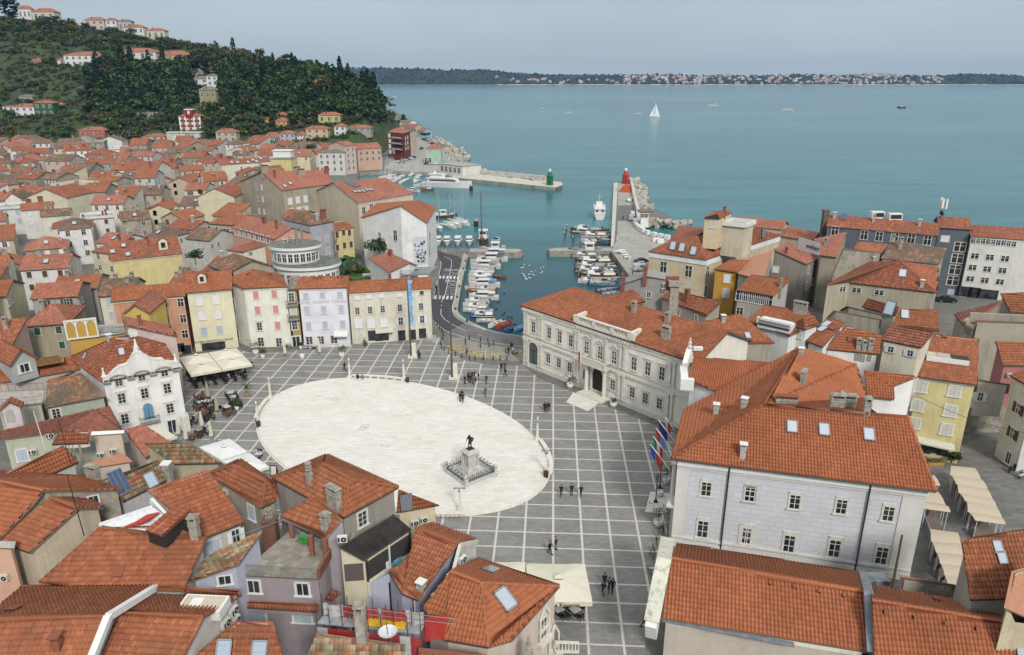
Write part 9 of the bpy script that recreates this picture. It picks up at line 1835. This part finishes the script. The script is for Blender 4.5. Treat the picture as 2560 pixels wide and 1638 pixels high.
canopy([G('Z',*p,3.1) for p in ((130,707),(670,698),(742,1052),(150,1060))],CANV,'large ivory cafe canopy beside the gothic corner house',.8,.5); canopy([G('Z',*p,3.1) for p in ((-330,690),(120,682),(125,1060),(-330,1060))],CANV,'second ivory cafe canopy partly hidden by the orange roof',.8,.5)
me=text_mesh('Mestna Kavarna',.62,plain('brown_lettering',(.09,.05,.02),.5)); o=bpy.data.objects.new('awning_lettering',me); COL.objects.link(o); q=G('Z',440,1058,3.1); o.location=q+Vt((0,-.06,-.27)); o.rotation_euler=(R(90),0,0); tag(o,'dark lettering on the front edge of the large ivory cafe canopy','lettering')
q=[G('R',*p,3.2) for p in ((1630,612),(1755,585),(1948,718),(1842,752))]; mb=MB(); mb.face(q); mb.face([v-Vt((0,0,.1)) for v in q][::-1]); mb.seg(q[3],q[2],.1,.4); tag(mb.obj('awning',CANV,None,q[0]),'ivory awning below the blue balcony door of the white baroque house','awning')
def parasol(fr,x,y,h,l,m=None):
 p=G(fr,x,y); root=empty('closed_parasol',p,l,'parasol','closed parasols of the square cafes'); mb=MB(); prof=[(.06,h*.28),(.30,h*.3),(.27,h*.45),(.2,h*.7),(.12,h*.93),(0,h)]
 for (r0,z0),(r1,z1) in zip(prof,prof[1:]):
  for i in range(16):
   a0,a1=2*math.pi*i/16,2*math.pi*(i+1)/16; f=lambda r,a,i:Vt((r*(1-.3*(i%2))*mcos(a),r*(1-.3*(i%2))*msin(a),0)); mb.face([p+f(r0,a0,i)+Vt((0,0,z0)),p+f(r0,a1,i+1)+Vt((0,0,z0)),p+f(r1,a1,i+1)+Vt((0,0,z1)),p+f(r1,a0,i)+Vt((0,0,z1))])
 mb.obj('fabric',m or CANV,root); mb=MB(); mb.tube(p,p+Vt((0,0,h*.35)),.05,.05,6); mb.box(p+Vt((0,0,.08)),(1.2,1.2,.16)); mb.obj('stand',[GREYM],root)
CANB=plain('beige_canvas',(.44,.38,.27),.8,0,.05)
for fr,x,y,h,l,m in (('S',375,660,3.9,'rear beige closed parasol among the dark cafe tables',CANB),('S',475,825,4.,'middle beige closed parasol among the dark cafe tables',CANB),('S',305,985,3.4,'pale closed parasol left of the two front ones',CANV),('S',410,1110,3.5,'pale closed parasol nearest the white canopy',CANV),('S',125,1140,3.4,'pale closed parasol near the cafe wall',CANV),('S',40,1080,3.3,'pale closed parasol right at the buttress',CANV),('L',1242,1348,4.2,'closed parasol in front of the cream corner house',CANV),('L',1632,1332,4.2,'closed parasol in front of the lilac hotel',CANV)): parasol(fr,x,y,h,l,m)
TB={}
def furn(kind,m):
 k=(kind,m.name)
 if k in TB: return TB[k]
 r=[]
 if kind=='table': mb=MB(); mb.box((0,0,.74),(.95,.95,.05)); r.append(('table_top',mb.mesh('table_top',[m]))); mb=MB(); mb.tube((0,0,0),(0,0,.72),.04,.04,6); mb.box((0,0,.03),(.5,.5,.05)); r.append(('leg',mb.mesh('leg',[DARK])))
 else:
  mb=MB(); mb.box((0,0,.45),(.48,.48,.06)); r.append(('seat',mb.mesh('seat',[m]))); mb=MB(); mb.box((0,.23,.72),(.48,.05,.5)); r.append(('backrest',mb.mesh('backrest',[m])))
  for a in (-.2,.2):
   for b in (-.2,.2): mb=MB(); mb.box((a,b,.22),(.045,.045,.45)); r.append(('leg',mb.mesh('leg',[m])))
 TB[k]=r; return r
def put(kind,p,rz,m,lab,group):
 root=empty(kind,p,lab,kind,group,rz)
 for nm,me in furn(kind,m): inst(nm,me,root,(0,0,0))
DK=plain('dark_rattan',(.022,.02,.02),.8); RB=plain('red_brown_wood',(.13,.055,.035),.7); WT=plain('light_grey_plastic',(.5,.5,.5),.5)
def cafes():
 g='dark chairs of the left cafe'
 for k in range(7):
  a=G('S',575+k*16,600+k*25); b=G('S',668+k*12,585+k*24); put('chair',a,R(100),DK,'dark chair in the left hand stack of the double row',g+' double row'); put('chair',b,R(-80),DK,'dark chair in the right hand stack of the double row',g+' second row')
  if k%2==0: put('table',(a+b)/2,R(20),WT if k<3 else DK,['pale table at the far end of the double row','second table between the double rows of chairs','third table between the double rows of chairs','nearest table of the double row'][k//2],'tables of the left cafe')
 T=[(280,625,RB,'long reddish table beside the rear beige parasol'),(285,700,WT,'pale table near the cafe wall'),(355,690,WT,'round pale table between chairs'),(275,745,RB,'barrel like brown table near the wall'),(420,760,DK,'dark table left of the middle parasol'),(585,755,WT,'pale table right of the middle parasol'),(605,810,RB,'square red brown table at the front right of the cafe'),(345,810,RB,'red brown table in the middle of the left cafe'),(365,865,DK,'dark table behind the pale parasols'),(170,915,DK,'dark barrel table at the buttress'),(300,1040,DK,'dark table among folded wooden chairs'),(200,1080,RB,'brown table at the lower left of the cafe')]
 for x,y,m,l in T:
  p=G('S',x,y); put('table',p,random.uniform(0,1),m,l,'tables of the left cafe')
  for a in (0,1.6,3.1,4.7): q=p+Vt((mcos(a)*.85,msin(a)*.85,0)); put('chair',q,a-R(90),DK if m is not RB else RB,'chair at the '+l.split(' ')[0]+' '+l.split(' ',1)[1],None if 0 else 'chairs around the '+l)
 for x,y,l in ((985,1200,'white table before the cream corner house'),(1105,1192,'white table right of the potted bush'),(1250,1215,'white table next to the left parasol'),(1490,1225,'white table left of the right hand parasol'),(1565,1235,'white table beside the right hand parasol'),(1590,1205,'white table behind the right hand parasol'),(1712,1200,'white table before the hotel entrance')):
  p=G('L',x,y); put('table',p,0,WT,l,'white tables in front of the hotel')
  for a in (.4,2.4,3.9): q=p+Vt((mcos(a)*.8,msin(a)*.8,0)); put('chair',q,a-R(90),WT,'pale chair at the '+l,'chairs at the '+l)
 for i,(x,y) in enumerate(((580,1170),(425,1165))):
  p=G('Z',x,y); put('table',p,R(35),WT,['white table under the edge of the large ivory canopy','half hidden white table under the large ivory canopy'][i],'tables under the large ivory canopy')
  for a in (.6,2.2,3.8,5.3): q=p+Vt((mcos(a)*.9,msin(a)*.9,0)); put('chair',q,a-R(90),DK,'dark chair at the '+['white table under the edge','half hidden white table'][i]+' of the large canopy','chairs under the large canopy, table %s'%['one','two'][i])
 for j in range(5):
  for i in range(6):
   p=sub([v-Vt((0,0,3)) for v in P],(i+.6)/6.3,(j+.9)/5.6)+Vt((0,-.5,0));
   if (i+j)%2: put('table',p,0,DK,'dark table in the shade under the four ivory canopies','tables under the four ivory canopies')
   else: put('chair',p,R(90*(i%4)),DK,'dark chair in the shade under the four ivory canopies','chairs under the four ivory canopies')
 for i,(x,y,c) in enumerate(((130,440,'blue'),(210,440,'white'),(260,435,'black'),(395,400,'grey'),(605,400,'white'),(660,360,'navy'),(790,350,'black'))): person('S',x,y,'guest in %s seated under the front edge of the ivory canopies'%c+(', far left' if i==0 else ', second from left' if i==1 else ', near the middle' if i==4 else ', at the right end' if i==6 else ''),'sit',c,150+i*20)
 g='beige market stall canopies'; rows=[('in the middle row',[((1745,556),(1935,573),(1985,662),(1740,630)),((1745,632),(1990,668),(2040,742),(1790,705)),((1800,710),(2035,745),(2078,822),(1810,780)),((1815,782),(2080,826),(2120,905),(1865,850)),((1880,852),(2100,880),(2162,985),(1888,940)),((1890,942),(2160,990),(2192,1045),(1950,1012))]),('beside the palace corner',[((1435,620),(1595,632),(1645,720),(1500,700)),((1540,770),(1630,775),(1690,880),(1520,850)),((1520,855),(1705,890),(1730,942),(1515,912))]),('at the metal barrier',[((1570,1088),(1790,1118),(1815,1205),(1580,1188)),((1585,1192),(1820,1210),(1835,1300),(1620,1280)),((1625,1285),(1835,1305),(1838,1395),(1655,1375)),((1660,1380),(1838,1400),(1840,1490),(1690,1470)),((1690,1475),(1845,1495),(1850,1600),(1725,1590))])]
 on=['farthest','second','third','fourth','fifth','nearest']
 for l,Q in rows:
  for i,qd in enumerate(Q):
   v=[G('V',*p,2.7) for p in qd]; c=sum(v,Vt((0,0,0)))/4; v=[c+(w_-c)*1.06 for w_ in v]; nn='nearest' if i==len(Q)-1 else on[i]; root=empty('market_stall',(c.x,c.y,0),nn+' beige market stall canopy '+l,'market stall',g); mb=MB(); n=5
   for j in range(n):
    f=lambda t:Vt((0,0,.15*msin(math.pi*t))); a,b=v[0].lerp(v[3],j/n)+f(j/n),v[1].lerp(v[2],j/n)+f(j/n); a2,b2=v[0].lerp(v[3],(j+1)/n)+f((j+1)/n),v[1].lerp(v[2],(j+1)/n)+f((j+1)/n); mb.face([a,b,b2,a2]); mb.face([a2-Vt((0,0,.03)),b2-Vt((0,0,.03)),b-Vt((0,0,.03)),a-Vt((0,0,.03))])
   mb.obj('fabric',plain('beige_stall_canvas',(.52,.44,.33),.8,0,.06),root)
   for a in v[:4]: mb=MB(); q=a.lerp(Vt((c.x,c.y,2.7)),.18); mb.tube((q.x,q.y,0),(q.x,q.y,2.7),.04,.04,5); mb.obj('leg',WHITE,root)
   mb=MB(); mb.box((c.x,c.y,.5),((v[1]-v[0]).length*.6,1.,1.),0,Matrix.Rotation(math.atan2((v[1]-v[0]).y,(v[1]-v[0]).x),3,'Z')); mb.obj('counter',plain('stall_counter',(.22,.17,.14)),root)
 for x,y,l in ((1485,530,'left orange plant box before the yellow restaurant house'),(1605,548,'right orange plant box before the yellow restaurant house')):
  p=G('V',x,y); root=empty('plant_box',p,l,'plant box'); mb=MB(); mb.box(p+Vt((0,0,.25)),(2.2,.6,.5)); mb.obj('box',plain('ochre_box',(.42,.22,.06)),root); mb=MB(); leaves(np.array([[p.x+rng.uniform(-1,1),p.y+rng.uniform(-.3,.3),.5+rng.uniform(0,.6)] for i in range(160)]),.08,mb); mb.obj('plants',LEAF['dark'],root)
 A,B_=G('V',1500,1005),G('V',1710,1600); mb=MB(); mb.seg(A+Vt((0,0,1.)),B_+Vt((0,0,1.)),.15,.1); mb.seg(A+Vt((0,0,.5)),B_+Vt((0,0,.5)),.04,.9); tag(mb.obj('metal_barrier',plain('grey_green_metal',(.24,.28,.27),.5,.2),None,A),'long grey green metal barrier along the market stalls','barrier')
 mb=MB(); o2_=[at_y('V',1560,-10,112),at_y('V',2354,290,84)]; a,b=G('Q',1120,1030,9.8),G('Q',2420,1470,9.); n=14; pr=a
 for i in range(1,n+1): t=i/n; q=a.lerp(b,t)-Vt((0,0,1.2*msin(math.pi*t)*.6)); mb.tube(pr,q,.03,.03,4,0,False); pr=q
 tag(mb.obj('overhead_cable',DARK,None,a),'black overhead cable crossing in front of the yellow house','cable')
 for x,y,l,rz in ((2250,605,'black scooter parked at the white plastered house',.5),(2330,650,'white scooter at the right edge of the market square',.6)):
  p=G('V',x,y); root=empty('scooter',p,l,'scooter',None,rz);
  for xx in (-.6,.6): mb=MB(); mb.tube((xx,-.06,.27),(xx,.06,.27),.27,.27,12); inst('wheel',mb.mesh('wheel',[DARK]),root,(0,0,0))
  m=pm('white') if 'white s' in l else DK; mb=MB(); mb.box((-.35,0,.6),(.75,.32,.35),0,None,.8); mb.box((.1,0,.35),(.5,.3,.1)); mb.box((.5,0,.7),(.12,.35,.7)); mb.tube((.5,-.3,1.05),(.5,.3,1.05),.03,.03,5); inst('body',mb.mesh('body',[m]),root,(0,0,0)); mb=MB(); mb.box((-.35,0,.82),(.65,.28,.1)); inst('saddle',mb.mesh('saddle',[DARK]),root,(0,0,0))
 for i,(x,y) in enumerate(((1390,430),(1345,455),(1330,520),(1305,600),(1290,660),(1265,810))):
  p=G('Z',x,y); root=empty('bicycle',p,['dark bicycle parked at the palace corner, nearest its plinth','second dark bicycle leaning at the palace corner','bicycle in the middle of the row by the mossy parapet','fourth bicycle by the mossy parapet','fifth bicycle, just left of the mossy parapet','last bicycle, half hidden by the mossy parapet'][i],'bicycle','bicycles by the mossy parapet',R(70+i*8))
  for xx in (-.52,.52):
   mb=MB()
   for k in range(14): a,b=2*math.pi*k/14,2*math.pi*(k+1)/14; mb.tube((xx+.33*mcos(a),0,.34+.33*msin(a)),(xx+.33*mcos(b),0,.34+.33*msin(b)),.025,.025,4,0,False)
   inst('wheel',mb.mesh('wheel',[DARK]),root,(0,0,0))
  mb=MB(); F_=[((-.52,.34),(-.1,.3)),((-.1,.3),(-.2,.85)),((-.2,.8),(.38,.85)),((-.1,.3),(.4,.8)),((.52,.34),(.38,.95)),((-.52,.34),(-.2,.8))]
  for (a,b),(c,d) in F_: mb.tube((a,0,b),(c,0,d),.022,.022,5)
  mb.tube((.38,-.25,.98),(.38,.25,.98),.02,.02,5); inst('frame',mb.mesh('frame',[DARK]),root,(0,0,0)); mb=MB(); mb.box((-.22,0,.9),(.24,.14,.06)); inst('saddle',mb.mesh('saddle',[DARK]),root,(0,0,0))
cafes()
pot_tree('L',905,1290,3.,'large leafy shrub in a pot before the cream corner house','dark',.6,w=1.1); pot_tree('L',985,1335,1.8,'smaller potted shrub beside the large one','dark',.45); pot_tree('L',1430,1340,0,'empty round stone planter between the two parasols'); pot_tree('L',1878,1318,2.4,'green potted tree near the beige house','green',.55); pot_tree('L',1415,1235,1.2,'small dark shrub beside the narrow ochre house','dark',.3)
pot_tree('S',808,595,2.4,'potted palm standing alone left of the white oval','green',.4,palm=True,potm=plain('clay_pot',(.33,.22,.14))); pot_tree('S',690,745,2.2,'leafy potted plant among the dark cafe chairs','green',.4)
pot_tree('N',702,1215,2.2,'potted olive tree at the town hall wall left of the entrance','olive',.62); pot_tree('N',1192,1430,1.2,'spiky plant in a white pot right of the town hall entrance','dark',.62,w=.7); pot_tree('U',1205,1120,2.8,'potted olive tree farther along the palace front','olive',.5); pot_tree('U',1125,1270,0,'white empty urn between the palace front lamps'); pot_tree('Z',1347,345,3.,'potted olive tree nearest the camera at the palace front','olive',.62)
for fr,x,y,l in (('U',1128,1192,'black street lamp beside the palace, the farther one'),('U',1082,1345,'black street lamp beside the palace, the nearer one')):
 p=G(fr,x,y); root=empty('street_lamp',p,l,'street lamp'); mb=MB(); mb.lathe(p,[(0,0),(.35,0),(.3,.15),(.12,.5),(.07,.8),(.05,3.3),(.12,3.4),(0,3.4)],10); mb.obj('post',DARK,root); mb=MB(); mb.lathe(p,[(.1,3.4),(.24,3.9),(.28,3.95),(.1,4.15),(0,4.3)],8); mb.obj('lantern',plain('lantern_glass',(.12,.13,.12),.3),root)
mb=MB(); mb.prism([tuple(G('U',*q)) for q in ((1022,1228),(1235,1245),(1200,1475),(960,1455))],.004,.12); tag(mb.obj('entrance_slab',WSTONE),kind='structure')
for x,y in ((1120,1110),(1145,1150),(1175,1190),(1200,1225),(1215,1270),(1205,1320),(1185,1370),(1228,1435),(1200,1408),(1280,1475),(1465,1340),(1510,1310),(1635,1330),(1470,1370),(1635,1405),(1720,1345),(1785,1368),(1735,1395),(1425,1520),(1355,1498),(1515,1540),(1575,1545),(1670,1545),(1780,1545),(1860,1545),(1935,1545)):
 p=G('M',x,y); mb=MB(); mb.lathe(p,[(0,0),(.11,0),(.09,.9),(.12,.95),(.06,1.05),(0,1.08)],8); tag(mb.obj('bollard',DARK,None,p),'thin black bollard between the square and the harbour road','bollard','black bollards along the harbour road')
for i in range(7): p=G('M',[1487,1467,1442,1398,1372,1355,1482][i],[345,425,515,715,835,970,1110][i],.02); mb=MB(); mb.lathe(p,[(0,0),(.22,0),(.16,.4),(.26,.5),(0,.55)],8); tag(mb.obj('mooring_bollard',DARK,None,p),'black iron mooring bollard on the inner quay edge','bollard','iron mooring bollards on the inner quay')
def sculpture():
 mb=MB();
 for i in range(26):
  t=i/25; p=G('M',965+t*175,1255+t*125+msin(t*7)*8); q=p+Vt((0,.2,1.3+.5*msin(t*9))); mb.tube(p,q,.03,.03,4);
  if i: mb.tube(pq,q,.03,.03,4); mb.tube(pp,q,.02,.02,4)
  pp,pq=p,q
 tag(mb.obj('wire_sculpture',WHITE,None,G('M',965,1255)),'white wire frame sculpture on the paving before the beige house','sculpture')
 p=G('X',760,212,.02); root=empty('sign_board',p,'black framed cafe sign board standing at the edge of the white oval','sign board'); M=Matrix.Rotation(R(-8),3,'Z')
 for s in (-1,1): mb=MB(); Mx=M@Matrix.Rotation(R(12*s),3,'X'); mb.box(p+Vt((0,s*.18,.75)),(.95,.05,1.5),0,Mx); mb.box(p+Vt((0,s*.18,.8))+Mx@Vt((0,s*.03,0)),(.75,.03,1.2),1,Mx); mb.obj('panel',[DARK,CANV],root)
 p=G('S',945,1290,.01); put('table',p,0,WT,'small round white table beside the bending person','tables of the left cafe')
 for i in range(5): p=G('H',[925,945,968,990,880][i],[1048,1072,1100,1125,1060][i]); mb=MB(); mb.box(p+Vt((0,0,.8)),(2.,1.1,.1)); [mb.box(p+Vt((a,b,.4)),(.08,.08,.8)) for a in (-.9,.9) for b in (-.45,.45)]; tag(mb.obj('fish_table',WHITE,None,p),['farthest','second','third','nearest','leftmost'][i]+' white table on the quay beside the fishing boats','table')
 for i,(x,y) in enumerate(((870,905),(940,895),(1020,895),(1095,895),(1170,895),(915,1115),(1010,1130))): p=G('H',x,y); mb=MB(); mb.lathe(p,[(0,0),(.3,0),(.2,.9),(.28,1.1),(0,1.2)],8); tag(mb.obj('quay_bollard',CONCL,None,p),'pale stone bollard on the wide quay','bollard','pale bollards on the wide quay')
 for fr,x,y,h,l in (('G',1332,655,4.5,'slim lamp post half way along the outer mole'),('H',1422,620,4.5,'curved lamp post at the beach breakwater'),('H',878,690,5,'lamp post on the mole near the passenger boat'),('G',490,610,5,'dark lamp post on the far marina quay')):
  p=G(fr,x,y); mb=MB(); mb.tube(p,p+Vt((0,0,h)),.09,.06,6); mb.seg(p+Vt((-.4,0,h)),p+Vt((.4,0,h)),.2,.15); tag(mb.obj('lamp_post',GREYM,None,p),l,'lamp post')
 a,b=G('I',1895,660,13.5),G('I',2160,740,13.5); mb=MB(); mb.face([a-Vt((0,0,.5)),b-Vt((0,0,.5)),b+Vt((0,0,2.4)),a+Vt((0,0,2.4))]); mb.face([b+Vt((0,.1,-.5)),a+Vt((0,.1,-.5)),a+Vt((0,.1,2.4)),b+Vt((0,.1,2.4))]);
 o=tag(mb.obj('banner',WHITE,None,a),'white advertising banner with dark letters on scaffold poles between roofs','banner'); d=(b-a).normalized(); me=text_mesh('weber',1.7,DARK); t=inst('lettering',me,o,a.lerp(b,.68)-a+Vt((d.y*.08,-d.x*.08,.9))); t.rotation_euler=(R(90),0,math.atan2(d.y,d.x))
 for i in range(8): p=a.lerp(b,i/7); mb=MB(); mb.tube(p+Vt((0,.3,-1)),p+Vt((0,.3,3.4)),.05,.05,5); mb.obj('scaffold_pole',plain('rusty_steel',(.13,.09,.075),.6,.3),o)
sculpture()
def haze():
 m=bpy.data.materials.new('haze'); m.use_nodes=True; N=m.node_tree.nodes; N.remove(N['Principled BSDF']); v=N.new('ShaderNodeVolumePrincipled')
 v.inputs['Color'].default_value=(.30,.58,1.,1); v.inputs['Density'].default_value=.00006; v.inputs['Anisotropy'].default_value=.2
 m.node_tree.links.new(v.outputs[0],N['Material Output'].inputs['Volume'])
 mb=MB(); mb.box((0,2350,66),(15000,5600,144.),0); o=mb.obj('haze',m); tag(o,kind='stuff')
haze()
